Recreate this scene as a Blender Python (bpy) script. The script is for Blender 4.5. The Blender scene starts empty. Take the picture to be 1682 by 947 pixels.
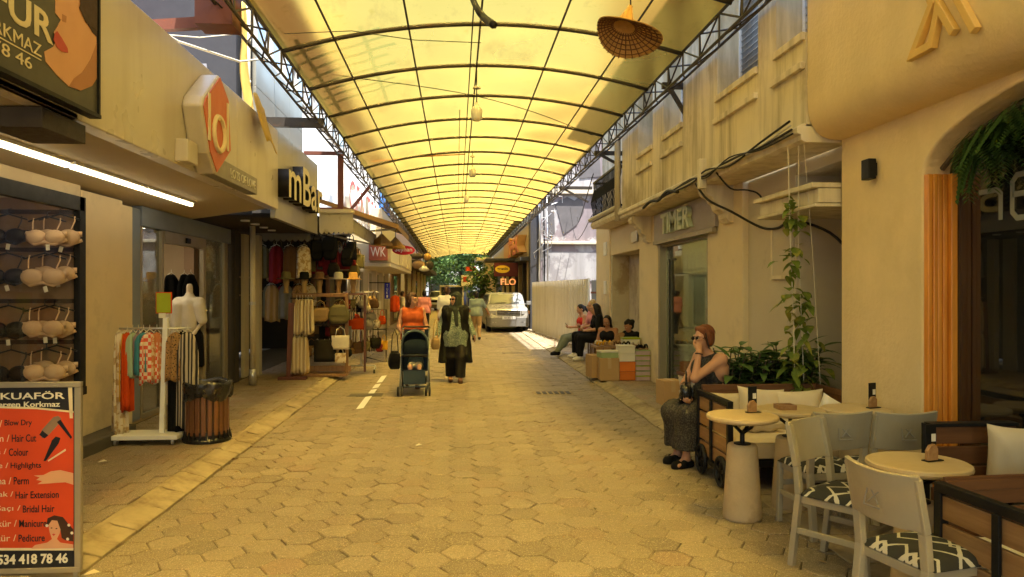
import bpy, bmesh, math, random
import numpy as np
from mathutils import Vector, Matrix, Euler
R = math.radians
rnd = random.Random(7)
S = bpy.context.scene
C = S.collection

# ------------------------------------------------------------------ camera, sky, sun, exposure
FOC = 1215.0; EYE = 1.65; YAW = R(4.28)
cam = bpy.data.cameras.new('camera')
cam.sensor_width = 36.0; cam.lens = 36.0 * FOC / 1682.0; cam.shift_y = 0.0012
cam.clip_start = 0.05; cam.clip_end = 3000
camo = bpy.data.objects.new('camera', cam); C.objects.link(camo)
camo.location = (0, 0, EYE); camo.rotation_euler = (R(90), 0, -YAW)
S.camera = camo
SUN = Vector((0.17, -0.30, 1.0)).normalized()
SEL = math.asin(SUN.z); SAZ = math.atan2(SUN.x, SUN.y)
w = bpy.data.worlds.new('World'); S.world = w; w.use_nodes = True
wt = w.node_tree
sky = wt.nodes.new('ShaderNodeTexSky'); sky.sky_type = 'NISHITA'; sky.sun_disc = False
sky.sun_elevation = SEL; sky.sun_rotation = SAZ; sky.air_density = 1.4; sky.dust_density = 2.2
bg = wt.nodes['Background']; bg.inputs[1].default_value = 0.15
wt.links.new(sky.outputs[0], bg.inputs[0])
sl = bpy.data.lights.new('sun', 'SUN'); sl.energy = 5.0; sl.angle = R(0.5); sl.color = (1.0, 0.955, 0.88)
so = bpy.data.objects.new('sun', sl); C.objects.link(so); so.rotation_euler = SUN.to_track_quat('Z', 'Y').to_euler()
S.view_settings.view_transform = 'Standard'; S.view_settings.look = 'None'
S.view_settings.gamma = 1.0; S.view_settings.use_curve_mapping = False
S.view_settings.exposure = 1.8
S.cycles.max_bounces = 10; S.cycles.diffuse_bounces = 5; S.cycles.glossy_bounces = 3
S.cycles.transmission_bounces = 6; S.cycles.transparent_max_bounces = 10
S.cycles.sample_clamp_indirect = 10.0; S.cycles.caustics_reflective = False; S.cycles.caustics_refractive = True

# a pixel of the photograph (1682 wide) taken to the known plane it lies in
sa, ca = math.sin(YAW), math.cos(YAW)
def G(px, py, z=0.0):
    d = FOC * (EYE - z) / (py - 475); l = (px - 841) / FOC * d
    return Vector((l * ca + d * sa, d * ca - l * sa, z))
def OX(px, py, X):
    t = (px - 841) / FOC; d = X / (t * ca + sa)
    return Vector((X, d * (ca - t * sa), EYE - (py - 475) * d / FOC))
def OY(px, py, Y):
    t = (px - 841) / FOC; d = Y / (ca - t * sa)
    return Vector((d * (t * ca + sa), Y, EYE - (py - 475) * d / FOC))

# ------------------------------------------------------------------ materials
MATS = {}
def nn(t, kind, **kw):
    n = t.nodes.new(kind)
    for k, v in kw.items():
        if k.startswith('i_'): n.inputs[int(k[2:])].default_value = v
        else: setattr(n, k, v)
    return n
def mathn(t, op, a, b=None, c=None):
    n = t.nodes.new('ShaderNodeMath'); n.operation = op
    for i, x in enumerate((a, b, c)):
        if x is None: continue
        if isinstance(x, (int, float)): n.inputs[i].default_value = x
        else: t.links.new(x, n.inputs[i])
    return n.outputs[0]
def mixc(t, fac, a, b, mode='MIX'):
    n = t.nodes.new('ShaderNodeMix'); n.data_type = 'RGBA'; n.blend_type = mode
    for idx, x in ((0, fac), (6, a), (7, b)):
        if isinstance(x, (int, float)): n.inputs[idx].default_value = x
        elif isinstance(x, (tuple, list)): n.inputs[idx].default_value = tuple(x)[:3] + (1,)
        else: t.links.new(x, n.inputs[idx])
    return n.outputs[2]
def ramp(t, src, a, b):
    n = t.nodes.new('ShaderNodeMapRange'); n.inputs[1].default_value = a; n.inputs[2].default_value = b
    t.links.new(src, n.inputs[0]); return n.outputs[0]
def noise(t, vec, scale, detail=4, rough=.55, stretch=None):
    if stretch:
        mp = t.nodes.new('ShaderNodeMapping'); mp.inputs[3].default_value = stretch
        t.links.new(vec, mp.inputs[0]); vec = mp.outputs[0]
    n = t.nodes.new('ShaderNodeTexNoise'); n.inputs['Scale'].default_value = scale
    n.inputs['Detail'].default_value = detail; n.inputs['Roughness'].default_value = rough
    t.links.new(vec, n.inputs['Vector']); return n.outputs[0]
def base(name):
    m = bpy.data.materials.new(name); m.use_nodes = True; t = m.node_tree
    p = t.nodes['Principled BSDF']
    co = t.nodes.new('ShaderNodeTexCoord').outputs['Object']
    MATS[name] = m
    return m, t, p, co
def mat(name, col, rough=.6, metal=0.0, var=.18, scale=5., bump=.15, bscale=55., spec=.24, col2=None, c2=(.5, .62),
        streak=None, sc=None, emit=None, sheen=0., trans=0., objvar=.12, stretch=None):
    """noise-varied principled: large blotches, fine grain, optional second colour patches and vertical streaks"""
    m, t, p, co = base(name)
    n1 = noise(t, co, scale, 5, .6, stretch)
    c = mixc(t, n1, tuple(x * (1 - var) for x in col), tuple(min(1, x * (1 + var)) for x in col))
    if col2:
        n2 = noise(t, co, scale * .6, 6, .65, stretch)
        c = mixc(t, ramp(t, n2, *c2), c, col2)
    if streak:
        n3 = noise(t, co, 1.0, 5, .6, (streak, streak, streak * .11))
        c = mixc(t, mathn(t, 'MULTIPLY', ramp(t, n3, .44, .78), .85), c, sc)
    if objvar:
        oi = t.nodes.new('ShaderNodeObjectInfo').outputs['Random']
        f = mathn(t, 'MULTIPLY_ADD', oi, objvar * 2, 1 - objvar)
        hv = t.nodes.new('ShaderNodeHueSaturation'); t.links.new(f, hv.inputs['Value']); t.links.new(c, hv.inputs['Color']); c = hv.outputs[0]
    t.links.new(c, p.inputs['Base Color'])
    p.inputs['Metallic'].default_value = metal; p.inputs['Specular IOR Level'].default_value = spec
    nr = noise(t, co, scale * 2.2, 3)
    t.links.new(mathn(t, 'MULTIPLY_ADD', nr, .3, rough - .15), p.inputs['Roughness'])
    if bump:
        nb = noise(t, co, bscale, 4, .6, stretch)
        b = t.nodes.new('ShaderNodeBump'); b.inputs['Strength'].default_value = bump; b.inputs['Distance'].default_value = .01
        t.links.new(nb, b.inputs['Height']); t.links.new(b.outputs[0], p.inputs['Normal'])
    if emit:
        p.inputs['Emission Color'].default_value = tuple(emit[:3]) + (1,); p.inputs['Emission Strength'].default_value = emit[3]
    if sheen: p.inputs['Sheen Weight'].default_value = sheen
    if trans:
        tr = t.nodes.new('ShaderNodeBsdfTranslucent'); t.links.new(c, tr.inputs[0])
        mx = t.nodes.new('ShaderNodeMixShader'); mx.inputs[0].default_value = trans
        t.links.new(p.outputs[0], mx.inputs[1]); t.links.new(tr.outputs[0], mx.inputs[2])
        t.links.new(mx.outputs[0], t.nodes['Material Output'].inputs[0])
    return m
def wood(name, col, dark, scale=4., axis='x', rough=.5):
    m, t, p, co = base(name)
    st = {'x': (.6, 9, 9), 'y': (9, .6, 9), 'z': (9, 9, .6)}[axis]
    n1 = noise(t, co, scale, 7, .65, st); n2 = noise(t, co, 1.3, 4)
    c = mixc(t, ramp(t, n1, .3, .7), col, dark); c = mixc(t, mathn(t, 'MULTIPLY', n2, .5), c, tuple(x * .55 for x in dark))
    oi = t.nodes.new('ShaderNodeObjectInfo').outputs['Random']
    hv = t.nodes.new('ShaderNodeHueSaturation'); t.links.new(mathn(t, 'MULTIPLY_ADD', oi, .3, .85), hv.inputs['Value']); t.links.new(c, hv.inputs['Color'])
    t.links.new(hv.outputs[0], p.inputs['Base Color']); p.inputs['Roughness'].default_value = rough
    b = t.nodes.new('ShaderNodeBump'); b.inputs['Strength'].default_value = .2; b.inputs['Distance'].default_value = .005
    t.links.new(n1, b.inputs['Height']); t.links.new(b.outputs[0], p.inputs['Normal'])
    return m
def glass(name, tint=(.75, .8, .78), refl=1.0, dirt=.06):
    m, t, p, co = base(name)
    t.nodes.remove(p)
    tr = nn(t, 'ShaderNodeBsdfTransparent'); tr.inputs[0].default_value = tint + (1,)
    gl = nn(t, 'ShaderNodeBsdfGlossy'); gl.inputs['Roughness'].default_value = .015
    fr = nn(t, 'ShaderNodeFresnel'); fr.inputs[0].default_value = 1.55
    n = noise(t, co, 3.0, 5)
    df = nn(t, 'ShaderNodeBsdfDiffuse'); df.inputs[0].default_value = (.5, .5, .47, 1)
    mx = nn(t, 'ShaderNodeMixShader'); t.links.new(mathn(t, 'MULTIPLY', fr.outputs[0], refl), mx.inputs[0])
    t.links.new(tr.outputs[0], mx.inputs[1]); t.links.new(gl.outputs[0], mx.inputs[2])
    m2 = nn(t, 'ShaderNodeMixShader'); t.links.new(mathn(t, 'MULTIPLY', n, dirt), m2.inputs[0])
    t.links.new(mx.outputs[0], m2.inputs[1]); t.links.new(df.outputs[0], m2.inputs[2])
    t.links.new(m2.outputs[0], t.nodes['Material Output'].inputs[0])
    return m
def emat(name, col, st):
    m, t, p, co = base(name)
    p.inputs['Base Color'].default_value = (.8, .8, .8, 1)
    p.inputs['Emission Color'].default_value = col + (1,); p.inputs['Emission Strength'].default_value = st
    return m

# ------------------------------------------------------------------ mesh helper
class MB:
    def __init__(s): s.v = []; s.f = []; s.m = []
    def add(s, vs, fs, m=0):
        o = len(s.v); s.v += [tuple(x) for x in vs]
        s.f += [tuple(i + o for i in f) for f in fs]; s.m += [m] * len(fs); return s
    def box(s, x0, x1, y0, y1, z0, z1, m=0):
        return s.obox(((x0 + x1) / 2, (y0 + y1) / 2, (z0 + z1) / 2), (abs(x1 - x0), abs(y1 - y0), abs(z1 - z0)), None, m)
    def obox(s, c, d, rot=None, m=0):
        c = Vector(c); vs = []
        for k in (-1, 1):
            for j in (-1, 1):
                for i in (-1, 1):
                    p = Vector((i * d[0] / 2, j * d[1] / 2, k * d[2] / 2))
                    if rot is not None: p = rot @ p
                    vs.append(c + p)
        return s.add(vs, [(0, 2, 3, 1), (4, 5, 7, 6), (0, 1, 5, 4), (2, 6, 7, 3), (0, 4, 6, 2), (1, 3, 7, 5)], m)
    def bar(s, p, q, w, h, m=0, up=(0, 0, 1)):
        p = Vector(p); q = Vector(q); d = q - p; L = d.length
        if L < 1e-6: return s
        z = d / L; u = Vector(up)
        if abs(z.dot(u)) > .98: u = Vector((0, 1, 0))
        x = u.cross(z).normalized(); y = z.cross(x)
        return s.obox((p + q) / 2, (w, h, L), Matrix((x, y, z)).transposed(), m)
    def tube(s, pts, r, n=8, m=0, cap=True, closed=False):
        pts = [Vector(p) for p in pts]; N = len(pts)
        rs = r if isinstance(r, (list, tuple)) else [r] * N
        vs = []; prev = None
        for i, p in enumerate(pts):
            a = pts[i - 1] if (i > 0 or closed) else p; b = pts[(i + 1) % N] if (i < N - 1 or closed) else p
            t = (b - a)
            t = t.normalized() if t.length > 1e-9 else Vector((0, 0, 1))
            if prev is None:
                u = Vector((0, 0, 1)) if abs(t.z) < .9 else Vector((1, 0, 0))
                x = u.cross(t).normalized()
            else:
                x = (prev - t * prev.dot(t)); x = x.normalized() if x.length > 1e-6 else prev
            prev = x; y = t.cross(x)
            for k in range(n):
                an = 2 * math.pi * k / n
                vs.append(p + (x * math.cos(an) + y * math.sin(an)) * rs[i])
        fs = []
        for i in range(N if closed else N - 1):
            j = (i + 1) % N
            for k in range(n):
                fs.append((i * n + k, i * n + (k + 1) % n, j * n + (k + 1) % n, j * n + k))
        if cap and not closed: fs += [tuple(range(n))[::-1], tuple((N - 1) * n + k for k in range(n))]
        return s.add(vs, fs, m)
    def lathe(s, prof, c=(0, 0, 0), n=24, m=0, cap=True):
        vs = []; c = Vector(c)
        for r, z in prof:
            for k in range(n):
                a = 2 * math.pi * k / n
                vs.append(c + Vector((r * math.cos(a), r * math.sin(a), z)))
        fs = []
        for i in range(len(prof) - 1):
            for k in range(n):
                fs.append((i * n + k, i * n + (k + 1) % n, (i + 1) * n + (k + 1) % n, (i + 1) * n + k))
        if cap: fs += [tuple(range(n))[::-1], tuple((len(prof) - 1) * n + k for k in range(n))]
        return s.add(vs, fs, m)
    def prism(s, poly, fr, d0, d1, m=0, ms=None):
        """polygon (u,v) in frame fr=(origin,U,V,Nrm) extruded from d0 to d1 along Nrm"""
        o, U, V, N = [Vector(x) for x in fr]; n = len(poly)
        ar = sum(poly[i][0] * poly[(i + 1) % n][1] - poly[(i + 1) % n][0] * poly[i][1] for i in range(n))
        if ar < 0: poly = poly[::-1]
        vs = [o + U * u + V * v + N * d0 for u, v in poly] + [o + U * u + V * v + N * d1 for u, v in poly]
        s.add(vs, [tuple(range(n))[::-1], tuple(range(n, 2 * n))], m)
        k = len(s.v) - 2 * n
        for i in range(n):
            j = (i + 1) % n
            s.f.append((k + i, k + j, k + n + j, k + n + i)); s.m.append(m if ms is None else ms)
        return s
    def grid(s, fn, nu, nv, m=0):
        vs = [fn(i / nu, j / nv) for j in range(nv + 1) for i in range(nu + 1)]
        fs = [(j * (nu + 1) + i, j * (nu + 1) + i + 1, (j + 1) * (nu + 1) + i + 1, (j + 1) * (nu + 1) + i) for j in range(nv) for i in range(nu)]
        return s.add(vs, fs, m)
    def ell(s, c, r, n=12, m=0, rot=None):
        c = Vector(c); vs = []; k = n // 2
        for j in range(1, k):
            th = math.pi * j / k
            for i in range(n):
                a = 2 * math.pi * i / n
                p = Vector((r[0] * math.sin(th) * math.cos(a), r[1] * math.sin(th) * math.sin(a), r[2] * math.cos(th)))
                vs.append(c + (rot @ p if rot is not None else p))
        top = Vector((0, 0, r[2])); bot = Vector((0, 0, -r[2]))
        vs += [c + (rot @ top if rot is not None else top), c + (rot @ bot if rot is not None else bot)]
        fs = []
        for j in range(k - 2):
            for i in range(n):
                fs.append((j * n + i, (j + 1) * n + i, (j + 1) * n + (i + 1) % n, j * n + (i + 1) % n))
        T = (k - 1) * n
        for i in range(n):
            fs.append((T, i, (i + 1) % n)); fs.append((T + 1, (k - 2) * n + (i + 1) % n, (k - 2) * n + i))
        return s.add(vs, fs, m)
    def build(s, name, mats, parent=None, local=False, smooth=False, bevel=0, solid=0, sub=0, seg=2):
        me = bpy.data.meshes.new(name); me.from_pydata(s.v, [], s.f)
        return link(me, name, mats, parent, local, smooth, bevel, solid, sub, seg, s.m)
def link(me, name, mats, parent=None, local=False, smooth=False, bevel=0, solid=0, sub=0, seg=2, mi=None):
    if not isinstance(mats, (list, tuple)): mats = [mats]
    for x in mats: me.materials.append(MATS[x] if isinstance(x, str) else x)
    if mi is not None: me.polygons.foreach_set('material_index', mi)
    if smooth: me.polygons.foreach_set('use_smooth', [True] * len(me.polygons))
    me.update()
    o = bpy.data.objects.new(name, me); C.objects.link(o)
    if parent is not None:
        o.parent = parent
        if not local: o.matrix_parent_inverse = wmat(parent).inverted()
    if sub:
        md = o.modifiers.new('s', 'SUBSURF'); md.levels = sub; md.render_levels = sub
    if solid:
        md = o.modifiers.new('t', 'SOLIDIFY'); md.thickness = solid; md.offset = 0
    if bevel:
        md = o.modifiers.new('b', 'BEVEL'); md.width = bevel; md.segments = seg; md.limit_method = 'ANGLE'; md.angle_limit = R(40)
    return o
def wmat(o):
    m = Matrix.Translation(o.location) @ o.rotation_euler.to_matrix().to_4x4()
    if o.parent is not None: m = wmat(o.parent) @ o.matrix_parent_inverse @ m
    return m
def tag(o, label=None, cat=None, group=None, kind=None):
    if label: o['label'] = label
    if cat: o['category'] = cat
    if group: o['group'] = group
    if kind: o['kind'] = kind
    return o
def thing(name, label, cat, loc=(0, 0, 0), rz=0., group=None):
    o = bpy.data.objects.new(name, None); C.objects.link(o); o.location = loc; o.rotation_euler = (0, 0, rz)
    o.empty_display_size = .1
    return tag(o, label, cat, group)
def dup(root, loc, rz=0., label=None, group=None):
    def cp(o, par):
        c = o.copy(); C.objects.link(c)
        if par is not None: c.parent = par
        for ch in o.children: cp(ch, c)
        return c
    r = cp(root, None); r.location = loc; r.rotation_euler = (0, 0, rz)
    if label: r['label'] = label
    if group: r['group'] = group
    return r
def rebase(o, p):
    """move the origin of a one-mesh thing to its base"""
    p = Vector(p); o.data.transform(Matrix.Translation(-p)); o.location = p; return o
def parts(name, boxes, m, parent, bevel=0):
    for b in boxes: MB().box(*b).build(name, m, parent, bevel=bevel)
FX = lambda X, Y, Z: ((X, Y, Z), (0, 1, 0), (0, 0, 1), (1, 0, 0))       # faces the street from the left
FXR = lambda X, Y, Z: ((X, Y, Z), (0, -1, 0), (0, 0, 1), (-1, 0, 0))    # faces the street from the right
FY = lambda X, Y, Z: ((X, Y, Z), (1, 0, 0), (0, 0, 1), (0, -1, 0))      # faces down the street to the south
def text(name, s, fr, fit, m, parent=None, depth=.004, sides=None, bold=0., align='L', local=False):
    cu = bpy.data.curves.new('t', 'FONT'); cu.body = s; cu.extrude = .5; cu.offset = bold; cu.resolution_u = 3
    o = bpy.data.objects.new('t', cu); C.objects.link(o)
    dg = bpy.context.evaluated_depsgraph_get()
    me = bpy.data.meshes.new_from_object(o.evaluated_get(dg)); bpy.data.objects.remove(o); bpy.data.curves.remove(cu)
    n = len(me.vertices); co = np.empty(n * 3); me.vertices.foreach_get('co', co); co = co.reshape(-1, 3)
    lo, hi = co.min(0), co.max(0)
    u = (co[:, 0] - lo[0]) / max(1e-6, hi[0] - lo[0]); v = (co[:, 1] - lo[1]) / max(1e-6, hi[1] - lo[1]); d = co[:, 2] + .5
    W = fit[0] if fit[0] else (hi[0] - lo[0]) * fit[1] / (hi[1] - lo[1])
    O, U, V, N = [np.array(x, float) for x in fr]
    if align == 'C': O = O - U * W / 2
    P = O + np.outer(u * W, U) + np.outer(v * fit[1], V) + np.outer(d * depth, N)
    me.vertices.foreach_set('co', P.ravel()); me.materials.clear(); me.update()
    mats = [m] if sides is None else [m, sides]; mi = None
    if sides is not None:
        Nv = Vector(N); mi = [0 if abs(p.normal.dot(Nv)) > .8 else 1 for p in me.polygons]
    return link(me, name, mats, parent, local, mi=mi)

# ------------------------------------------------------------------ smooth bodies: distance fields turned into one skin
def cap(a, b, ra, rb=None, k=.02): return ('c', np.array(a, float), np.array(b, float), ra, ra if rb is None else rb, k)
def eli(c, r, rot=None, k=.02, sub=False): return ('e', np.array(c, float), np.array(r, float), np.eye(3) if rot is None else np.array(rot, float), sub, k)
def sdf(prims, h, cuts=()):
    lo = np.array([1e9] * 3); hi = -lo
    for p in prims:
        if p[0] == 'c': q = [np.minimum(p[1], p[2]) - max(p[3], p[4]), np.maximum(p[1], p[2]) + max(p[3], p[4])]
        else: q = [p[1] - p[2].max(), p[1] + p[2].max()]
        lo = np.minimum(lo, q[0]); hi = np.maximum(hi, q[1])
    lo -= 3 * h; hi += 3 * h
    n = np.ceil((hi - lo) / h).astype(int) + 1
    ax = [lo[i] + h * np.arange(n[i]) for i in range(3)]
    D = np.full(n, 1.0, np.float32)
    for p in prims:
        k = p[5]; mg = k + 3 * h
        if p[0] == 'c': a = np.minimum(p[1], p[2]) - max(p[3], p[4]) - mg; b = np.maximum(p[1], p[2]) + max(p[3], p[4]) + mg
        else: a = p[1] - p[2].max() - mg; b = p[1] + p[2].max() + mg
        i0 = np.clip(np.floor((a - lo) / h).astype(int), 0, n - 1); i1 = np.clip(np.ceil((b - lo) / h).astype(int) + 1, 1, n)
        sl_ = tuple(slice(i0[i], i1[i]) for i in range(3))
        X, Y, Z = np.meshgrid(*[ax[i][i0[i]:i1[i]] for i in range(3)], indexing='ij')
        P = np.stack([X, Y, Z], -1)
        if p[0] == 'c':
            d = p[2] - p[1]; L = max(1e-9, d @ d); t = np.clip(((P - p[1]) @ d) / L, 0, 1)
            v = np.linalg.norm(P - p[1] - t[..., None] * d, axis=-1) - (p[3] + (p[4] - p[3]) * t); sub = False
        else:
            q = (P - p[1]) @ p[3]; k0 = np.linalg.norm(q / p[2], axis=-1); k1 = np.linalg.norm(q / p[2] ** 2, axis=-1) + 1e-9
            v = k0 * (k0 - 1) / k1; sub = p[4]
        E = D[sl_]
        if sub:
            hh = np.clip(.5 - .5 * (E + v) / k, 0, 1); D[sl_] = E * (1 - hh) - v * hh + k * hh * (1 - hh)
        else:
            hh = np.clip(.5 + .5 * (v - E) / k, 0, 1); D[sl_] = v * (1 - hh) + E * hh - k * hh * (1 - hh)
    for pt, nr in cuts:
        nr = np.array(nr, float); nr /= np.linalg.norm(nr); pt = np.array(pt, float)
        v = (ax[0][:, None, None] - pt[0]) * nr[0] + (ax[1][None, :, None] - pt[1]) * nr[1] + (ax[2][None, None, :] - pt[2]) * nr[2]
        D = np.maximum(D, v)
    s = D < 0
    s[0] = s[-1] = False; s[:, 0] = s[:, -1] = False; s[:, :, 0] = s[:, :, -1] = False
    D = np.where(s, np.minimum(D, -1e-6), np.maximum(D, 1e-6))
    cs = lambda A, i, j, k: A[i:A.shape[0] - 1 + i, j:A.shape[1] - 1 + j, k:A.shape[2] - 1 + k]
    cor = [(i, j, k) for i in (0, 1) for j in (0, 1) for k in (0, 1)]
    cnt = sum(cs(s, *c).astype(np.int8) for c in cor); mask = (cnt > 0) & (cnt < 8)
    I = np.argwhere(mask); idx = -np.ones(mask.shape, int); idx[mask] = np.arange(len(I))
    acc = np.zeros((len(I), 3)); num = np.zeros(len(I))
    for c0 in cor:
        for a_ in range(3):
            if c0[a_]: continue
            c1 = list(c0); c1[a_] = 1
            d0 = D[tuple((I + np.array(c0)).T)]; d1 = D[tuple((I + np.array(c1)).T)]
            x = (d0 < 0) != (d1 < 0); t = np.where(x, d0 / np.where(x, d0 - d1, 1), 0)
            p = np.array(c0, float)[None].repeat(len(I), 0); p[:, a_] += t
            acc[x] += p[x]; num[x] += 1
    V = lo + h * (I + acc / num[:, None])
    F = []
    for a_ in range(3):
        b_, c_ = (a_ + 1) % 3, (a_ + 2) % 3
        s0 = [slice(None)] * 3; s1 = [slice(None)] * 3; s0[a_] = slice(0, -1); s1[a_] = slice(1, None)
        A = s[tuple(s0)]; B = s[tuple(s1)]
        for inv, ch in ((False, A & ~B), (True, ~A & B)):
            E = np.argwhere(ch); E = E[(E[:, b_] > 0) & (E[:, c_] > 0)]
            if not len(E): continue
            q = []
            for db, dc in ((-1, -1), (0, -1), (0, 0), (-1, 0)):
                e = E.copy(); e[:, b_] += db; e[:, c_] += dc; q.append(idx[tuple(e.T)])
            q = np.stack(q, 1); F.append(q[:, ::-1] if inv else q)
    F = np.concatenate(F)
    return V, F
def skin(name, prims, h, m, parent=None, cuts=(), local=False):
    V, F = sdf(prims, h, cuts)
    me = bpy.data.meshes.new(name); me.from_pydata(V.tolist(), [], F.tolist())
    return link(me, name, m, parent, local, smooth=True)
# ------------------------------------------------------------------ palette
mat('plaster_cafe', (.80, .63, .35), .85, var=.13, scale=2.6, bump=.7, bscale=26, col2=(.70, .54, .28), c2=(.52, .8), streak=2.2, sc=(.73, .57, .31), objvar=0)
mat('plaster_old', (.70, .60, .40), .8, var=.18, scale=1.3, bump=.35, bscale=22, col2=(.40, .31, .17), c2=(.52, .68), streak=5.5, sc=(.22, .16, .08), objvar=0)
mat('plaster_pier', (.68, .57, .38), .8, var=.1, scale=1.8, bump=.2, bscale=30, col2=(.47, .39, .27), c2=(.55, .75), objvar=0)
mat('plaster_grey', (.55, .48, .36), .85, var=.12, scale=1.5, bump=.3, bscale=22, col2=(.36, .30, .22), c2=(.58, .7), objvar=0)
mat('trim_cream', (.68, .60, .43), .6, var=.1, scale=2.5, bump=.15, streak=7., sc=(.36, .29, .18), objvar=.03)
mat('cladding_cream', (.55, .49, .365), .32, var=.05, scale=.8, bump=.02, bscale=6, streak=6., sc=(.46, .39, .27), spec=.5, objvar=0)
mat('cladding_silver', (.42, .40, .33), .34, metal=.55, var=.06, scale=.7, bump=.03, bscale=3, objvar=.03)
mat('soffit', (.44, .38, .27), .8, var=.08, bump=.08, objvar=0)
mat('dark_panel', (.045, .045, .05), .5, var=.2, bump=.02, objvar=0)
mat('white_wall', (.80, .79, .77), .8, var=.1, scale=1.2, bump=.25, bscale=14, col2=(.50, .48, .46), c2=(.52, .6), objvar=0)
mat('lilac_wall', (.25, .205, .21), .8, var=.2, scale=1.1, bump=.4, bscale=9, col2=(.40, .38, .375), c2=(.50, .53), streak=2.5, sc=(.14, .125, .12), objvar=0)
mat('white_paint', (.74, .73, .69), .5, var=.06, bump=.04, objvar=.03)
mat('steel_dark', (.055, .045, .035), .5, metal=.3, var=.25, scale=9, bump=.1, col2=(.12, .06, .03), c2=(.6, .75), objvar=.05)
mat('steel_rust', (.15, .05, .03), .6, var=.2, bump=.1, objvar=.05)
mat('black_metal', (.009, .009, .009), .5, var=.2, bump=.06, objvar=.05)
mat('alu', (.50, .50, .50), .35, metal=.8, var=.06, bump=.02)
mat('frame_blue', (.20, .235, .29), .45, var=.06, scale=2, bump=.02, objvar=0)
mat('frame_bronze', (.30, .26, .19), .4, metal=.3, var=.08, bump=.02, objvar=0)
mat('interior_brown', (.27, .17, .095), .7, var=.15, bump=.05, objvar=0)
mat('interior_tan', (.40, .30, .18), .8, var=.08, bump=.03, objvar=0)
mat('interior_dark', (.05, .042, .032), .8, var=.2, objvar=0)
mat('shelf_dark', (.05, .03, .02), .6, var=.2)
mat('step_stone', (.10, .09, .075), .7, var=.25, scale=4, bump=.2, objvar=0)
mat('kerb_stone', (.34, .275, .165), .85, var=.3, scale=5.5, bump=.8, bscale=26, col2=(.20, .15, .085), c2=(.46, .66), objvar=0)
mat('joint_dirt', (.11, .088, .055), .95, var=.35, scale=8, bump=.5, bscale=60, objvar=0)
mat('asphalt', (.22, .20, .17), .9, var=.2, scale=2, bump=.3, objvar=0)
mat('hoarding', (.60, .55, .44), .5, var=.05, scale=1.4, bump=.04, streak=6., sc=(.45, .39, .28), objvar=0)
mat('hoarding_grey', (.22, .22, .22), .55, var=.1, objvar=0)
mat('bark', (.10, .075, .05), .9, var=.3, bump=.6, bscale=25)
mat('leaf_tree', (.055, .11, .028), .55, var=.45, scale=1.1, bump=0, trans=.35, objvar=.2)
mat('leaf_tree_light', (.10, .165, .04), .55, var=.4, scale=1.1, bump=0, trans=.35, objvar=.2)
mat('leaf_plant', (.10, .175, .045), .38, var=.35, scale=7, bump=.05, trans=.25)
mat('leaf_vine', (.16, .22, .04), .42, var=.4, scale=9, bump=.03, trans=.35, col2=(.34, .32, .06), c2=(.5, .6))
mat('leaf_fern', (.075, .15, .035), .5, var=.35, scale=9, bump=.05, trans=.25)
mat('cable_black', (.02, .018, .015), .6, var=.2, bump=0)
mat('cable_white', (.60, .55, .42), .6, var=.1, bump=0)
mat('pvc_pipe', (.50, .44, .32), .5, var=.1, bump=.05)
mat('orange_wood_base', (.5, .2, .04), .4, var=.15)
wood('orange_wood', (.85, .36, .05), (.60, .21, .025), 3., 'z', .35)
wood('slat_wood', (.46, .27, .115), (.25, .125, .045), 3., 'y', .45)
wood('slat_wood_x', (.20, .085, .03), (.10, .04, .014), 3., 'x', .42)
wood('rack_wood', (.36, .20, .075), (.18, .085, .03), 3., 'z', .5)
wood('rack_wood_dark', (.17, .05, .022), (.08, .022, .01), 3., 'z', .45)
wood('bin_wood', (.22, .095, .035), (.11, .04, .016), 4., 'z', .5)
glass('glass', (.80, .83, .78), .7); glass('glass_clear', (.97, .97, .95), .05, .005)
emat('shop_light', (1., .86, .6), 14.); emat('soft_light', (1., .82, .52), 4.); glass('glass_dark', (.42, .46, .36), 1.5, .05); glass('glass_blue', (.25, .35, .5), 3., .05)
glass('glass_green', (.84, .90, .76), .8, .06)
emat('strip_light', (1., .83, .52), 2.2)
emat('bulb_white', (1., .9, .7), 0.25)
# canopy sheeting
m, t, p, co = base('canopy_sheet'); t.nodes.remove(p)
n1 = noise(t, co, .35, 5, .6); n2 = noise(t, co, 6, 4)
c = mixc(t, n1, (.86, .605, .12), (.91, .66, .15)); c = mixc(t, ramp(t, n2, .62, .8), c, (.74, .51, .08))
sxy = t.nodes.new('ShaderNodeSeparateXYZ'); t.links.new(co, sxy.inputs[0])
bay = mathn(t, 'MULTIPLY_ADD', sxy.outputs[1], .625, -5.469)
wn = t.nodes.new('ShaderNodeTexWhiteNoise'); wn.noise_dimensions = '1D'; t.links.new(mathn(t, 'FLOOR', bay), wn.inputs['W'])
c = mixc(t, mathn(t, 'MULTIPLY', wn.outputs[0], .35), c, (.76, .54, .115))
lap = mathn(t, 'LESS_THAN', mathn(t, 'ABSOLUTE', mathn(t, 'SUBTRACT', mathn(t, 'FRACT', bay), .06)), .035)
c = mixc(t, mathn(t, 'MULTIPLY', lap, .45), c, (.64, .43, .09))
n5 = noise(t, co, 2.2, 6, .7, (1, .35, 1)); c = mixc(t, mathn(t, 'MULTIPLY', ramp(t, n5, .56, .74), .5), c, (.55, .33, .08))
n6 = noise(t, co, 26, 2); c = mixc(t, ramp(t, n6, .76, .80), c, (.30, .17, .05))
ct = mixc(t, 1., c, (.66, .45, .62), 'MULTIPLY')
tr = nn(t, 'ShaderNodeBsdfTranslucent'); t.links.new(ct, tr.inputs[0])
df = nn(t, 'ShaderNodeBsdfDiffuse'); t.links.new(c, df.inputs[0])
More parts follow.
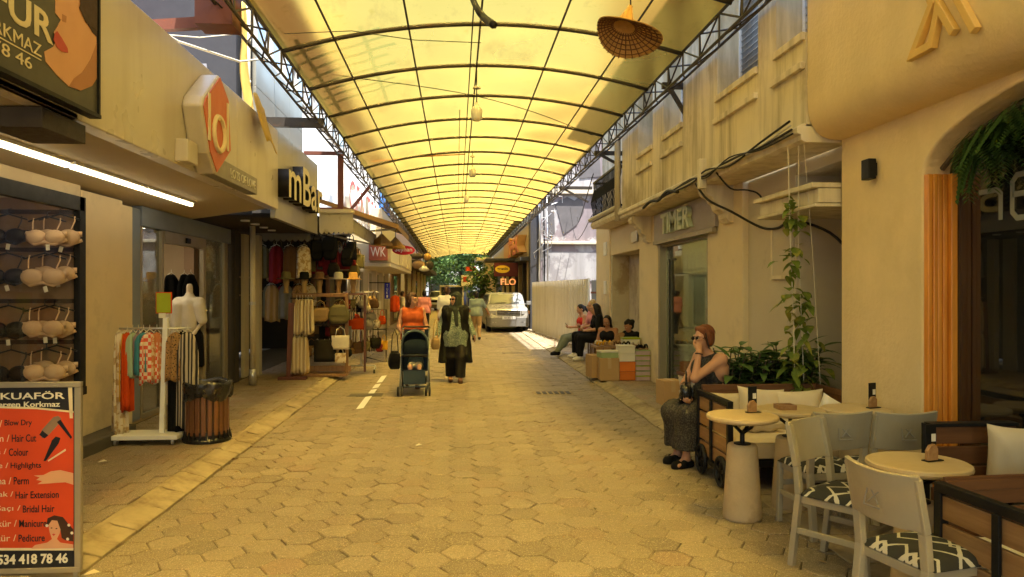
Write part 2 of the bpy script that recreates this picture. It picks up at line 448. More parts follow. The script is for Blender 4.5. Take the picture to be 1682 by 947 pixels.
mx = nn(t, 'ShaderNodeMixShader', i_0=.22); t.links.new(tr.outputs[0], mx.inputs[1]); t.links.new(df.outputs[0], mx.inputs[2])
rf = nn(t, 'ShaderNodeBsdfRefraction'); rf.inputs['Roughness'].default_value = .92; rf.inputs['IOR'].default_value = 1.06; t.links.new(c, rf.inputs[0])
m3 = nn(t, 'ShaderNodeMixShader', i_0=.90); t.links.new(mx.outputs[0], m3.inputs[1]); t.links.new(rf.outputs[0], m3.inputs[2])
t.links.new(m3.outputs[0], t.nodes['Material Output'].inputs[0])
# pavers: each stone has its own tone stored in a mesh attribute (its real colour)
def paver_mat(name, cols, rough=.55):
    m, t, p, co = base(name)
    at = nn(t, 'ShaderNodeAttribute', attribute_name='tone')
    cr = t.nodes.new('ShaderNodeValToRGB'); el = cr.color_ramp.elements
    el[0].position = 0; el[0].color = cols[0] + (1,); el[1].position = 1; el[1].color = cols[-1] + (1,)
    for i, cc in enumerate(cols[1:-1]):
        e = el.new((i + 1) / (len(cols) - 1)); e.color = cc + (1,)
    t.links.new(at.outputs['Fac'], cr.inputs[0])
    n1 = noise(t, co, .45, 6, .6); n2 = noise(t, co, 9, 5, .7); n3 = noise(t, co, 130, 2)
    c = mixc(t, ramp(t, n1, .42, .68), cr.outputs[0], (.19, .15, .095), 'MIX')
    c = mixc(t, .7, cr.outputs[0], c); n7 = noise(t, co, 1.6, 6, .65); c = mixc(t, mathn(t, 'MULTIPLY', ramp(t, n7, .52, .72), .55), c, (.17, .125, .07))
    c = mixc(t, ramp(t, n2, .35, .75), mixc(t, .35, c, (.12, .09, .055)), c)
    n4 = noise(t, co, 38, 4, .7)
    vg = nn(t, 'ShaderNodeTexVoronoi'); vg.inputs['Scale'].default_value = 2.6; t.links.new(co, vg.inputs[0]); gm = mathn(t, 'LESS_THAN', vg.outputs['Distance'], .055); c = mixc(t, mathn(t, 'MULTIPLY', gm, .6), c, (.07, .055, .035)); c = mixc(t, ramp(t, n3, .55, .70), c, (.56, .48, .34)); c = mixc(t, mathn(t, 'MULTIPLY', ramp(t, n4, .50, .72), .75), c, (.12, .09, .05))
    t.links.new(c, p.inputs['Base Color']); p.inputs['Specular IOR Level'].default_value = .45
    t.links.new(mathn(t, 'MULTIPLY_ADD', n2, .35, rough - .17), p.inputs['Roughness'])
    b = t.nodes.new('ShaderNodeBump'); b.inputs['Strength'].default_value = .6; b.inputs['Distance'].default_value = .006
    t.links.new(mathn(t, 'ADD', n3, n2), b.inputs['Height']); t.links.new(b.outputs[0], p.inputs['Normal'])
paver_mat('paver_street', [(.155, .12, .068), (.235, .182, .105), (.31, .245, .15), (.205, .158, .09), (.255, .172, .10)])
paver_mat('paver_walk', [(.235, .16, .09), (.27, .20, .115), (.32, .25, .155), (.255, .165, .10), (.31, .185, .115)])

# ------------------------------------------------------------------ ground, street, kerbs
def pavers(name, cells, z, m, gap=.0028, h=.05, bev=.007, tilt=.006, seed=1):
    r = random.Random(seed); vs = []; fs = []; tone = []
    for poly in cells:
        cx = sum(p[0] for p in poly) / len(poly); cy = sum(p[1] for p in poly) / len(poly)
        tx, ty, dz = r.gauss(0, tilt), r.gauss(0, tilt), r.gauss(0, .0020); n = len(poly); o = len(vs)
        rad = max(math.hypot(p[0] - cx, p[1] - cy) for p in poly)
        poly = [(p[0] + r.gauss(0, .003), p[1] + r.gauss(0, .003)) for p in poly]
        for ring, (ins, dzz) in enumerate(((gap, -h), (gap, -bev * .7), (gap + bev, 0))):
            k = 1 - ins / rad
            for p in poly:
                x = cx + (p[0] - cx) * k; y = cy + (p[1] - cy) * k
                vs.append((x, y, z + dz + dzz + tx * (x - cx) + ty * (y - cy)))
        for q in (0, 1):
            for i in range(n):
                j = (i + 1) % n; fs.append((o + q * n + i, o + q * n + j, o + (q + 1) * n + j, o + (q + 1) * n + i))
        fs.append(tuple(o + 2 * n + i for i in range(n)))
        tn = min(1, max(0, r.gauss(.48, .26))); tone += [tn] * (2 * n + 1)
    me = bpy.data.meshes.new(name); me.from_pydata(vs, [], fs)
    a = me.attributes.new('tone', 'FLOAT', 'FACE'); a.data.foreach_set('value', tone)
    o = link(me, name, m); o['kind'] = 'structure'; return o
def kl(Y): return -2.16 + .002 * (Y - 8)
def kr(Y): return 2.40 + .006 * (Y - 9)
def rise(side, Y): return 1. if side < 0 else min(1., max(.06, (Y - 7.2) / .9))
def clip_poly(poly, f):
    out = []
    for i, a in enumerate(poly):
        b = poly[(i + 1) % len(poly)]; fa, fb = f(a), f(b)
        if fa >= 0: out.append(a)
        if (fa >= 0) != (fb >= 0):
            t_ = fa / (fa - fb); out.append((a[0] + (b[0] - a[0]) * t_, a[1] + (b[1] - a[1]) * t_))
    return out
def area(p): return abs(sum(p[i][0] * p[(i + 1) % len(p)][1] - p[(i + 1) % len(p)][0] * p[i][1] for i in range(len(p)))) / 2
HR = .142; cells = []
nr = 0
for i in range(-20, 26):
    for j in range(2, 185):
        x = i * 1.5 * HR + .05; y = (j + .5 * (i % 2)) * HR * 1.7320508
        y += .05 * math.sin(x * .9) ; x += .012 * math.sin(y * 1.1)
        if y < .4 or y > 44: continue
        poly = [(x + HR * math.cos(math.pi / 3 * k), y + HR * math.sin(math.pi / 3 * k)) for k in range(6)]
        poly = clip_poly(poly, lambda q: q[0] - kl(q[1])); 
        if len(poly) < 3: continue
        poly = clip_poly(poly, lambda q: kr(q[1]) - q[0])
        if len(poly) >= 3 and area(poly) > .004: cells.append(poly)
pavers('road', cells, 0, 'paver_street', seed=3)
def walk(name, x0f, x1, y0, y1, z, seed):
    cells = []; r = random.Random(seed); b = .21; L = .26; row = 0; y = y0
    while y < y1:
        x = x1 if x1 < 0 else x1; off = (row % 2) * L / 2
        a = -5.0 if x1 < 0 else 2.0
        k = 0
        while a + off < 5.2:
            xx = a + off; w_ = .012
            poly = [(xx, y), (xx + L * .5, y + w_), (xx + L, y), (xx + L, y + b), (xx + L * .5, y + b + w_), (xx, y + b)]
            if x1 < 0:
                poly = clip_poly(poly, lambda q: x0f(q[1]) - q[0]); poly = clip_poly(poly, lambda q: q[0] - x1) if len(poly) > 2 else poly
            else:
                poly = clip_poly(poly, lambda q: q[0] - x0f(q[1])); poly = clip_poly(poly, lambda q: x1 - q[0]) if len(poly) > 2 else poly
            if len(poly) > 2 and area(poly) > .004: cells.append(poly)
            a += L
        y += b; row += 1
    return pavers(name, cells, z, 'paver_walk', seed=seed, gap=.002, tilt=.008)
walk('pavement_left', lambda y: kl(y) - .24, -3.75, 1.0, 34, .075, 5)
walk('pavement_right', lambda y: kr(y) + .22, 4.1, 7.93, 34, .075, 6)
walk('pavement_cafe', lambda y: kr(y) + .22, 4.1, 1.0, 7.7, .006, 8)
mb = MB(); mb.add([(-600, -400, -.02), (600, -400, -.02), (600, 900, -.02), (-600, 900, -.02)], [(0, 1, 2, 3)])
tag(mb.build('ground', 'asphalt'), kind='structure')
mb = MB(); mb.add([(-2.9, .3, -.014), (3.9, .3, -.014), (3.9, 44.2, -.014), (-2.9, 44.2, -.014)], [(0, 1, 2, 3)])
tag(mb.build('joint_sand', 'joint_dirt'), kind='structure')
mb = MB()
mb.add([(-5.0, .3, .062), (-2.5, .3, .062), (-2.5, 44, .062), (-5.0, 44, .062)], [(0, 1, 2, 3)])
mb.add([(2.62, 7.7, .0), (5, 7.7, .0), (5, 8.0, .062), (2.62, 8.0, .062)], [(0, 1, 2, 3)])
mb.add([(2.62, .3, -.006), (5, .3, -.006), (5, 7.7, -.0), (2.62, 7.7, -.0)], [(0, 1, 2, 3)])
mb.add([(2.62, 8.0, .062), (5, 8.0, .062), (5, 44, .062), (2.8, 44, .062)], [(0, 1, 2, 3)])
tag(mb.build('pavement_bed', 'joint_dirt'), kind='structure')
mb = MB(); mb.add([(-2.6, 44, .0), (3.6, 44, .0), (3.6, 72, .0), (-2.6, 72, .0)], [(0, 1, 2, 3)])
mb.add([(-6, -9, -.004), (6, -9, -.004), (6, .4, -.004), (-6, .4, -.004)], [(0, 1, 2, 3)])
for a_, b_ in ((-5, -2.6), (3.6, 5)): mb.add([(a_, 34, .07), (b_, 34, .07), (b_, 70, .07), (a_, 70, .07)], [(0, 1, 2, 3)])
mat('road_far', (.31, .25, .16), .85, var=.2, scale=3, bump=.1, objvar=0)
tag(mb.build('road_far_stretch', 'road_far'), kind='structure')
def kerb(name, f, side, y0, y1, seed):
    r = random.Random(seed); mb = MB(); y = y0
    while y < y1:
        L = r.uniform(.42, .52); g = r.uniform(.004, .012); e = r.gauss(0, .006); z = .078 + r.gauss(0, .003)
        ys = (y + g, y + L - g)
        prof = [(0 + e, -.03), (0 + e, .012 + r.uniform(0, .01)), (.03 + e, .028), (.15, .058 + r.gauss(0, .004)), (.185, z), (.235, z), (.235, -.03)]
        vs = []
        for yy in ys:
            vs += [(f(yy) + side * u, yy, v if v < 0 else v * rise(side, yy) + (.004 if rise(side, yy) < 1 else 0)) for u, v in prof]
        n = len(prof); fs = [tuple(range(n)), tuple(range(n, 2 * n))[::-1]] + [(i, n + i, n + (i + 1) % n, (i + 1) % n) for i in range(n)]
        if side > 0: fs = [q[::-1] for q in fs]
        mb.add(vs, fs); y += L
    tag(mb.build(name, 'kerb_stone', bevel=.006), kind='structure')
kerb('kerb_left', kl, -1, 1.0, 34, 1); kerb('kerb_right', kr, 1, 1.0, 34, 2)
# grates, covers, painted sunlight dashes
g = G(909, 645); t1 = thing('drain_grate', 'black slotted drain grate set in the pavers of the middle street', 'drain', (g.x, g.y, 0))
mb = MB()
for k in range(6): mb.box(g.x - .27 + k * .095, g.x - .21 + k * .095, g.y - .13, g.y + .13, .007, .012)
mb.build('slot', 'black_metal', t1)
mb = MB(); mb.box(g.x - .31, g.x + .31, g.y - .16, g.y + .16, -.02, .007); mb.build('frame', 'kerb_stone', t1)
g = G(600, 648); mat('iron', (.09, .08, .06), .6, metal=.4, var=.3, bump=.4, bscale=40)
mb = MB(); mb.box(g.x - .27, g.x + .27, g.y - .16, g.y + .16, -.02, .004); mb.box(g.x - .24, g.x + .24, g.y - .13, g.y + .13, .004, .008)
tag(rebase(mb.build('manhole_cover', 'iron', bevel=.003), (g.x, g.y, 0)), 'rectangular iron manhole cover under the white sun streak on the left', 'manhole cover')
g = G(842, 579); mb = MB(); mb.box(g.x - .27, g.x + .27, g.y - .1, g.y + .1, -.02, .006)
tag(rebase(mb.build('drain_cover', 'iron', bevel=.003), (g.x, g.y, 0)), 'thin dark drain strip across the street in front of the white car', 'drain')
mat('sun_dash_white', (.80, .80, .78), .6, var=.06, bump=.1, objvar=0)
mb = MB(); a0 = G(590, 672); a1 = G(631, 617)  # white dashes laid on the pavers in place of real sunlight
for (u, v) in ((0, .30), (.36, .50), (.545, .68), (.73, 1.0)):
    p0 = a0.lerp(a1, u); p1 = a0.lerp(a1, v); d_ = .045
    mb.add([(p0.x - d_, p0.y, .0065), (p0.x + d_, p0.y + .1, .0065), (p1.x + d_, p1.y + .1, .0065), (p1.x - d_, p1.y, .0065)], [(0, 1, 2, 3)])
tag(rebase(mb.build('sun_dashes', 'sun_dash_white'), (a0.x, a0.y, 0)), 'broken white streak of sunlight painted on the pavers beside the stroller', 'painted sunlight')

# ------------------------------------------------------------------ canopy
def cxl(Y): return -2.02 - .006 * (Y - 8)
CXR = 2.72
def czl(Y): return 4.42 - .006 * (Y - 8)
def cz(x, Y):
    l = cxl(Y); u = (x - l) / (CXR - l); b = czl(Y) * (1 - u) + 4.50 * u
    return b + .34 * (1 - (2 * u - 1) ** 2)
can = thing('street_canopy', 'long arched canopy of yellow sheeting on dark steel ribs over the street', 'canopy', (.35, 8, 0))
mb = MB(); NY = 176
def cfn(u, v):
    Y = -9 + v * 71.2; x = cxl(Y) + (CXR - cxl(Y)) * u
    s = math.sin(math.pi * ((Y - 8.75) / 1.6 % 1)); q = math.sin(math.pi * (u * 6 % 1))
    return (x, Y, cz(x, Y) + .035 + .02 * s * q + .006 * math.sin(Y * 3.1 + u * 17))
mb.grid(cfn, 48, NY * 2); mb.build('sheet', 'canopy_sheet', can, smooth=True)
for k in range(-6, 34):
    Y = 8.75 + 1.6 * k
    mb = MB(); n = 20
    mb.tube([(cxl(Y) + (CXR - cxl(Y)) * i / n, Y, cz(cxl(Y) + (CXR - cxl(Y)) * i / n, Y) - .005) for i in range(n + 1)], .026, 6)
    mb.build('rib', 'steel_dark', can, smooth=True)
for x in (-1.42, -.56, .28, 1.22, 2.02):
    mb = MB(); mb.tube([(x, -9 + 1.6 * i, cz(x, -9 + 1.6 * i) - .012) for i in range(45)], .013, 5); mb.build('purlin', 'steel_dark', can, smooth=True)
def truss(fx, fz, wdt):
    mb = MB(); Y = 0.
    def P(y, a, b): return (fx(y) + a, y, fz(y) + b)
    for a, b in ((0, 0), (0, -.27), (wdt, -.14)):
        mb.tube([P(-8 + 2 * i, a, b) for i in range(36)], .018, 6)
    Y = -8.; k = 0
    while Y < 61:
        s = .62
        for (a0, b0), (a1, b1) in (((0, 0), (0, -.27)), ((0, -.27), (wdt, -.14)), ((wdt, -.14), (0, 0))):
            if k % 2: mb.tube([P(Y, a0, b0), P(Y + s, a1, b1)], .011, 4)
            else: mb.tube([P(Y, a1, b1), P(Y + s, a0, b0)], .011, 4)
        mb.tube([P(Y, 0, 0), P(Y, 0, -.27)], .011, 4)
        Y += s; k += 1
    mb.build('edge_truss', 'steel_dark', can)
truss(lambda y: cxl(y), lambda y: czl(y) + .02, -.22); truss(lambda y: CXR, lambda y: 4.52, .22)
for Y in (9.65, 14.5, 19.5):      # right brackets to the facade
    mb = MB(); mb.bar((CXR, Y, 4.36), (3.06 if Y < 13 else 3.6, Y, 4.36), .06, .08); mb.bar((CXR + .1, Y, 4.34), (3.04 if Y < 13 else 3.5, Y, 3.98), .05, .05)
    mb.build('bracket', 'steel_dark', can)
mb = MB(); mb.bar((-2.05, 11.6, 4.22), (-3.0, 11.6, 4.22), .10, .14); mb.build('bracket', 'steel_dark', can)
mb = MB(); mb.box(-2.42, -2.08, 7.05, 7.35, 4.12, 4.62); mb.bar((-2.1, 7.2, 4.2), (-3.2, 7.2, 4.1), .08, .1); mb.build('bracket', 'steel_rust', can)
p0 = OX(533, 222, -2.25); p1 = OX(533, 318, -2.25)
mb = MB(); mb.bar((-2.25, 14.6, 4.35), (-2.25, 14.6, 3.15), .10, .10); mb.bar((-2.25, 14.6, 3.2), (-2.95, 14.6, 3.2), .09, .09)
mb.bar((-2.25, 14.6, 4.3), (-2.95, 14.6, 4.3), .07, .07); mb.build('post', 'steel_rust', can)
mb = MB(); mb.bar((-2.12, 18.2, 4.15), (-2.75, 18.2, 3.35), .07, .07); mb.build('brace', 'steel_rust', can)

# ------------------------------------------------------------------ left: lingerie shop and its neighbour under the cream fascia
A = thing('lingerie_shop', 'shop with cream fascia, dark framed window and pale pillar at the left', 'shop', (-3.7, 6, .08))
mb = MB(); mb.box(-3.95, -3.70, 7.60, 8.52, .06, 2.64); mb.box(-3.95, -3.72, 8.52, 8.82, .06, 2.60)
mb.box(-3.95, -3.70, -6, 7.60, 2.56, 2.68); mb.box(-3.95, -3.70, -6, 7.55, .06, .62); mb.build('wall', 'plaster_pier', A, bevel=.01)
mb = MB(); mb.box(-3.70, -3.46, 5.0, 8.30, .06, .20); mb.build('step', 'step_stone', A, bevel=.015)
mb = MB(); mb.box(-2.75, -2.60, -6, 9.0, 2.82, 3.97); mb.box(-2.75, -2.60, 9.006, 11.02, 2.82, 3.97); mb.build('fascia', 'cladding_cream', A, bevel=.008)
mb = MB(); mb.add([(-2.75, -6, 2.83), (-2.75, 11.0, 2.83), (-4.0, 11.0, 2.64), (-4.0, -6, 2.64)], [(0, 1, 2, 3)])
mb.add([(-2.75, -6, 3.94), (-2.75, 11.0, 3.94), (-4.6, 11.0, 3.94), (-4.6, -6, 3.94)], [(0, 1, 2, 3)]); mb.build('soffit', 'soffit', A)
for (y0, y1) in ((3.0, 4.9), (5.0, 6.55), (6.63, 8.07), (8.15, 9.5)):
    mb = MB(); mb.box(-3.32, -3.28, y0, y1, 2.69, 2.725)
    lf = mb.build('light_strip', 'strip_light', A)
    mb = MB(); mb.box(-3.34, -3.26, y0 - .02, y1 + .02, 2.726, 2.76); mb.build('housing', 'white_paint', lf)
mb = MB()
for yy in (7.50, -1.0): mb.box(-3.72, -3.66, yy, yy + .12, .62, 2.56)
mb.box(-3.72, -3.66, -1, 7.6, 2.42, 2.56); mb.box(-3.72, -3.64, -1, 7.6, .62, .70); mb.build('window_frame', 'black_metal', A, bevel=.004)
mb = MB(); mb.box(-3.70, -3.694, -1, 7.50, .70, 2.42); mb.build('window_glass', 'glass_clear', A)
mb = MB(); mb.box(-4.9, -4.8, -1, 7.6, 0, 2.6); mb.box(-4.8, -3.72, 7.56, 7.598, .1, 2.55); mb.build('display_wall', 'interior_brown', A)
mb = MB(); mb.box(-5, -3.95, -1, 8.5, 2.58, 2.64); mb.box(-4.8, -3.75, -1, 7.55, .60, .63); mb.build('display_ceiling', 'interior_tan', A)
MB().box(-3.84, -3.79, 2.0, 7.3, 2.55, 2.575).build('fill_light', 'soft_light', A)  # added glowing strip to brighten the bras, no such fitting seen
# terrace wall and wiring above the fascia
A2 = thing('rear_house', 'white rough rendered house set back above the cream fascia', 'house', (-4.4, 8, 3.9))
mb = MB(); mb.box(-6, -4.4, 2, 9.6, 3.95, 7.2); mb.build('wall', 'white_wall', A2)
mb = MB(); mb.box(-4.42, -4.36, 5.2, 7.0, 4.3, 7.0); mb.build('window', 'glass_blue', A2)
parts('window_frame', [(-4.43, -4.34, yy, yy + .07, 4.25, 7.05) for yy in (5.15, 6.98)], 'white_paint', A2)
mb = MB(); mb.box(-6, -4.1, 2, 10.9, 4.66, 4.76); mb.build('ledge', 'black_metal', A2)
mb = MB(); mb.box(-6.5, -4.2, 9.65, 10.9, 4.78, 4.95); mb.build('roof_edge', 'red_trim' if 'red_trim' in MATS else mat('red_trim', (.45, .06, .04), .5).name, A2)

# clothes shop with the grey-blue frame
B = thing('clothes_shop', 'clothes shop with grey blue frame, open sliding door and mannequin inside', 'shop', (-3.8, 10.5, .08))
FXs = -3.80
mb = MB(); mb.box(FXs - .1, FXs, 8.80, 9.22, .08, 2.62); mb.box(FXs - .1, FXs + .02, 9.22, 12.75, 2.42, 2.66)
mb.build('frame_panel', 'frame_blue', B, bevel=.006)
mb = MB()
for y0, y1 in ((9.225, 9.28), (9.86, 9.93), (11.45, 11.55), (12.45, 12.62)): mb.box(FXs - .06, FXs + .005, y0, y1, .1, 2.418)
mb.box(FXs - .06, FXs + .03, 9.93, 11.45, 2.26, 2.415); mb.box(FXs - .06, FXs + .005, 9.28, 12.45, .08, .14); mb.build('door_frame', 'frame_bronze', B, bevel=.004)
mb = MB(); mb.box(FXs + .03, FXs + .06, 10.62, 10.76, 2.30, 2.37); mb.build('door_sensor', 'black_metal', B, bevel=.005)
parts('window_glass', ((FXs - .035, FXs - .03, 9.28, 9.86, .14, 2.418), (FXs - .035, FXs - .03, 11.55, 12.45, .14, 2.418)), 'glass', B)
parts('ceiling_lamp', ((-4.7, -4.45, 9.4, 9.65, 2.575, 2.6), (-5.6, -5.35, 10.4, 10.65, 2.575, 2.6), (-4.7, -4.45, 11.3, 11.55, 2.575, 2.6)), 'shop_light', B)
mb = MB(); mb.box(-6.6, -6.5, 8.8, 13.0, 0, 2.65); mb.box(-6.5, -3.9, 12.7, 12.8, 0, 2.65); mb.box(-6.5, -3.95, 8.7, 8.8, 0, 2.65); mb.box(-6.5, -3.9, 8.8, 12.8, 2.60, 2.65); mb.build('inner_wall', 'interior_tan', B)
mb = MB(); mb.box(-4.46, -4.30, 12.5, 12.69, .1, 2.6); mb.build('column', 'interior_brown', B)
mb = MB(); mb.box(-6.5, -3.8, 8.8, 12.7, .06, .10); mb.build('floor', 'interior_tan', B)
mb = MB(); mb.box(-4.0, -3.72, 12.75, 13.0, .08, 2.66); mb.box(-4.2, -3.95, 13.0, 13.5, .08, 2.66); mb.build('wall', 'interior_dark', B)
# mbar building
D = thing('silver_clad_building', 'silver clad building with mbar sign and a dark end wall', 'building', (-2.65, 12.6, 2.7))
mb = MB()
for i in range(3):
    for j, (z0, z1) in enumerate(((2.70, 3.35), (3.356, 4.02), (4.026, 4.62), (4.626, 5.2))):
        x = -2.64 if j < 2 else -2.92
        mb.box(x - .08, x, 11.05 + i * 1.09, 11.05 + (i + 1) * 1.09 - .006, z0, z1)
mb.box(-2.93, -2.72, 11.06, 14.30, 4.0, 4.02); mb.build('cladding', 'cladding_silver', D, bevel=.004)
mb = MB(); mb.box(-5.4, -2.99, 11.06, 11.10, 2.75, 6.4); mb.build('end_wall', 'dark_panel', D)
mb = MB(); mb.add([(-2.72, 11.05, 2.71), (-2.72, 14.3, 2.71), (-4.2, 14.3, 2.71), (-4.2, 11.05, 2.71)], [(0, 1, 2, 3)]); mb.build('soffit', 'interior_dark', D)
for k in range(4):
    mb = MB(); mb.lathe([(.07, 0), (.07, .02)], (-3.2 - .02 * k, 11.5 + k * .62, 2.688), 12); mb.build('downlight', 'white_paint', D)
mb = MB(); mb.box(-3.1, -3.0, 11.1, 20, 5.21, 6.6); mb.build('upper_window', 'glass_blue', D)
mb = MB()
for k in range(9): mb.box(-3.0, -2.95, 11.15 + k * .95, 11.24 + k * .95, 5.21, 6.6)
mb.box(-3.0, -2.94, 11.1, 20, 5.21, 5.32); mb.box(-3.0, -2.94, 11.1, 20, 5.9, 5.97); mb.build('window_frame', 'white_paint', D)
mb = MB(); mb.box(-3.0, -2.97, 11.0, 11.05, 3.9, 6.2); mb.box(-3.16, -3.0, 10.98, 11.05, 3.9, 6.2); mb.build('corner_post', 'black_metal', D)
# M shaped grey letter on the dark end wall
mb = MB(); mb.prism([(0, 0), (.13, 0), (.3, .38), (.34, 0), (.47, 0), (.40, .78), (.24, .78), (.1, .36), (.05, .6), (-.1, .6)], FY(-4.02, 11.05, 4.15), 0, .02)
tag(rebase(mb.build('letter_sign', mat('letter_grey', (.25, .25, .27), .4).name), (-3.9, 11.03, 4.2)), 'grey angular letter fixed to the dark panel above the fascia', 'sign')
mb = MB(); mb.tube([(-3.02, 10.9, 3.97), (-3.02, 10.9, 4.6), (-3.02, 10.9, 6.0)], .06, 12); mb.tube([(-3.02, 10.9, 4.60), (-3.02, 10.9, 4.66)], .068, 12); mb.tube([(-3.02, 10.9, 5.2), (-3.02, 10.9, 5.26)], .068, 12)
tag(rebase(mb.build('vent_pipe', 'pvc_pipe', smooth=True), (-3.02, 10.9, 3.97)), 'cream vertical pipe in front of the dark panel above the fascia', 'pipe')
# torn yellow fabric
mb = MB()
def fab(u, v):
    z = 5.6 - v * 1.75; return (-2.98 + .1 * u + .1 * v + .02 * math.sin(9 * v), 10.35 + .05 * math.sin(7 * v + u * 3), z)
mb.grid(fab, 4, 14)
mat('yellow_cloth', (.66, .47, .12), .8, var=.1, bump=.1, trans=.3)
tag(rebase(mb.build('fabric_strip', 'yellow_cloth', smooth=True, solid=.004), (-2.9, 10.35, 3.9)), 'long torn yellow fabric strip hanging above the cream fascia', 'fabric')
mb = MB()
def fab2(u, v): return (-2.55 + .10 * v, 9.5 + .55 * u + .3 * v * v, 4.12 - .55 * v + .05 * math.sin(u * 5) - .02 * u)
mb.grid(fab2, 6, 10)
tag(rebase(mb.build('fabric_flap', 'yellow_cloth', smooth=True, solid=.004), (-2.5, 9.8, 3.5)), 'short yellow fabric flap hanging over the red diamond sign', 'fabric')
for nm, pts, r_, m_, lb in (
    ('wire', [(-3.9, 6.2, 5.1), (-3.5, 7.2, 4.5), (-3.1, 8.5, 4.42), (-2.8, 9.8, 4.6), (-2.6, 10.6, 4.9)], .014, 'cable_white', 'thick white cable sagging above the cream fascia'),
    ('wire', [(-3.8, 7.4, 4.42), (-3.3, 8.2, 4.40), (-3.0, 8.9, 4.6), (-2.7, 9.5, 4.86)], .007, 'cable_white', 'thin pale wire looping beside the torn fabric'),
    ('wire', [(-2.3, 7.2, 4.6), (-1.9, 8.4, 4.50), (-1.2, 8.6, 4.62), (-.5, 8.8, 4.6), (.3, 9.2, 4.72)], .005, 'cable_black', 'thin dark wire strung under the nearest canopy bay')):
    mb = MB(); mb.tube(pts, r_, 6, 0); tag(rebase(mb.build(nm, m_, smooth=True), pts[0]), lb, 'wire')
mb = MB(); mb.box(-2.47, -1.88, -9, 62, 5.0, 5.03); mb.box(-2.47, -2.45, -9, 62, 5.03, 5.12)  # added opaque strip out of view, keeps the sun off the left pavement
for k in range(24): mb.bar((-2.1, -8 + 3 * k, 4.45), (-2.1, -8 + 3 * k, 5.0), .03, .03)
mb.build('sun_blocker', 'steel_dark', can)
mb = MB()  # added unseen slats, there to cast stripes of shade on the canopy
for x in (-1.5, -.8): mb.box(x, x + .04, 8.0, 11.6, 6.60, 6.65)
for x in (-1.5, -.8): mb.box(-3.05, x + .04, 11.6, 11.64, 6.60, 6.65)
for k in range(8): mb.obox((-1.1 + .06 * (k % 3), 8.3 + .34 * k, 6.68), (1.1, .08, .05), Matrix.Rotation(-.25, 3, 'Z'))
mb.build('shade_slat', 'white_paint', D)
# ------------------------------------------------------------------ right: old house with shop window
E1 = thing('old_townhouse', 'weathered cream townhouse with streaked upper floor over shop window and doorway', 'building', (3.4, 12, .08))
WIN = [(5.6, 6.76), (7.18, 8.34), (9.63, 10.56), (11.16, 12.08)]; Z0, Z1 = 3.87, 5.7
mb = MB(); ys = [6.16]
prev = 13.25
mb.box(3.0, 3.35, 6.16, 13.25, 3.06, Z0); mb.box(3.0, 3.35, 6.16, 13.25, Z1, 9.4)
edges = [(6.76, 7.18), (8.34, 9.63), (10.56, 11.16), (12.08, 13.25)]
for a, b in edges: mb.box(3.0, 3.35, a, b, Z0, Z1)
mb.box(3.5, 9, 13.25, 17.6, 3.3, 9.4); mb.box(3.36, 9, 6.16, 13.25, 5.8, 9.4); mb.build('upper_wall', 'plaster_old', E1)
for a, b in WIN:
    a = max(a, 6.18); parts('window_ledge', ((2.955, 3.0, a, b + .06, 3.56, 3.62), (2.965, 3.0, a, b + .02, Z0 - .06, Z0 + .01)), 'plaster_old', E1, .006)
mat('mesh_screen', (.16, .17, .18), .5, metal=.4, var=.15, objvar=0)
for i, (a, b) in enumerate(WIN):
    mb = MB(); mb.box(3.28, 3.30, a, b, Z0, Z1); f = mb.build('shutter', 'mesh_screen', E1)
    mb = MB(); n = int((b - a) / .035)
    for k in range(n): mb.box(3.268, 3.274, a + .035 * k, a + .035 * k + .008, Z0, Z1)
    for k in range(26): mb.box(3.262, 3.268, a, b, Z0 + .07 * k, Z0 + .07 * k + .010)
    mb.build('grille', 'alu', f)
    mb = MB(); mb.box(3.255, 3.3, b - .05, b, Z0, Z1); mb.build('frame', 'white_paint', f)
# cornice and soffit
mb = MB()
for y0, y1 in ((6.16, 13.25),):
    mb.prism([(0, 2.92), (.40, 2.92), (.40, 3.08), (-.03, 3.08), (-.08, 3.05), (-.08, 3.0), (-.045, 2.985), (-.045, 2.94)], ((3.0, y0, 0), (1, 0, 0), (0, 0, 1), (0, 1, 0)), 0, y1 - y0)
mb.prism([(-.02, 2.98), (.55, 2.98), (.55, 3.14), (-.02, 3.14), (-.06, 3.10), (-.06, 3.04)], ((3.0, 13.26, 0), (1, 0, 0), (0, 0, 1), (0, 1, 0)), 0, 2.85)
mb.build('cornice', 'trim_cream', E1, bevel=.005)
mb = MB(); mb.box(3.35, 3.8, 8.47, 9.68, .06, 2.92); mb.box(3.35, 3.8, 12.15, 13.40, .06, 2.92); mb.box(3.35, 3.8, 16.04, 17.6, .06, 3.3)
mb.box(3.40, 3.8, 9.68, 12.15, 2.42, 2.92); mb.box(3.37, 3.8, 13.40, 16.04, 2.40, 2.98)
mb.build('pier', 'plaster_pier', E1, bevel=.012)
mb = MB(); mb.box(3.42, 3.95, 7.25, 8.468, -.02, 2.92); mb.box(3.95, 4.1, 6.0, 7.25, -.02, 2.95); mb.box(3.42, 4.1, 6.16, 7.248, 2.80, 2.95); mb.build('grey_wall', 'plaster_grey', E1, bevel=.008)
mb = MB(); mb.box(3.09, 3.95, 6.18, 7.42, 2.37, 2.40); mb.box(3.12, 3.95, 6.18, 7.42, 2.405, 2.53); mb.box(3.06, 3.95, 6.18, 7.44, 2.535, 2.58); mb.build('ledge', 'trim_cream', E1, bevel=.008)
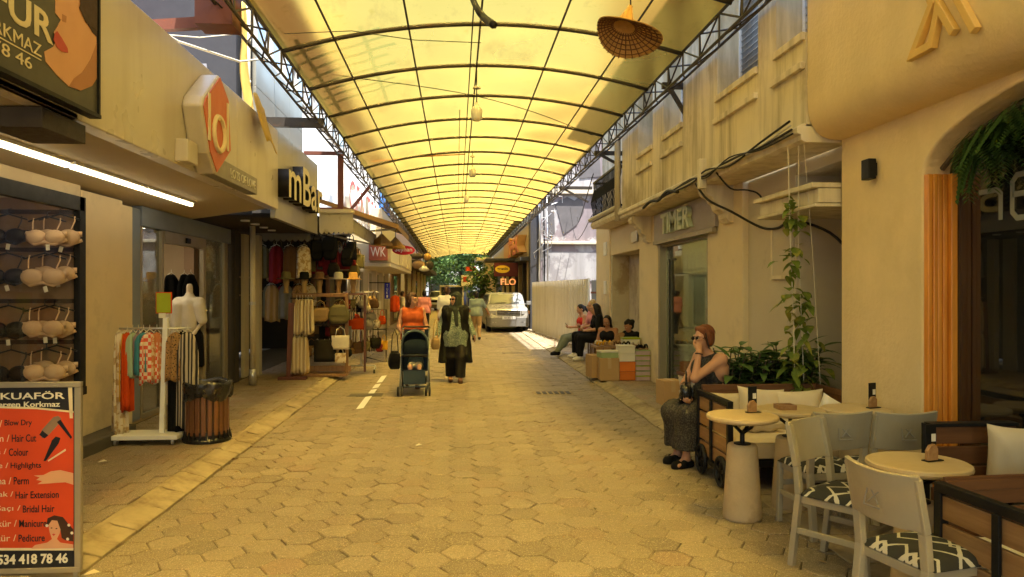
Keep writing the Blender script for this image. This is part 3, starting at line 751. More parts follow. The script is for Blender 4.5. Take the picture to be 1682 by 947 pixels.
def corbel(y):
    mb = MB()
    prof = [(.38, 2.92), (0.02, 2.92), (.0, 2.86), (.03, 2.80), (.10, 2.77), (.12, 2.72), (.16, 2.70), (.18, 2.63), (.25, 2.58), (.26, 2.52), (.30, 2.47), (.38, 2.46)]
    mb.prism(prof, ((3.0, y, 0), (1, 0, 0), (0, 0, 1), (0, 1, 0)), 0, .28); mb.build('corbel', 'trim_cream', E1, bevel=.008)
corbel(8.75); corbel(12.55); 
# marble door surround, recess and door
mat('marble', (.50, .44, .33), .35, var=.18, scale=3, bump=.03, col2=(.34, .27, .18), c2=(.52, .62), objvar=0)
mb = MB(); mb.box(3.75, 3.85, 13.4, 16.04, .06, 2.4); mb.box(3.38, 3.75, 15.9, 16.038, .08, 2.398); mb.build('door_recess', 'marble', E1)
mat('green_paint', (.02, .07, .045), .35, var=.1)
dr = MB().box(3.66, 3.72, 13.55, 14.55, .1, 2.3).build('door', 'green_paint', E1, bevel=.005)
mb = MB(); mb.box(3.645, 3.66, 13.75, 13.80, .9, 1.3); mb.build('handle', 'alu', dr)
mb = MB(); mb.box(3.64, 3.66, 14.16, 14.24, .1, 2.3); mb.build('edge_strip', 'white_paint', dr)
mb = MB(); mb.box(3.33, 3.35, 13.5, 13.95, 2.55, 2.75); mb.build('meter_plate', 'alu', E1, bevel=.004)
mb = MB(); mb.box(3.325, 3.35, 16.3, 16.62, 2.42, 2.72); mb.box(3.325, 3.35, 16.35, 16.6, 1.55, 1.85); mb.build('wall_plate', 'white_paint', E1, bevel=.004)
# shop window
mat('sign_mauve', (.34, .30, .27), .5, var=.05, bump=.03, objvar=0)
mb = MB(); mb.box(3.30, 3.345, 9.26, 12.2, 2.46, 2.90); mb.build('signboard', 'sign_mauve', E1, bevel=.004)
mb = MB(); mb.box(3.28, 3.345, 9.3, 12.2, 2.395, 2.455); mb.box(3.36, 3.52, 12.06, 12.148, .09, 2.39); mb.box(3.36, 3.52, 9.685, 9.73, .09, 2.39); mb.box(3.44, 3.52, 9.73, 12.06, .09, .15); mb.box(3.40, 3.52, 9.73, 12.06, 2.36, 2.40)
mb.build('window_frame', 'frame_bronze', E1, bevel=.004)
mb = MB(); mb.box(3.475, 3.48, 9.735, 12.055, .15, 2.36); mb.build('window_glass', 'glass_green', E1)
mat('interior_pale', (.50, .50, .40), .8, var=.05, objvar=0)
mb = MB(); mb.box(5.6, 5.7, 9.6, 12.3, 0, 2.9); mb.box(3.5, 5.6, 12.15, 12.25, 0, 2.9); mb.box(3.82, 5.6, 9.5, 9.6, 0, 2.9); mb.box(3.5, 5.6, 9.6, 12.2, .02, .09); mb.box(3.82, 5.6, 9.6, 12.2, 2.6, 2.7); mb.build('inner_wall', 'interior_pale', E1)
mb = MB()
mb.box(4.0, 4.06, 9.9, 11.6, 2.52, 2.56)
mb.build('ceiling_lamp', 'shop_light', E1); mb = MB()
for z in (.7, 1.1, 1.5, 1.9): mb.box(4.4, 4.8, 9.65, 10.6, z, z + .03)
for y in (9.65, 10.6): mb.box(4.4, 4.8, y, y + .03, .1, 2.1)
mb.build('inner_shelf', 'white_paint', E1)
mb = MB(); mb.box(3.47, 3.474, 11.5, 11.75, 2.12, 2.15); mb.tube([(3.45, 11.78, .2), (3.45, 11.78, 2.15)], .012, 6); mb.build('door_closer', 'black_metal', E1)
text('shop_letters', 'TIMER', FXR(3.298, 11.55, 2.53), (1.45, .31), mat('letter_green', (.55, .62, .42), .4, bump=0).name, None, .07, bold=.02)
lt = bpy.data.objects['shop_letters']; rebase(lt, (3.298, 10.8, 2.5)); lt.name = 'sign_letters'; tag(lt, 'thick pale green letters on the mauve board over the shop window', 'sign')
# balcony railing
bal = thing('balcony_railing', 'black ornate iron balcony railing beside the townhouse upper floor', 'railing', (3.0, 14.6, 3.14))
mb = MB(); mb.bar((3.0, 13.3, 3.98), (3.0, 16.05, 3.98), .04, .04); mb.bar((3.0, 13.3, 3.2), (3.0, 16.05, 3.2), .04, .03); mb.bar((3.0, 16.05, 3.98), (3.5, 16.05, 3.98), .04, .04); mb.bar((3.0, 16.05, 3.2), (3.5, 16.05, 3.2), .03, .03); mb.build('rail', 'black_metal', bal)
mb = MB()
for k in range(23):
    y = 13.35 + k * .122; mb.tube([(3.0, y, 3.14), (2.98, y, 3.35), (2.94, y, 3.55), (3.0, y, 3.8), (3.0, y, 3.98)], .011, 4)
for k in range(4): mb.tube([(3.05 + k * .12, 16.05, 3.14), (3.05 + k * .12, 16.05, 3.98)], .011, 4)
mb.build('baluster', 'black_metal', bal)
mb = MB(); mb.tube([(2.93, 13.32, 2.9), (2.93, 13.32, 5.5)], .055, 10); tag(rebase(mb.build('drain_pipe', 'pvc_pipe', smooth=True), (2.93, 13.32, 2.9)), 'cream drain pipe on the townhouse corner by the balcony', 'pipe')
mb = MB(); mb.tube([(2.95, 13.4, 3.17), (2.93, 16.1, 3.17)], .05, 10); tag(rebase(mb.build('gutter_pipe', 'pvc_pipe', smooth=True), (2.95, 13.4, 3.1)), 'cream round pipe lying along the balcony edge', 'pipe')
mb = MB(); mb.bar((3.12, 13.32, 3.2), (3.12, 13.32, 5.2), .1, .1); tag(rebase(mb.build('steel_post', 'black_metal'), (3.12, 13.32, 3.2)), 'black steel post at the balcony end of the upper floor', 'post')
# cables
def cable(lb, pts, r, m='cable_black'):
    P = [Vector(p) for p in pts]; out = []
    for i in range(len(P) - 1):
        p0 = P[max(i - 1, 0)]; p1 = P[i]; p2 = P[i + 1]; p3 = P[min(i + 2, len(P) - 1)]
        for k in range(5):
            t_ = k / 5; out.append(.5 * ((2 * p1) + (p2 - p0) * t_ + (2 * p0 - 5 * p1 + 4 * p2 - p3) * t_ ** 2 + (3 * p1 - p0 - 3 * p2 + p3) * t_ ** 3))
    out.append(P[-1]); mb = MB(); mb.tube(out, r, 6); return tag(rebase(mb.build('cable', m, smooth=True), pts[0]), lb, 'cable')
for k in range(4):
    cable(('thick black cable along the townhouse cornice', 'grey black cable sagging under the thick cornice cable', 'pale cable bundled over the cornice cables', 'lowest thin cable of the bundle on the cornice')[k],
          [(2.90 - .01 * k, 6.2, 3.0 + .035 * k), (2.90, 6.9, 2.99 + .02 * k + .02 * math.sin(k * 3)), (2.90, 7.7, 3.06 - .03 * k), (2.89, 8.4, 2.95 + .03 * k), (2.89, 9.0, 3.02 - .02 * k), (2.90, 10.4, 2.94 + .01 * k)], .008 + .003 * (k % 2), 'cable_white' if k == 2 else 'cable_black')
cable('black cable looping from the corbel down across the grey wall', [(2.93, 8.9, 2.95), (2.98, 8.6, 2.72), (3.15, 8.3, 2.55), (3.36, 8.0, 2.35), (3.38, 7.6, 2.30), (3.38, 7.2, 2.34), (3.6, 6.9, 2.2), (3.8, 6.7, 1.9), (3.9, 6.5, 1.85)], .014)
cable('thin cable drooping from the cornice post', [(2.94, 8.2, 2.98), (3.05, 8.05, 2.78), (3.2, 7.95, 2.75), (3.3, 7.85, 2.68), (3.4, 7.8, 2.45)], .010)
cable('grey cable knot on the cornice above the shop sign', [(2.89, 9.5, 2.93), (2.86, 9.9, 2.99), (2.88, 10.4, 2.93), (2.87, 10.8, 2.96), (2.89, 11.3, 2.92)], .022)
cable('dark cable running up the alcove wall beside the meter box', [(3.88, 6.5, 2.9), (3.87, 6.55, 2.75), (3.9, 6.5, 2.6)], .02)
cable('long wire crossing from the broken house to the balcony', [(4.9, 29.8, 4.6), (4.0, 24, 3.9), (3.0, 16.1, 4.2)], .012)
cable('second wire hanging lower from the broken house to the balcony', [(4.6, 29.8, 5.0), (3.9, 24, 3.3), (2.98, 16.1, 3.3)], .010)
mb = MB(); mb.box(2.86, 2.95, 8.55, 8.63, 2.85, 3.2); tag(rebase(mb.build('cable_post', 'trim_cream', bevel=.005), (2.9, 8.6, 2.85)), 'short cream cable stub on the cornice above the corbel', 'post')
for nm, b, lb in (('meter_box', (3.90, 3.95, 6.45, 6.85, 1.95, 2.3), 'grey electric meter box high in the alcove'), ('fuse_box', (3.88, 3.95, 6.35, 6.95, 1.25, 1.78), 'larger grey fuse box with round dial low in the alcove')):
    o = thing(nm, lb, 'electric box', (b[0], (b[2] + b[3]) / 2, b[4])); MB().box(*b).build('case', 'plaster_grey', o, bevel=.01)
    mb = MB(); mb.box(b[0] - .01, b[0], b[2] + .1, b[2] + .18, b[4] + .1, b[4] + .13); mb.lathe([(.001, 0), (.05, 0), (.05, .012)], (0, 0, 0), 14); mb2 = MB(); mb2.box(b[0] - .012, b[0] - .001, b[2] + .2, b[2] + .3, b[5] - .2, b[5] - .1); mb2.build('dial', 'black_metal', o, bevel=.01)
# panel on the grey wall
mb = MB(); mb.box(3.40, 3.42, 7.28, 7.75, 1.80, 2.30); o = rebase(mb.build('wall_panel', 'plaster_grey', bevel=.004), (3.41, 7.5, 1.8)); tag(o, 'shallow framed hatch panel on the grey townhouse wall', 'hatch')
mb = MB(); mb.box(3.39, 3.42, 7.25, 7.78, 1.76, 1.80); mb.box(3.39, 3.42, 7.75, 7.78, 1.8, 2.32); mb.build('frame', 'trim_cream', o, bevel=.003)

# ------------------------------------------------------------------ right: cafe with rounded overhang and arched window
K = thing('cafe_building', 'ochre plastered cafe with rounded overhang and arched shopfront window', 'cafe', (3.3, 4, .08))
mb = MB(); YC, HW, SP, RI = 3.5, 1.52, 2.47, .44
arch = [(YC - HW * math.cos(math.pi * k / 28), SP + RI * math.sin(math.pi * k / 28)) for k in range(29)]
poly = [(6.14, -.02), (6.14, 2.96), (-6, 2.96), (-6, -.02), (YC - HW, -.02)] + arch + [(YC + HW, -.02)]
mb.prism(poly, ((3.3, 0, 0), (0, 1, 0), (0, 0, 1), (1, 0, 0)), 0, .34); mb.build('wall', 'plaster_cafe', K, bevel=.018, seg=3)
mb = MB(); prof = [(.6, 2.935), (.32, 2.935), (.2, 2.94), (.13, 2.965), (.075, 3.01), (.03, 3.08), (.008, 3.16), (0, 3.26), (0, 4.2), (0, 6.5), (.6, 6.5)]
n = 26
def bulge(u, v):
    i = u * (len(prof) - 1); k = min(int(i), len(prof) - 2); f_ = i - k
    a, b = prof[k], prof[k + 1]; return (3.0 + a[0] + (b[0] - a[0]) * f_, 6.15 - 12.15 * v, a[1] + (b[1] - a[1]) * f_)
mb.prism(prof, ((3.0, 6.15, 0), (1, 0, 0), (0, 0, 1), (0, -1, 0)), 0, 12.15)
o = mb.build('overhang', 'plaster_cafe', K, smooth=False, bevel=.02, seg=3)
for p in o.data.polygons: p.use_smooth = abs(p.normal.y) < .5
mb = MB()
for k in range(4): mb.box(3.305 + k * .036, 3.338 + k * .036, YC + HW - .055 - .006 * (k % 2), YC + HW - .004, .0, 2.465)
mb.box(3.452, 3.50, YC + HW - .09, YC + HW - .004, .0, 2.465); mb.build('window_jamb', 'orange_wood', K, bevel=.006)
mb = MB(); mb.box(3.50, 3.56, YC - HW, YC + HW - .125, -.02, .45); mb.box(3.5, 3.56, YC - HW, YC - HW + .1, .45, 2.9); mb.build('window_sill', 'interior_dark', K)
mb = MB(); mb.box(3.50, 3.508, YC - HW + .1, YC + HW - .004, .45, 2.93); mb.build('window_glass', 'glass_dark', K)
mat('olive_dark', (.055, .055, .02), .7, var=.3, scale=1.5, objvar=0)
mb = MB(); mb.box(6.5, 6.6, -1, 7.0, 0, 3); mb.box(3.66, 6.5, 6.15, 6.25, 0, 2.93); mb.box(3.66, 6.5, 0, .1, 0, 3); mb.box(3.64, 6.5, 0, 6.15, 2.97, 3.0); mb.box(3.64, 6.5, .1, 6.15, .03, .07); mb.build('inner_wall', 'olive_dark', K)
mb = MB(); mb.box(4.6, 4.7, 4.2, 6.1, .06, 2.9); mb.build('inner_partition', 'interior_brown', K)
mat('dark_band', (.07, .075, .07), .5, var=.1, objvar=0)
mb = MB(); mb.box(3.515, 3.53, YC - HW + .1, YC + HW - .005, 2.06, 2.93); mb.build('window_band', 'dark_band', K)
mat('glass_letter', (.22, .225, .19), .5, bump=0)
def stroke(name, segs, fr, wd, d0, d1, m, parent=None, lab=None, cat=None):
    mb = MB()
    for poly in segs:
        P = [Vector((a, b)) for a, b in poly]; L = []; Rr = []
        for i, p in enumerate(P):
            t0 = (P[i] - P[i - 1]).normalized() if i else (P[1] - P[0]).normalized(); t1 = (P[i + 1] - P[i]).normalized() if i < len(P) - 1 else t0
            tt = (t0 + t1).normalized(); nn_ = Vector((-tt.y, tt.x)); s_ = wd / 2 / max(.35, nn_.dot(Vector((-t0.y, t0.x))))
            L.append(p + nn_ * s_); Rr.append(p - nn_ * s_)
        mb.prism([tuple(q) for q in L + Rr[::-1]], fr, d0, d1)
    return mb.build(name, m, parent, bevel=.004)
segs = [[(.0, .20), (.17, .20), (.20, .17), (.20, 0)], [(.52, .27), (.34, .27), (.30, .23), (.30, .04), (.34, 0), (.48, 0), (.52, .04), (.52, .11), (.48, .15), (.30, .15)], [(.86, .27), (.68, .27), (.64, .23), (.64, .04), (.68, 0), (.86, 0)]]
o = stroke('glass_lettering', segs, FXR(3.499, 4.72, 2.10), .035, 0, .004, 'glass_letter'); rebase(o, (3.52, 4.4, 2.1)); tag(o, 'grey rounded lettering on the dark cafe window under the fern', 'lettering')
E_ = 3.0
P1 = [(-4.53, 3.66), (-4.42, 3.44), (-4.62, 3.18), (-4.43, 3.185), (-4.36, 3.40), (-4.22, 3.19)]
o = stroke('cafe_logo', [[(a, b) for a, b in P1], [(-4.33, 3.62), (-4.04, 3.14)]], FXR(2.999, 0, 0), .05, 0, .045, mat('logo_ochre', (.66, .42, .12), .45, bump=.05).name)
rebase(o, (3.0, 4.4, 3.1)); tag(o, 'raised ochre angular line logo on the rounded cafe overhang', 'sign')
wl = thing('wall_lamp', 'small black box lamp on the cafe wall beside the arch', 'lamp', (3.25, 5.62, 2.5))
mb = MB(); mb.box(3.215, 3.28, 5.565, 5.675, 2.52, 2.68); mb.build('case', 'black_metal', wl, bevel=.006)
mb = MB(); mb.box(3.28, 3.30, 5.59, 5.65, 2.55, 2.65); mb.build('mount', 'black_metal', wl)
# inside: green round armchair, shelf
mat('green_chair', (.10, .30, .02), .7, var=.1); c = thing('green_armchair', 'bright green round armchair inside the cafe window', 'armchair', (4.05, 3.85, .08))
mb = MB(); mb.ell((4.05, 3.9, .62), (.28, .30, .36), 18); mb.build('back', 'green_chair', c, smooth=True); mb = MB(); mb.ell((4.0, 3.75, .4), (.28, .28, .13), 16); mb.build('seat', 'green_chair', c, smooth=True)
mb = MB(); mb.lathe([(.16, .08), (.04, .1), (.03, .3)], (4.0, 3.8, 0), 12); mb.build('pedestal', 'black_metal', c)

# ------------------------------------------------------------------ right background
ho = thing('site_hoarding', 'tall cream corrugated metal hoarding round the demolished plot', 'fence', (3.2, 23, .08))
mb = MB(); a0 = Vector((3.49, 19.4, .08)); a1 = Vector((2.92, 28.4, .08)); L = (a1 - a0).length; U = (a1 - a0) / L; N_ = Vector((-U.y, U.x, 0))
def corr(u, v):
    s = u * L; ph = (s / .25) % 1; d = .035 * (1 if .12 < ph < .42 else (0 if .5 < ph else (ph / .12 if ph < .12 else (.5 - ph) / .08)))
    return tuple(a0 + U * s + N_ * d + Vector((0, 0, 1.86 * v)))
mb.grid(corr, 500, 1); mb.build('corrugated_panel', 'hoarding', ho, solid=.003)
mb = MB(); mb.bar(a0, a0 + Vector((0, 0, 1.88)), .05, .05); mb.build('end_post', 'white_paint', ho)
g = thing('site_gate', 'dark grey sheet metal gate beside the townhouse pier', 'gate', (3.75, 19.3, .08))
mb = MB(); mb.box(3.55, 4.4, 19.3, 19.33, .1, 1.9); mb.box(3.96, 3.98, 19.28, 19.3, .1, 1.9); mb.build('gate_panel', 'hoarding_grey', g); mb = MB(); mb.box(3.52, 4.4, 19.26, 19.28, 1.55, 1.60); mb.build('rail', 'steel_rust', g)
br = thing('ruined_house', 'pink white peeling party wall of the half demolished house', 'house', (5.5, 30, 0))
mb = MB(); mb.box(3.35, 11, 30.0, 30.3, -.02, 9); mb.box(7.5, 7.8, 20, 30, -.02, 8); mb.build('party_wall', 'lilac_wall', br)
mb = MB(); mb.box(3.3, 11, 29.86, 30.0, 3.50, 3.62); mb.box(3.3, 11, 29.82, 30.0, 5.55, 5.75); mb.build('ledge', 'plaster_grey', br, bevel=.02)
mb = MB(); mb.box(3.5, 11, 29.97, 30.0, 2.0, 3.2); mb.build('plaster_patch', mat('plaster_pale', (.36, .35, .35), .8, var=.15, scale=1.5, col2=(.25, .235, .24), c2=(.5, .56), streak=2., sc=(.17, .16, .16), objvar=0).name, br)
mat('hole_dark', (.12, .11, .11), .9, var=.4, scale=2)
mb = MB(); mb.prism([(4.35, 3.9), (4.9, 4.3), (5.2, 4.9), (5.1, 5.5), (4.8, 5.3), (4.5, 5.45), (4.0, 5.2), (4.2, 4.5)], FY(0, 29.99, 0), 0, .02); mb.prism([(3.7, 3.7), (4.0, 4.0), (3.95, 5.3), (3.65, 5.5)], FY(0, 29.99, 0), 0, .02); mb.prism([(5.0, 6.2), (5.9, 6.3), (5.8, 7.6), (5.2, 7.7)], FY(0, 29.99, 0), 0, .02); mb.build('broken_patch', 'hole_dark', br)
for i, (x, z0, z1, r_) in enumerate(((3.3, 2, 6.4, .05), (3.48, .5, 6, .035), (3.62, 1, 5.4, .03))):
    mb = MB(); mb.tube([(x, 29.4, z0), (x + .02, 29.4, (z0 + z1) / 2), (x - .03, 29.4, z1)], r_, 6)
    tag(rebase(mb.build('conduit', 'alu' if i != 1 else 'black_metal', smooth=True), (x, 29.4, z0)), ('grey upright conduit beside the dark building corner', 'thin black conduit between the grey conduits', 'thin grey conduit nearest the pink wall')[i], 'pipe')
mb = MB(); rr = random.Random(4)
for k in range(26):
    p = Vector((3.35 + rr.random() * .5, 29.3, 3.2 + rr.random() * 3.0)); q = p + Vector((rr.uniform(-.4, .4), rr.uniform(-.1, .1), rr.uniform(-.7, .7)))
    mb.tube([p, (p + q) / 2 + Vector((rr.uniform(-.2, .2), 0, rr.uniform(-.2, .2))), q], .012, 4)
tag(rebase(mb.build('wire_tangle', 'alu'), (3.4, 29.3, 3)), 'pale tangle of loose wires on the conduits by the dark corner', 'wires')
# rubble strip by the fence
mb = MB()
for k in range(160):
    u = rr.random(); p = a0.lerp(a1, u) + Vector((-.12 - rr.random() * .25, 0, .01)); s = rr.uniform(.015, .05); mb.obox(p, (s, s * rr.uniform(.5, 1), s * .7), Euler((rr.random() * 3, rr.random() * 3, rr.random() * 3)).to_matrix())
tag(mb.build('gravel', 'kerb_stone'), kind='stuff')
F = thing('far_shop_building', 'shop building with yellow upper fascia and black ground floor beyond the hoarding', 'building', (3.0, 40, 0))
mat('fascia_yellow', (.56, .44, .24), .5, var=.08, objvar=0); mat('orange_panel', (.62, .30, .12), .5, var=.08, objvar=0)
mb = MB(); mb.box(3.05, 8, 30.31, 62, 3.0, 8.0); mb.box(2.98, 3.05, 30.31, 46, 3.05, 4.5); mb.build('upper_wall', 'fascia_yellow', F)
mb = MB(); mb.box(2.93, 2.98, 36.5, 46, 3.5, 4.45); mb.build('fascia_panel', 'orange_panel', F)
mb = MB(); mb.box(2.95, 3.3, 29.5, 30.3, .0, 4.7); mb.box(2.6, 3.3, 30.3, 44, 2.86, 3.0); mb.box(3.3, 8, 30.4, 62, 0, 2.86); mb.build('black_corner', 'dark_panel', F)
for k in range(9): 
    mb = MB(); mb.box(3.02, 3.2, 31.5 + 2.2 * k, 31.8 + 2.2 * k, 0, 2.85); mb.build('column', 'steel_dark' if k % 2 else 'fascia_yellow', F)
mb = MB(); mb.box(3.24, 3.26, 30.4, 50, .2, 2.7); mb.build('shop_glass', 'glass_dark', F)
text('t', 'İPEK', FXR(2.97, 37.6, 3.25), (6.4, 1.0), mat('red_letter', (.62, .05, .015), .4, bump=0).name, None, .35, bold=.03, sides=mat('letter_side', (.70, .42, .18), .5).name)
lt = bpy.data.objects['t']; lt.name = 'fascia_letters'; rebase(lt, (2.9, 34.5, 3.2)); tag(lt, 'huge red raised letters on the far yellow fascia', 'sign')
gs = thing('hanging_sign', 'dark maroon hanging sign with a yellow oval', 'sign', (2.2, 33, 2.3)); mat('maroon', (.10, .012, .012), .45); mat('sign_yellow', (.72, .48, .03), .45, bump=0); mat('sign_black', (.015, .012, .01), .5, bump=0)
MB().box(1.66, 2.74, 33, 33.12, 2.24, 2.86).build('panel', 'maroon', gs, bevel=.01); mb = MB(); mb.prism([(2.04 + .33 * math.cos(a * math.pi / 12), 2.57 + .17 * math.sin(a * math.pi / 12)) for a in range(24)], FY(0, 33, 0), .001, .01); mb.build('oval', 'sign_yellow', gs)
text('lettering', 'gratis', FY(2.04 - .24, 32.988, 2.5), (.48, .15), 'sign_black', gs, .006, bold=.02)
MB().box(1.3, 3.0, 33.15, 36, 2.96, 3.06).build('shelter_top', 'dark_panel', gs)
fs = thing('flo_sign', 'red glowing FLO letters under the maroon hanging sign', 'sign', (2.3, 33, 1.85)); text('lettering', 'FLO', FY(1.96, 33.0, 1.86), (.68, .29), emat('flo_red', (1., .16, .02), .3).name, fs, .05, bold=.02)
MB().box(1.95, 2.66, 33.0, 33.04, 1.82, 1.86).build('rail', 'black_metal', fs)
H = thing('corner_house', 'ochre corner house with flat eaves at the far right street end', 'house', (3, 62, 0)); mb = MB(); mb.box(2.4, 9, 62.2, 70, 0, 4.1); mb.build('wall', 'fascia_yellow', H); mb = MB(); mb.box(1.6, 9, 61.8, 70, 4.1, 4.35); mb.box(1.5, 2.4, 62.0, 70, 2.85, 3.1); mb.build('eaves', 'trim_cream', H)
mb = MB(); mb.box(2.38, 2.4, 63, 69, .3, 2.4); mb.build('window', 'glass_dark', H)
# ------------------------------------------------------------------ left background
Bg = thing('bag_shop', 'dark open fronted bag shop stacked with goods under scalloped awnings', 'shop', (-3.4, 16, .08))
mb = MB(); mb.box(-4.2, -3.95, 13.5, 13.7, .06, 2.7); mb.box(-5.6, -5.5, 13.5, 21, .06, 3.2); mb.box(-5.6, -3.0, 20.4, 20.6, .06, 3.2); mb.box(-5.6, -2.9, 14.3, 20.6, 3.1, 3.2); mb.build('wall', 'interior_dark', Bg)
mb = MB(); mb.box(-3.72, -3.62, 13.9, 14.1, .07, 2.65); mb.box(-3.86, -3.80, 13.6, 13.9, .07, 2.65); mb.build('door_post', 'pvc_pipe', Bg)
mb = MB(); mb.box(-5.4, -3.2, 20.2, 20.38, 1.6, 1.63); mb.box(-5.4, -3.2, 20.2, 20.38, 2.1, 2.13); mb.box(-5.48, -5.2, 14, 20, 1.5, 1.53); mb.box(-5.48, -5.2, 14, 20, 1.95, 1.98); mb.build('shelf', 'rack_wood', Bg)
mat('awning_cream', (.50, .45, .33), .8, var=.08, bump=.1, col2=(.28, .22, .13), c2=(.58, .68), trans=.15); mat('awning_brown', (.27, .165, .075), .8, var=.1, bump=.1, trans=.1); mat('awning_grey', (.20, .19, .16), .8, var=.1)
aw = thing('cream_awning', 'stained cream awning with scalloped valance over the bag racks', 'awning', (-2.3, 14.4, 2.7))
def scal(x0, x1, y0, y1, zt, zb, n, m, par, nm='valance'):
    mb = MB(); L = math.hypot(x1 - x0, y1 - y0); pts = [(0, zt), (0, zb)]
    for i in range(n):
        for k in range(1, 7): pts.append(((i + k / 6) * L / n, zb - .045 * math.sin(math.pi * k / 6)))
    pts.append((L, zt)); U_ = Vector((x1 - x0, y1 - y0, 0)) / L
    mb.prism(pts, ((x0, y0, 0), U_, (0, 0, 1), U_.cross(Vector((0, 0, 1)))), 0, .006); return mb.build(nm, m, par)
scal(-2.62, -1.98, 14.38, 14.38, 3.12, 2.76, 7, 'awning_cream', aw); scal(-1.98, -1.98, 14.38, 18.5, 2.98, 2.76, 36, 'awning_cream', aw)
mb = MB(); mb.add([(-2.62, 14.38, 3.2), (-1.96, 14.38, 2.99), (-1.96, 18.5, 2.99), (-2.62, 18.5, 3.2)], [(0, 1, 2, 3)]); mb.build('canvas', 'awning_cream', aw, solid=.006)
mb = MB(); mb.box(-2.64, -1.96, 14.34, 14.42, 3.12, 3.19); mb.tube([(-2.6, 14.5, 2.74), (-1.98, 18.3, 2.74)], .02, 6); mb.build('frame', 'pvc_pipe', aw)
a2 = thing('inner_awning', 'dim grey scalloped awning inside the bag shop doorway', 'awning', (-3.3, 14.2, 2.6)); scal(-3.86, -2.75, 14.2, 14.2, 2.72, 2.60, 10, 'awning_grey', a2)
MB().box(-3.86, -2.7, 14.2, 16, 2.72, 2.74).build('canvas', 'awning_grey', a2)
a3 = thing('brown_awning', 'large plain brown awning sloping out to the canopy edge', 'awning', (-2, 16.5, 3.1))
mb = MB(); mb.add([(-2.85, 15.0, 3.50), (-1.30, 16.6, 3.10), (-1.30, 20.2, 3.10), (-2.85, 20.2, 3.62)], [(0, 1, 2, 3)]); mb.build('canvas', 'awning_brown', a3, solid=.02)
mb = MB(); mb.add([(-1.30, 16.6, 3.10), (-1.30, 20.2, 3.10), (-1.30, 20.2, 2.98), (-1.30, 16.6, 2.98)], [(0, 1, 2, 3)]); mb.add([(-2.85, 15.0, 3.50), (-1.30, 16.6, 3.10), (-1.30, 16.6, 3.0), (-2.85, 15.0, 3.42)], [(0, 1, 2, 3)]); mb.build('valance', 'awning_brown', a3, solid=.01)
mb = MB(); mb.tube([(-2.8, 17, 2.9), (-1.4, 17.2, 3.05)], .025, 6); mb.build('arm', 'alu', a3)
# houses farther along the left side
W1 = thing('white_building', 'bright white building with red lettering behind the left canopy edge', 'building', (-3.3, 24, 0))
mb = MB(); mb.box(-9, -3.3, 20.7, 33, 3.3, 9.0); mb.box(-9, -3.5, 20.7, 33, 0, 3.3); mb.build('wall', 'white_paint', W1)
parts('window', [(-3.32, -3.27, 21.5 + k * 2.2, 22.7 + k * 2.2, 6.2, 7.8) for k in range(5)], 'glass_blue', W1)
parts('pilaster', [(-3.3, -3.22, 21 + k, 21.12 + k, 3.4, 9) for k in range(12)], 'white_wall', W1)
text('t', 'CENTER', FX(-3.2, 21.6, 3.95), (7.5, .95), mat('red_sign', (.55, .05, .02), .4, bump=0).name, None, .12, sides='white_paint')
lt = bpy.data.objects['t']; lt.name = 'wall_letters'; rebase(lt, (-3.2, 25, 3.9)); tag(lt, 'red letters along the white building above the brown awning', 'sign')
bs = thing('blue_banner', 'blue and white round graphic banner on the white building', 'banner', (-3.2, 31, 4)); MB().box(-3.22, -3.12, 29.5, 33.2, 3.5, 6.4).build('panel', 'white_paint', bs)
mat('banner_blue', (.05, .16, .42), .5, bump=0); mb = MB(); mb.tube([(-3.10, 31.3 + 1.15 * math.cos(a * .26), 4.7 + .95 * math.sin(a * .26)) for a in range(24)], .2, 4, closed=True); mb.box(-3.12, -3.10, 29.6, 33.1, 5.9, 6.35); mb.build('emblem', 'banner_blue', bs)
W2 = thing('cream_balcony_house', 'cream house with boxed overhanging balcony past the bag shop', 'house', (-2.6, 27, 0))
mat('house_cream', (.62, .55, .38), .7, var=.06, objvar=0)
mb = MB(); mb.box(-2.9, -1.86, 21.0, 30.5, 2.30, 2.42); mb.box(-2.9, -1.84, 21.0, 21.1, 2.42, 2.95); mb.box(-1.9, -1.84, 21.1, 30.5, 2.42, 3.0); mb.box(-2.9, -2.5, 25.2, 30.5, 2.42, 4.4); mb.build('balcony', 'house_cream', W2, bevel=.01)
mb = MB(); mb.box(-6, -2.95, 20.9, 33, 0, 3.4); mb.build('wall', 'house_cream', W2)
parts('shop_window', [(-2.96, -2.9, 21.8 + 2.3 * k, 23.3 + 2.3 * k, .2, 2.2) for k in range(4)], 'glass_dark', W2)
parts('pilaster', [(-2.94, -2.78, 21.3 + 2.3 * k, 21.55 + 2.3 * k, 0, 2.3) for k in range(5)], 'house_cream', W2)
parts('louver', [(-1.83, -1.80, 24 + .9 * k, 24.5 + .9 * k, 2.45, 3.0) for k in range(6)], 'plaster_grey', W2)
rs = thing('red_board', 'red and white shop board on the cream balcony front', 'sign', (-2.2, 21, 2.7)); mat('board_red', (.36, .10, .06), .5, bump=0)
MB().box(-2.45, -1.93, 20.93, 20.99, 2.47, 2.93).build('panel', 'board_red', rs); text('lettering', 'WK', FY(-2.4, 20.928, 2.58), (.42, .26), 'white_paint', rs, .004)
ov = thing('oval_sign', 'red oval hanging sign with white script over the street', 'sign', (-1.43, 20, 2.55)); mb = MB(); mb.prism([(-1.42 + .30 * math.cos(a * math.pi / 14), 2.71 + .125 * math.sin(a * math.pi / 14)) for a in range(28)], FY(0, 20, 0), -.06, 0); mb.build('panel', mat('oval_red', (.46, .012, .03), .4, bump=0).name, ov)
text('lettering', 'Seyhan', FY(-1.65, 19.998, 2.64), (.46, .15), 'white_paint', ov, .004, bold=.01); MB().box(-1.9, -1.4, 20.02, 20.05, 2.83, 2.86).build('arm', 'black_metal', ov)
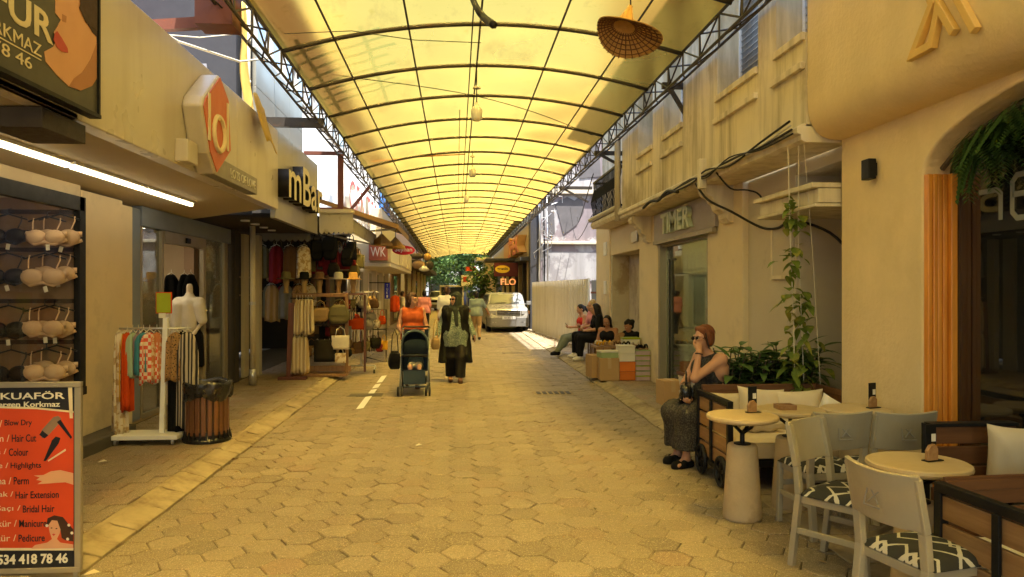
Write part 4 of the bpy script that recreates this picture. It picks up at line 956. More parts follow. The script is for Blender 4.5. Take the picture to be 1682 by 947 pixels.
bl = thing('blue_sign', 'small vertical blue sign with white letters by a shop doorway', 'sign', (-2.22, 24, 1.3)); MB().box(-2.31, -2.14, 24, 24.05, 1.36, 1.86).build('panel', mat('sign_blue', (.02, .03, .45), .4, bump=0).name, bl)
for k, ch in enumerate('TUKI'): text('lettering', ch, FY(-2.25, 23.998, 1.74 - k * .115), (.05, .085), 'white_paint', bl, .003)
MB().box(-2.9, -2.14, 24.01, 24.04, 1.86, 1.89).build('arm', 'black_metal', bl)
# straw shade lamps and other hanging things by the left shops
mat('straw', (.46, .26, .07), .8, var=.25, scale=30, bump=.6, bscale=120); mat('straw_dark', (.16, .075, .03), .8, var=.35, scale=40, bump=.8, bscale=140)
for i, (x, z, y, s) in enumerate(((-1.80, 2.74, 18, .26), (-1.52, 2.70, 18.6, .24))):
    o = thing('straw_lamp', ('orange pyramid straw lampshade hanging beside the red oval sign', 'flatter orange straw lampshade behind the pyramid one')[i], 'lamp', (x, y, z)); mb = MB(); mb.lathe([(.02, .26), (s, .02), (s, -.03), (s - .02, -.03), (.01, .22)], (x, y, z), 4 if i == 0 else 14, cap=False); mb.build('lamp_shade', 'straw', o); mb = MB(); mb.tube([(x, y, z + .24), (x, y, 3.3)], .008, 4); mb.build('cord', 'cable_black', o)
lab = ['black hat hanging under the far left eaves', 'round straw hat on the end of the far eaves', 'white bag hanging below the far hats', 'brown bag hanging behind the white one', 'grey goods bundle hanging over the far shop']
for i, (px_, py_, sx, sz, m_) in enumerate(((684, 420, .35, .14, 'interior_dark'), (702, 421, .17, .17, 'straw'), (697, 440, .26, .14, 'white_paint'), (688, 434, .3, .2, 'interior_brown'), (705, 435, .2, .2, 'interior_dark'))):
    p = OY(px_, py_, 32); mb = MB(); mb.ell(p, (sx, .2, sz), 12); mb.tube([p, p + Vector((0, 0, .6))], .015, 4); tag(rebase(mb.build('hat' if i < 2 else 'bag', m_, smooth=True), p), lab[i], 'hat' if i < 2 else 'bag')
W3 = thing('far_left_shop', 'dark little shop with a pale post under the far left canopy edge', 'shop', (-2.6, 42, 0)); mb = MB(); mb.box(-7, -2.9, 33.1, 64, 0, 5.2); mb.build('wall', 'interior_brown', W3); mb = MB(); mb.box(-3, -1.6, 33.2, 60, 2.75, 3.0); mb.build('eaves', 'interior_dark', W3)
parts('post', [(-2.5, -2.35, 33.5 + 4.6 * k, 33.7 + 4.6 * k, 0, 2.75) for k in range(6)], 'house_cream', W3)
parts('shop_window', [(-2.92, -2.88, 34.4 + 4.6 * k, 37 + 4.6 * k, .2, 2.3) for k in range(5)], 'glass_dark', W3)

# ------------------------------------------------------------------ trees at the end of the street
def tree(x, y, h, r, lbl, m, seed, nleaf=2600, zc=None):
    q = random.Random(seed); T = thing('tree', lbl, 'tree', (x, y, 0)); mb = MB()
    mb.tube([(x, y, 0), (x + .1, y, h * .25), (x - .05, y, h * .5), (x + .1, y, h * .8)], [.22, .17, .13, .05], 8)
    tips = []
    for k in range(11):
        a = q.random() * 6.28; z = h * q.uniform(.25, .75); L = r * q.uniform(.6, 1.0)
        e = Vector((x + math.cos(a) * L, y + math.sin(a) * L, z + q.uniform(.2, 1.2))); mb.tube([(x, y, z), (Vector((x, y, z)) + e) / 2 + Vector((0, 0, .25)), e], [.07, .045, .015], 5); tips.append(e)
    mb.build('trunk', 'bark', T)
    mb = MB(); cl = []
    for e in tips: cl += [e + Vector((q.gauss(0, .5), q.gauss(0, .5), q.gauss(0, .45))) for _ in range(5)]
    cl += [Vector((x + q.gauss(0, r * .45), y + q.gauss(0, r * .45), h * q.uniform(.42, 1.0))) for _ in range(16)]
    for k in range(nleaf):
        c_ = q.choice(cl); p = c_ + Vector((q.gauss(0, .36), q.gauss(0, .36), q.gauss(0, .30))); s = q.uniform(.10, .22)
        Rm = Euler((q.uniform(-.9, .9), q.uniform(-.9, .9), q.random() * 6.28)).to_matrix()
        mb.add([p + Rm @ Vector(v) for v in ((-s, 0, 0), (0, -s * .45, .02), (s, 0, 0), (0, s * .45, .02))], [(0, 1, 2, 3)], 0 if q.random() < .6 else 1)
    mb.build('crown', m, T)
LM = ['leaf_tree', 'leaf_tree_light']
tree(-2.4, 66, 6.8, 2.7, 'broad leafy tree behind the cream cart at the street end', LM, 1, 6000)
tree(.4, 69, 7.0, 2.8, 'dense dark tree in the middle of the street end', LM, 2, 6000)
tree(-4.8, 62, 6.0, 2.4, 'leafy tree hidden behind the far left shop eaves', LM, 3, 4500)
tree(3.4, 75, 5.6, 2.3, 'small tree behind the white square sign', LM, 4, 3500)
tree(-1.0, 76, 9.0, 3.2, 'tallest tree rising at the back of the street end', LM, 5, 5000)
tree(1.7, 50, 2.9, .7, 'slim shrub like tree under the maroon hanging sign', LM, 6, 700)
tree(6.6, 78, 7.0, 2.8, 'tree at the far right beyond the ochre corner house', LM, 8, 3500)
fb = thing('far_building', 'pale modern building with dark windows across the end of the street', 'building', (0, 92, 0)); mb = MB(); mb.box(-22, 22, 92, 98, 0, 9); mb.build('wall', 'white_wall', fb)
parts('window', [(-21 + k * 3, -19 + k * 3, 91.95, 92, .6, 3.4) for k in range(14)], 'glass_dark', fb)
mb = MB(); mb.box(-22, 22, 90.2, 92, 3.7, 4.0); mb.build('ledge', 'white_paint', fb)
# ------------------------------------------------------------------ left: signs
mat('sign_white', (.72, .68, .55), .5, bump=0, var=.03, objvar=0); mat('sign_ink', (.012, .012, .016), .45, bump=0, var=.05, objvar=0); mat('sign_red', (.56, .06, .015), .42, bump=0, var=.05, objvar=0)
mat('sign_cream', (.70, .60, .38), .45, bump=0, var=.03, objvar=0); mat('art_skin', (.62, .33, .18), .5, bump=0, var=.1, scale=3, objvar=0); mat('art_skin_shade', (.42, .19, .09), .5, bump=0, var=.1, objvar=0); mat('art_lip', (.45, .05, .04), .4, bump=0); mat('art_hair', (.05, .022, .012), .5, bump=0, var=.4, scale=12); mat('board_slate', (.075, .07, .055), .4, bump=0, var=.15, objvar=0)
# hairdresser board hung over the pavement
hb = thing('hairdresser_board', 'dark hairdresser signboard with a woman\'s face hung above the pavement', 'signboard', (-2.5, 4.4, 2.86))
MB().box(-2.56, -2.50, 2.2, 5.36, 2.87, 4.6).build('panel', 'board_slate', hb, bevel=.004)
mb = MB(); mb.box(-2.54, -2.485, 5.36, 5.38, 2.85, 4.6); mb.box(-2.56, -2.48, 2.2, 5.38, 2.845, 2.87); mb.build('frame', 'black_metal', hb)
def ypl(L): return [(OX(x, y, -2.5).y, OX(x, y, -2.5).z) for x, y in L]
FB = ((-2.5, 0, 0), (0, 1, 0), (0, 0, 1), (1, 0, 0))
mb = MB(); mb.prism(ypl([(92, -60), (90, 20), (99, 32), (93, 44), (88, 52), (92, 66), (87, 76), (72, 84), (74, 100), (92, 122), (112, 141), (131, 148), (150, 140), (157.5, 128), (157.5, -60)]), FB, .001, .004); mb.build('face_picture', 'art_skin', hb)
mb = MB(); mb.prism(ypl([(112, 141), (131, 148), (150, 140), (157.5, 128), (157.5, 70), (148, 96), (134, 118), (120, 128)]), FB, .0045, .006); mb.prism(ypl([(101, 22), (108, 26), (107, 36), (101, 34)]), FB, .0045, .006); mb.build('face_shade', 'art_skin_shade', hb)
mb = MB(); mb.prism(ypl([(88, 54), (92, 50), (100, 62), (109, 78), (110, 86), (100, 84), (91, 76), (86, 64)]), FB, .0065, .008); mb.build('lips', 'art_lip', hb)
mb = MB(); mb.prism(ypl([(157.5, 60), (150, 52), (143, 40), (131, 15), (134, 5), (157.5, 20)]), FB, .0065, .008); mb.prism(ypl([(118, -60), (130, 4), (128, 12), (139, 36), (157.5, 50), (157.5, -60)]), FB, .0085, .010); mb.build('hair', 'art_hair', hb)
text('lettering', 'SİMA KUAFÜR', FX(-2.499, 2.55, 3.165), (2.24, .24), 'sign_cream', hb, .003, bold=.02)
text('lettering', 'SERGEN KORKMAZ', FX(-2.499, 3.45, 3.05), (1.21, .075), 'sign_cream', hb, .003)
text('lettering', '0534 418 78 46', FX(-2.499, 3.5, 2.945), (1.06, .07), 'sign_cream', hb, .003)
MB().box(-2.499, -2.497, 3.7, 4.66, 3.03, 3.037).build('underline', 'sign_cream', hb)
mb = MB(); mb.box(-2.98, -2.62, 4.9, 5.45, 2.68, 2.81); mb.box(-2.98, -2.55, 2.6, 2.8, 2.7, 2.81); mb.bar((-2.62, 2.2, 2.84), (-2.62, 5.3, 2.84), .04, .04); mb.build('bracket', 'steel_dark', hb, bevel=.004)
# red diamond sign
lo = thing('diamond_sign', 'red elongated hexagon lol sign in a cream box on the fascia', 'sign', (-2.52, 7.8, 2.85)); mat('sign_coral', (.58, .14, .06), .45, bump=0, var=.06, objvar=0)
hx = [(7.58, 2.83), (7.92, 3.10), (7.96, 3.62), (7.74, 3.83), (7.36, 3.66), (7.22, 3.40), (7.36, 3.00)]
hx = [(7.62, 2.80), (8.10, 3.12), (8.02, 3.66), (7.72, 3.84), (7.26, 3.50), (7.20, 3.40), (7.40, 2.98)]
FD = ((0, 0, 0), (0, 1, 0), (0, 0, 1), (1, 0, 0))
mb = MB(); mb.prism(hx, FD, -2.6, -2.405); mb.build('box', 'cladding_cream', lo, bevel=.03, seg=3)
cy = 7.68; cz0 = 3.32; mb = MB(); mb.prism([(cy + (a - cy) * .93, cz0 + (b - cz0) * .94) for a, b in hx], FD, -2.404, -2.395); mb.build('face', 'sign_coral', lo)
mb = MB(); mb.box(-2.394, -2.385, 7.34, 7.40, 3.10, 3.56); mb.tube([(-2.39, 7.66 + .17 * math.cos(a * .3142), 3.22 + .17 * math.sin(a * .3142)) for a in range(20)], .028, 6, closed=True); mb.box(-2.394, -2.385, 7.92, 7.975, 3.10, 3.6); mb.build('lettering', 'sign_cream', lo)
pq = thing('fascia_plaque', 'long grey plaque reading LOTS OF LOVE under the red diamond sign', 'sign', (-2.55, 8.7, 2.85)); mat('plaque_grey', (.30, .27, .20), .4, metal=.3, bump=.02)
MB().box(-2.6, -2.47, 7.75, 9.4, 2.83, 3.03).build('panel', 'plaque_grey', pq, bevel=.006); text('lettering', 'LOTS OF LOVE', FX(-2.469, 8.3, 2.88), (1.0, .10), 'sign_white', pq, .006)
MB().box(-2.6, -2.48, 7.05, 7.32, 2.84, 3.05).build('junction_box', 'cladding_cream', pq, bevel=.01)
mat('letter_black', (.010, .009, .008), .35, bump=0); mat('letter_cream', (.74, .66, .45), .4, bump=0)
text('m', 'mBar', FX(-2.64, 11.15, 3.02), (2.75, .62), 'letter_cream', None, .17, sides='letter_black', bold=.012)
o = bpy.data.objects['m']; o.name = 'mbar_letters'; rebase(o, (-2.6, 12.4, 3)); tag(o, 'black sided cream faced mbar letters on the silver fascia', 'sign')
# A-frame price board in front
sb = thing('price_board', 'red and black hairdresser price board standing on the pavement', 'sandwich board', (-2.55, 4.15, .0))
Y0 = 4.26; BX0, BX1, BZ0, BZ1 = -2.80, -2.075, .085, 1.14
mb = MB()
mb.box(BX0, BX1, Y0, Y0 + .03, BZ0, BZ0 + .03); mb.box(BX0, BX1, Y0, Y0 + .03, BZ1 - .03, BZ1); mb.box(BX0, BX0 + .03, Y0, Y0 + .03, BZ0 + .03, BZ1 - .03); mb.box(BX1 - .035, BX1, Y0, Y0 + .03, BZ0 + .03, BZ1 - .03); mb.build('frame', 'frame_bronze', sb, bevel=.004)
MB().box(BX0 + .03, BX1 - .035, Y0 + .008, Y0 + .02, BZ0 + .03, BZ1 - .03).build('panel', 'sign_ink', sb)
for s in (BX0 + .01, BX1 - .03): MB().bar((s, Y0 + .015, BZ0 + .02), (s, Y0 + .02, .0 if s > -2.5 else .05), .025, .025).build('leg', 'frame_bronze', sb)
for s in (BX0 + .1, BX1 - .3): MB().bar((s, Y0 + .05, 1.1), (s, Y0 + .35, .06), .025, .025).build('leg', 'frame_bronze', sb)
def bp(px_, py_): q = OY(px_, py_, Y0 + .008); return (q.x, q.z)
FP = ((0, Y0 + .008, 0), (1, 0, 0), (0, 0, 1), (0, -1, 0))
mb = MB(); mb.prism([bp(-60, 668), bp(60, 671), bp(121, 676), bp(121, 900), bp(-60, 900)], FP, .0005, .002); mb.build('red_field', 'sign_red', sb)
mb = MB(); mb.prism([bp(-60, 664), bp(60, 668), bp(121, 674), bp(121, 677), bp(60, 671), bp(-60, 668)], FP, .0022, .003); mb.build('trim_stripe', 'sign_cream', sb); mb = MB(); mb.prism([bp(112, 634), bp(119, 634), bp(120, 686), bp(115, 686)], FP, .0022, .003); mb.build('trim_stripe', 'sign_cream', sb); mb = MB(); mb.prism([bp(-60, 899), bp(121, 899), bp(121, 903), bp(-60, 903)], FP, .0022, .003); mb.build('trim_stripe', 'sign_cream', sb)
def btx(s, x0, x1, y0, y1, m, bold=.0, dp=.003):
    a = OY(x0, y1, Y0 + .008); b = OY(x1, y0, Y0 + .008); text('lettering', s, ((a.x, Y0 + .0055, a.z), (1, 0, 0), (0, 0, 1), (0, -1, 0)), (b.x - a.x, b.z - a.z), m, sb, dp * .4, bold=bold)
btx('SIMA KUAFÖR', -66, 107, 641, 656, 'sign_white', .015); btx('Sergen Korkmaz', -10, 99, 658, 671, 'sign_white', .02)
rows = [('Fön /', 'Blow Dry', 8, 53, 695), ('Kesim /', 'Hair Cut', 20, 60, 719), ('Boya /', 'Colour', 15, 47, 742), ('Gölge /', 'Highlights', 18, 68, 765), ('Perma /', 'Perm', 23, 48, 789), ('Kaynak /', 'Hair Extension', 26, 97, 812), ('Gelin Saçı /', 'Bridal Hair', 38, 90, 835), ('Manikür /', 'Manicure', 32, 77, 859), ('Pedikür /', 'Pedicure', 31, 74, 883)]
for a, b, x0, x1, y in rows:
    btx(b, x0, x1, y - 7, y + 6, 'sign_ink', .01); btx(a, x0 - 7.6 * len(a) + 1, x0 - 4, y - 6, y + 6, 'sign_cream', .0)
btx('0534 418 78 46', -14, 112, 907, 927, 'sign_white', .03)
mat('art_metal', (.20, .14, .10), .35, bump=0)
mb = MB(); mb.prism([bp(66, 712), bp(70, 704), bp(88, 684), bp(96, 682), bp(101, 686), bp(98, 694), bp(80, 714), bp(70, 719)], FP, .0022, .0032); mb.build('hair_dryer_picture', 'art_metal', sb)
mb = MB(); mb.prism([bp(65, 713), bp(70, 706), bp(80, 714), bp(74, 719)], FP, .0034, .004); mb.prism([bp(94, 692), bp(100, 688), bp(119, 717), bp(117, 720)], FP, .0034, .004); mb.prism([bp(86, 722), bp(92, 716), bp(100, 718), bp(97, 727), bp(76, 756), bp(72, 756)], FP, .0034, .004); mb.build('brush_picture', 'sign_ink', sb)
mb = MB(); mb.prism([bp(79, 755), bp(108, 736), bp(109, 739), bp(80, 757)], FP, .0034, .004); mb.build('comb_picture', 'sign_cream', sb)
mb = MB(); mb.prism([bp(56, 780), bp(72, 779), bp(84, 773), bp(100, 771), bp(121, 776), bp(121, 795), bp(108, 791), bp(92, 792), bp(80, 793), bp(62, 794), bp(70, 789), bp(60, 787), bp(66, 783)], FP, .0034, .004); mb.prism([bp(52, 900), bp(58, 894), bp(78, 890), bp(86, 884), bp(82, 872), bp(80, 860), bp(86, 851), bp(96, 851), bp(101, 860), bp(99, 874), bp(94, 884), bp(100, 890), bp(121, 893), bp(121, 899)], FP, .0038, .0044); mb.build('portrait_picture', 'art_skin', sb)
mb = MB(); mb.prism([bp(77, 862), bp(79, 850), bp(90, 845), bp(104, 848), bp(112, 858), bp(121, 868), bp(121, 888), bp(108, 886), bp(102, 882), bp(100, 868), bp(95, 854), bp(86, 853), bp(81, 860)], FP, .0046, .0052)
for a, b in ((85.5, 866), (93.5, 867)): mb.prism([bp(a - 2, b), bp(a, b - 1.3), bp(a + 2, b), bp(a, b + 1)], FP, .0046, .005)
mb.build('hair_picture', 'art_hair', sb)
mb = MB(); mb.prism([bp(86, 876), bp(89, 875), bp(92, 876), bp(89, 879)], FP, .0046, .005); mb.build('lips_picture', 'art_lip', sb)
mb = MB()
for a, b in ((78, 862), (114, 861), (119, 874), (112, 884)): mb.prism([bp(a + 2.6 * math.cos(k), b + 2.6 * math.sin(k)) for k in range(6)], FP, .0054, .006)
mb.build('flower_picture', 'sign_white', sb)

# ------------------------------------------------------------------ lingerie in the window
mat('bra_beige', (.60, .42, .26), .6, var=.06, bump=.08, bscale=90); mat('bra_black', (.012, .011, .012), .55, var=.2, bump=.05); mat('hanger_black', (.02, .02, .02), .4, bump=0)
dr_ = thing('display_rail', 'dark wall rails holding rows of bras in the lingerie window', 'rail', (-4.2, 7.54, .7))
for z in (2.36, 1.99, 1.49, 1.09): MB().box(-4.75, -3.74, 7.53, 7.555, z + .03, z + .07).build('rail', 'shelf_dark', dr_)
def bra(name_l, x, z, y, m, cols, s_=1.08):
    s_ *= 1 + .07 * math.sin(z * 77 + x * 31); x += .02 * math.sin(z * 53); z += .012 * math.sin(x * 91)
    T = thing('bra', name_l, 'bra', (x, y, z - .3), 0, cols); P_ = lambda a, b, c: Vector((x + a * s_, y - b * s_, z + c * s_))
    mb = MB()
    for s in (-1, 1): mb.ell(P_(s * .085, .03, -.20), (.092 * s_, .052 * s_, .070 * s_), 16)
    mb.tube([P_(-.18, .0, -.22), P_(-.09, .045, -.268), P_(0, .035, -.245), P_(.09, .045, -.268), P_(.18, .0, -.22)], .018, 6)
    mb.tube([P_(-.18, .0, -.17), P_(-.14, .02, -.17)], .03, 6); mb.tube([P_(.18, .0, -.17), P_(.14, .02, -.17)], .03, 6); mb.build('cups', m, T, smooth=True)
    mb = MB(); mb.obox(P_(.05, .085, -.30), (.035, .003, .055), Matrix.Rotation(.3 * math.sin(z * 40), 3, 'Y')); mb.build('price_tag', 'sign_white', T)
    mb = MB()
    for s in (-1, 1): mb.tube([P_(s * .11, .04, -.13), P_(s * .125, .01, -.06), P_(s * .12, 0, -.02)], .007, 4)
    mb.build('strap', m, T); mb = MB(); mb.tube([P_(-.17, 0, -.05), P_(0, 0, 0), P_(.17, 0, -.05)], .009, 5); mb.tube([P_(0, 0, 0), P_(0, 0, .04), P_(.015, -.03, .05)], .005, 4); mb.build('hanger', 'hanger_black', T)
rown = ('top', 'second', 'third', 'bottom')
for r_, z in enumerate((2.36, 1.99, 1.49, 1.09)):
    xb = -3.88 - .012 * r_
    bra('front beige padded bra on the %s rail of the lingerie window' % rown[r_], xb, z, 7.36, 'bra_beige', 'beige bras in the window')
    bra('rear beige bra half hidden on the %s rail of the lingerie window' % rown[r_], xb + .035, z + .02, 7.48, 'bra_beige', 'beige bras in the window')
    for k in range(2):
        bra(('black bra beside the beige ones on the %s rail', 'black bra at the left edge of the %s rail')[k] % rown[r_], -4.25 - .30 * k, z, 7.38 - .04 * k, 'bra_black', 'black bras in the window')
# ------------------------------------------------------------------ clothes rack, garments, bin, mannequin
def garment(lbl, p, wd, ln, m, cat='garment', seed=0, ang=0., neck=True, grp=None, flare=.12, dep=.035, nm='garment'):
    """hanging piece of clothing: a folded closed sheet, wider at the hem, on a small hanger"""
    r = random.Random(seed); p = Vector(p); T = thing(nm, lbl, cat, (p.x, p.y, p.z - ln), 0, grp)
    ca_, sa_ = math.cos(ang), math.sin(ang); ph = r.random() * 6; fr_ = r.uniform(1.6, 2.6)
    mb = MB(); n = 28; rows_ = 9; vs = []
    for j in range(rows_ + 1):
        v = j / rows_; W = wd * (.62 + .38 * min(1, v * 5) + flare * v) / 2
        for k in range(n):
            a = 2 * math.pi * k / n; u = math.cos(a) * W
            d = math.sin(a) * dep * (.5 + .8 * v) + (.010 + .022 * v) * math.sin(u / wd * 6.28 * fr_ + ph + v)
            z = -ln * v - (.02 * math.cos(u / wd * 9 + ph) if j == rows_ else 0) + (0 if j else -.03 * abs(math.cos(a)))
            vs.append((p.x + u * ca_ - d * sa_, p.y + u * sa_ + d * ca_, p.z + z))
    fs = [(j * n + k, (j + 1) * n + k, (j + 1) * n + (k + 1) % n, j * n + (k + 1) % n) for j in range(rows_) for k in range(n)]
    fs += [tuple(range(n)), tuple(rows_ * n + k for k in range(n))[::-1]]
    mb.add(vs, fs); mb.build('cloth', m, T, smooth=True)
    mb = MB(); mb.tube([(p.x - wd * .25 * ca_, p.y - wd * .25 * sa_, p.z - .01), (p.x, p.y, p.z + .03), (p.x + wd * .25 * ca_, p.y + wd * .25 * sa_, p.z - .01)], .005, 4); mb.tube([(p.x, p.y, p.z + .03), (p.x, p.y, p.z + .075)], .003, 4); mb.build('hanger', 'sign_white', T)
    return T
def patt(name, cols, scale, kind):
    m, t, p, co = base(name)
    if kind == 'check':
        n = nn(t, 'ShaderNodeTexChecker'); n.inputs['Scale'].default_value = scale; n.inputs[1].default_value = cols[0] + (1,); n.inputs[2].default_value = cols[1] + (1,); t.links.new(co, n.inputs[0]); c = n.outputs[0]
    elif kind == 'spots':
        n = nn(t, 'ShaderNodeTexVoronoi'); n.inputs['Scale'].default_value = scale; t.links.new(co, n.inputs[0]); c = mixc(t, ramp(t, n.outputs['Distance'], .25, .4), cols[1], cols[0])
    elif kind == 'stripe':
        n = nn(t, 'ShaderNodeTexWave'); n.inputs['Scale'].default_value = scale; n.inputs['Distortion'].default_value = .6; t.links.new(co, n.inputs[0]); c = mixc(t, ramp(t, n.outputs['Fac'], .45, .55), cols[0], cols[1])
    else:
        n = noise(t, co, scale, 3, .5); c = mixc(t, ramp(t, n, .5, .56), cols[0], cols[1])
    t.links.new(c, p.inputs['Base Color']); p.inputs['Roughness'].default_value = .8
patt('cloth_cream_floral', ((.62, .53, .38), (.40, .27, .13)), 14, 'blob'); patt('cloth_check', ((.62, .09, .04), (.68, .58, .42)), 26, 'check'); patt('cloth_leopard', ((.33, .18, .06), (.03, .015, .008)), 48, 'spots'); patt('cloth_black_swirl', ((.012, .011, .014), (.45, .38, .28)), 9, 'stripe'); patt('cloth_orange_print', ((.50, .17, .05), (.60, .45, .25)), 22, 'blob')
for nm, c_ in (('cloth_yellow', (.62, .33, .03)), ('cloth_red', (.58, .07, .01)), ('cloth_mint', (.33, .42, .26)), ('cloth_teal', (.055, .22, .26)), ('cloth_black', (.007, .007, .007)), ('cloth_lilac', (.32, .22, .22)), ('cloth_white', (.66, .60, .48)), ('cloth_brown', (.13, .07, .035)), ('cloth_olive', (.12, .105, .05)), ('cloth_grey', (.2, .19, .17)), ('cloth_navy', (.013, .02, .045)), ('cloth_wine', (.17, .015, .02)), ('cloth_tan', (.36, .24, .11))): mat(nm, c_, .85, spec=.12, var=.15, bump=.25, bscale=160, scale=9)
rk = thing('clothes_rack', 'white clothes rack with single post and caster base outside the clothes shop', 'clothes rack', (-3.15, 7.88, .08))
RY = 7.88
mb = MB(); mb.obox((-3.15, RY, .155), (.66, .34, .045)); mb.build('base', 'white_paint', rk, bevel=.006)
MB().bar((-3.03, RY, .17), (-2.99, RY, 1.36), .05, .05).build('post', 'white_paint', rk, bevel=.004)
mb = MB(); mb.tube([(-3.46, RY, 1.25), (-2.74, RY, 1.25)], .011, 8); mb.build('rail', 'alu', rk, smooth=True)
for sx in (-.28, .28):
    for sy in (-.13, .13):
        mb = MB(); c_ = (-3.15 + sx, RY + sy, .11); mb.tube([(c_[0] - .012, c_[1], c_[2]), (c_[0] + .012, c_[1], c_[2])], .036, 12); mb.build('caster', 'alu', rk)
sh = thing('sign_holder', 'small lime green price card in a red frame on the clothes rack', 'sign', (-3.02, RY, 1.36)); MB().box(-3.06, -2.99, RY - .012, RY - .006, 1.36, 1.41).build('clip', 'sign_white', sh); MB().box(-3.09, -2.93, RY - .012, RY, 1.405, 1.625).build('frame', 'cloth_red', sh, bevel=.003); MB().box(-3.08, -2.94, RY - .016, RY - .012, 1.415, 1.615).build('card', mat('lime', (.30, .36, .02), .4, bump=0).name, sh)
gs_ = [('long cream floral scarf at the far left of the clothes rack', -3.45, .16, 1.06, 'cloth_cream_floral'), ('yellow garment hanging second on the clothes rack', -3.405, .13, .72, 'cloth_yellow'), ('red orange garment hanging on the clothes rack', -3.37, .14, .80, 'cloth_red'), ('pale mint garment hanging on the clothes rack', -3.32, .13, .46, 'cloth_mint'), ('dusty lilac garment between the mint and teal ones', -3.275, .12, .46, 'cloth_lilac'), ('teal blue top hanging on the clothes rack', -3.21, .17, .42, 'cloth_teal'), ('red and white checked top on the clothes rack', -3.15, .19, .52, 'cloth_check'), ('orange printed blouse beside the white rack post', -3.09, .14, .50, 'cloth_orange_print')]
for i, (lb, x, wd, ln, m_) in enumerate(gs_): garment(lb, (x, RY + .02 * math.sin(i * 2), 1.215), wd, ln, m_, 'garment', i, R(62 - i * 4), grp='garments on the clothes rack')
for i, (lb, x, wd, ln, m_, an) in enumerate((('leopard print skirt hanging right of the rack post', -2.90, .17, .50, 'cloth_leopard', 8), ('black patterned dress with pale swirls at the rack end', -2.77, .20, .98, 'cloth_black_swirl', 15), ('plain black long garment behind the leopard skirt', -2.87, .24, 1.04, 'cloth_black', 8))): garment(lb, (x, RY + (.07 if i == 2 else -.01 * i), 1.215), wd, ln, m_, 'garment', 20 + i, R(an), grp='garments on the clothes rack')
bn = thing('litter_bin', 'round wooden slat litter bin lined with a black bag', 'litter bin', (-2.62, 7.92, .08)); bx, by = -2.60, 7.95
mb = MB()
for k in range(22):
    a = 2 * math.pi * k / 22; c_, s_ = math.cos(a), math.sin(a); mb.obox((bx + .205 * c_, by + .205 * s_, .385), (.022, .045, .46), Matrix.Rotation(a, 3, 'Z'))
mb.build('slats', 'bin_wood', bn, bevel=.004)
mb = MB(); mb.lathe([(.24, .08), (.24, .105), (.225, .12), (.2, .12)], (bx, by, 0), 28)
for k in range(22):
    a = 2 * math.pi * (k + .5) / 22; mb.bar((bx + .235 * math.cos(a), by + .235 * math.sin(a), .1), (bx + .212 * math.cos(a), by + .212 * math.sin(a), .19), .02, .02)
mb.build('base_ring', 'black_metal', bn); mb = MB(); mb.lathe([(.19, .12), (.19, .64)], (bx, by, 0), 24, cap=False); mb.build('liner', 'interior_dark', bn)
mat('bin_bag', (.012, .012, .012), .28, var=.2, bump=.5, bscale=22, spec=.6)
mb = MB(); n = 60; vs = []; pr = [(.17, .60), (.215, .685), (.248, .70), (.252, .67), (.243, .60), (.236, .55), (.222, .52)]
for j, (r_, z) in enumerate(pr):
    for k in range(n):
        a = 2 * math.pi * k / n; w_ = (.012 * math.sin(a * 9 + j) + .008 * math.sin(a * 17 + 2 * j)) * (1 if j > 2 else .5); vs.append((bx + (r_ + w_) * math.cos(a), by + (r_ + w_) * math.sin(a), z + .012 * math.sin(a * 5 + j * .5) + (.02 * math.sin(a * 3) if j == 6 else 0)))
mb.add(vs, [(j * n + k, j * n + (k + 1) % n, (j + 1) * n + (k + 1) % n, (j + 1) * n + k) for j in range(len(pr) - 1) for k in range(n)] + [tuple(range(n))]); mb.build('bag', 'bin_bag', bn, smooth=True)
mq = thing('mannequin', 'headless mannequin in cream poncho and black trousers in the shop doorway', 'mannequin', (-3.98, 11.38, .1)); mx_, my_ = -3.98, 11.38
V_ = lambda x, y, z: (mx_ + x, my_ + y, z)
mat('mannequin_white', (.62, .53, .40), .4, bump=0)
skin('body', [cap(V_(0, 0, 1.52), V_(0, 0, 1.70), .05, .045), cap(V_(-.13, 0, 1.47), V_(.13, 0, 1.47), .06), cap(V_(0, 0, 1.15), V_(0, 0, 1.4), .12, .13), cap(V_(.17, 0, 1.45), V_(.21, -.04, 1.18), .045, .035), cap(V_(.21, -.04, 1.18), V_(.14, -.2, 1.02), .032, .024), cap(V_(.14, -.2, 1.02), V_(.12, -.26, .98), .03, .015)] + [cap(V_(s * .09, 0, .95), V_(s * .08, 0, .12), .08, .04) for s in (-1, 1)], .018, 'mannequin_white', mq)
skin('poncho', [cap(V_(-.15, -.02, 1.46), V_(.15, -.02, 1.46), .085), cap(V_(0, 0, 1.58), V_(0, 0, 1.5), .06, .11), cap(V_(-.2, -.06, 1.4), V_(-.3, -.10, .88), .09, .05), cap(V_(-.1, -.1, 1.4), V_(-.16, -.14, .78), .1, .06), cap(V_(.16, -.06, 1.4), V_(.22, -.1, 1.2), .09, .07), cap(V_(0, -.05, 1.4), V_(.04, -.10, 1.1), .13, .10)], .018, 'cloth_white', mq, [(V_(0, 0, 1.6), (0, 0, 1))])
skin('trousers', [cap(V_(0, 0, 1.15), V_(0, 0, .95), .14, .17)] + [cap(V_(s * .1, 0, .95), V_(s * .1, 0, .42), .10, .12) for s in (-1, 1)], .02, 'cloth_black', mq, [(V_(0, 0, .5), (0, 0, -1))])
MB().lathe([(.16, 0), (.16, .02)], (mx_, my_, .1), 20).build('stand', 'alu', mq)
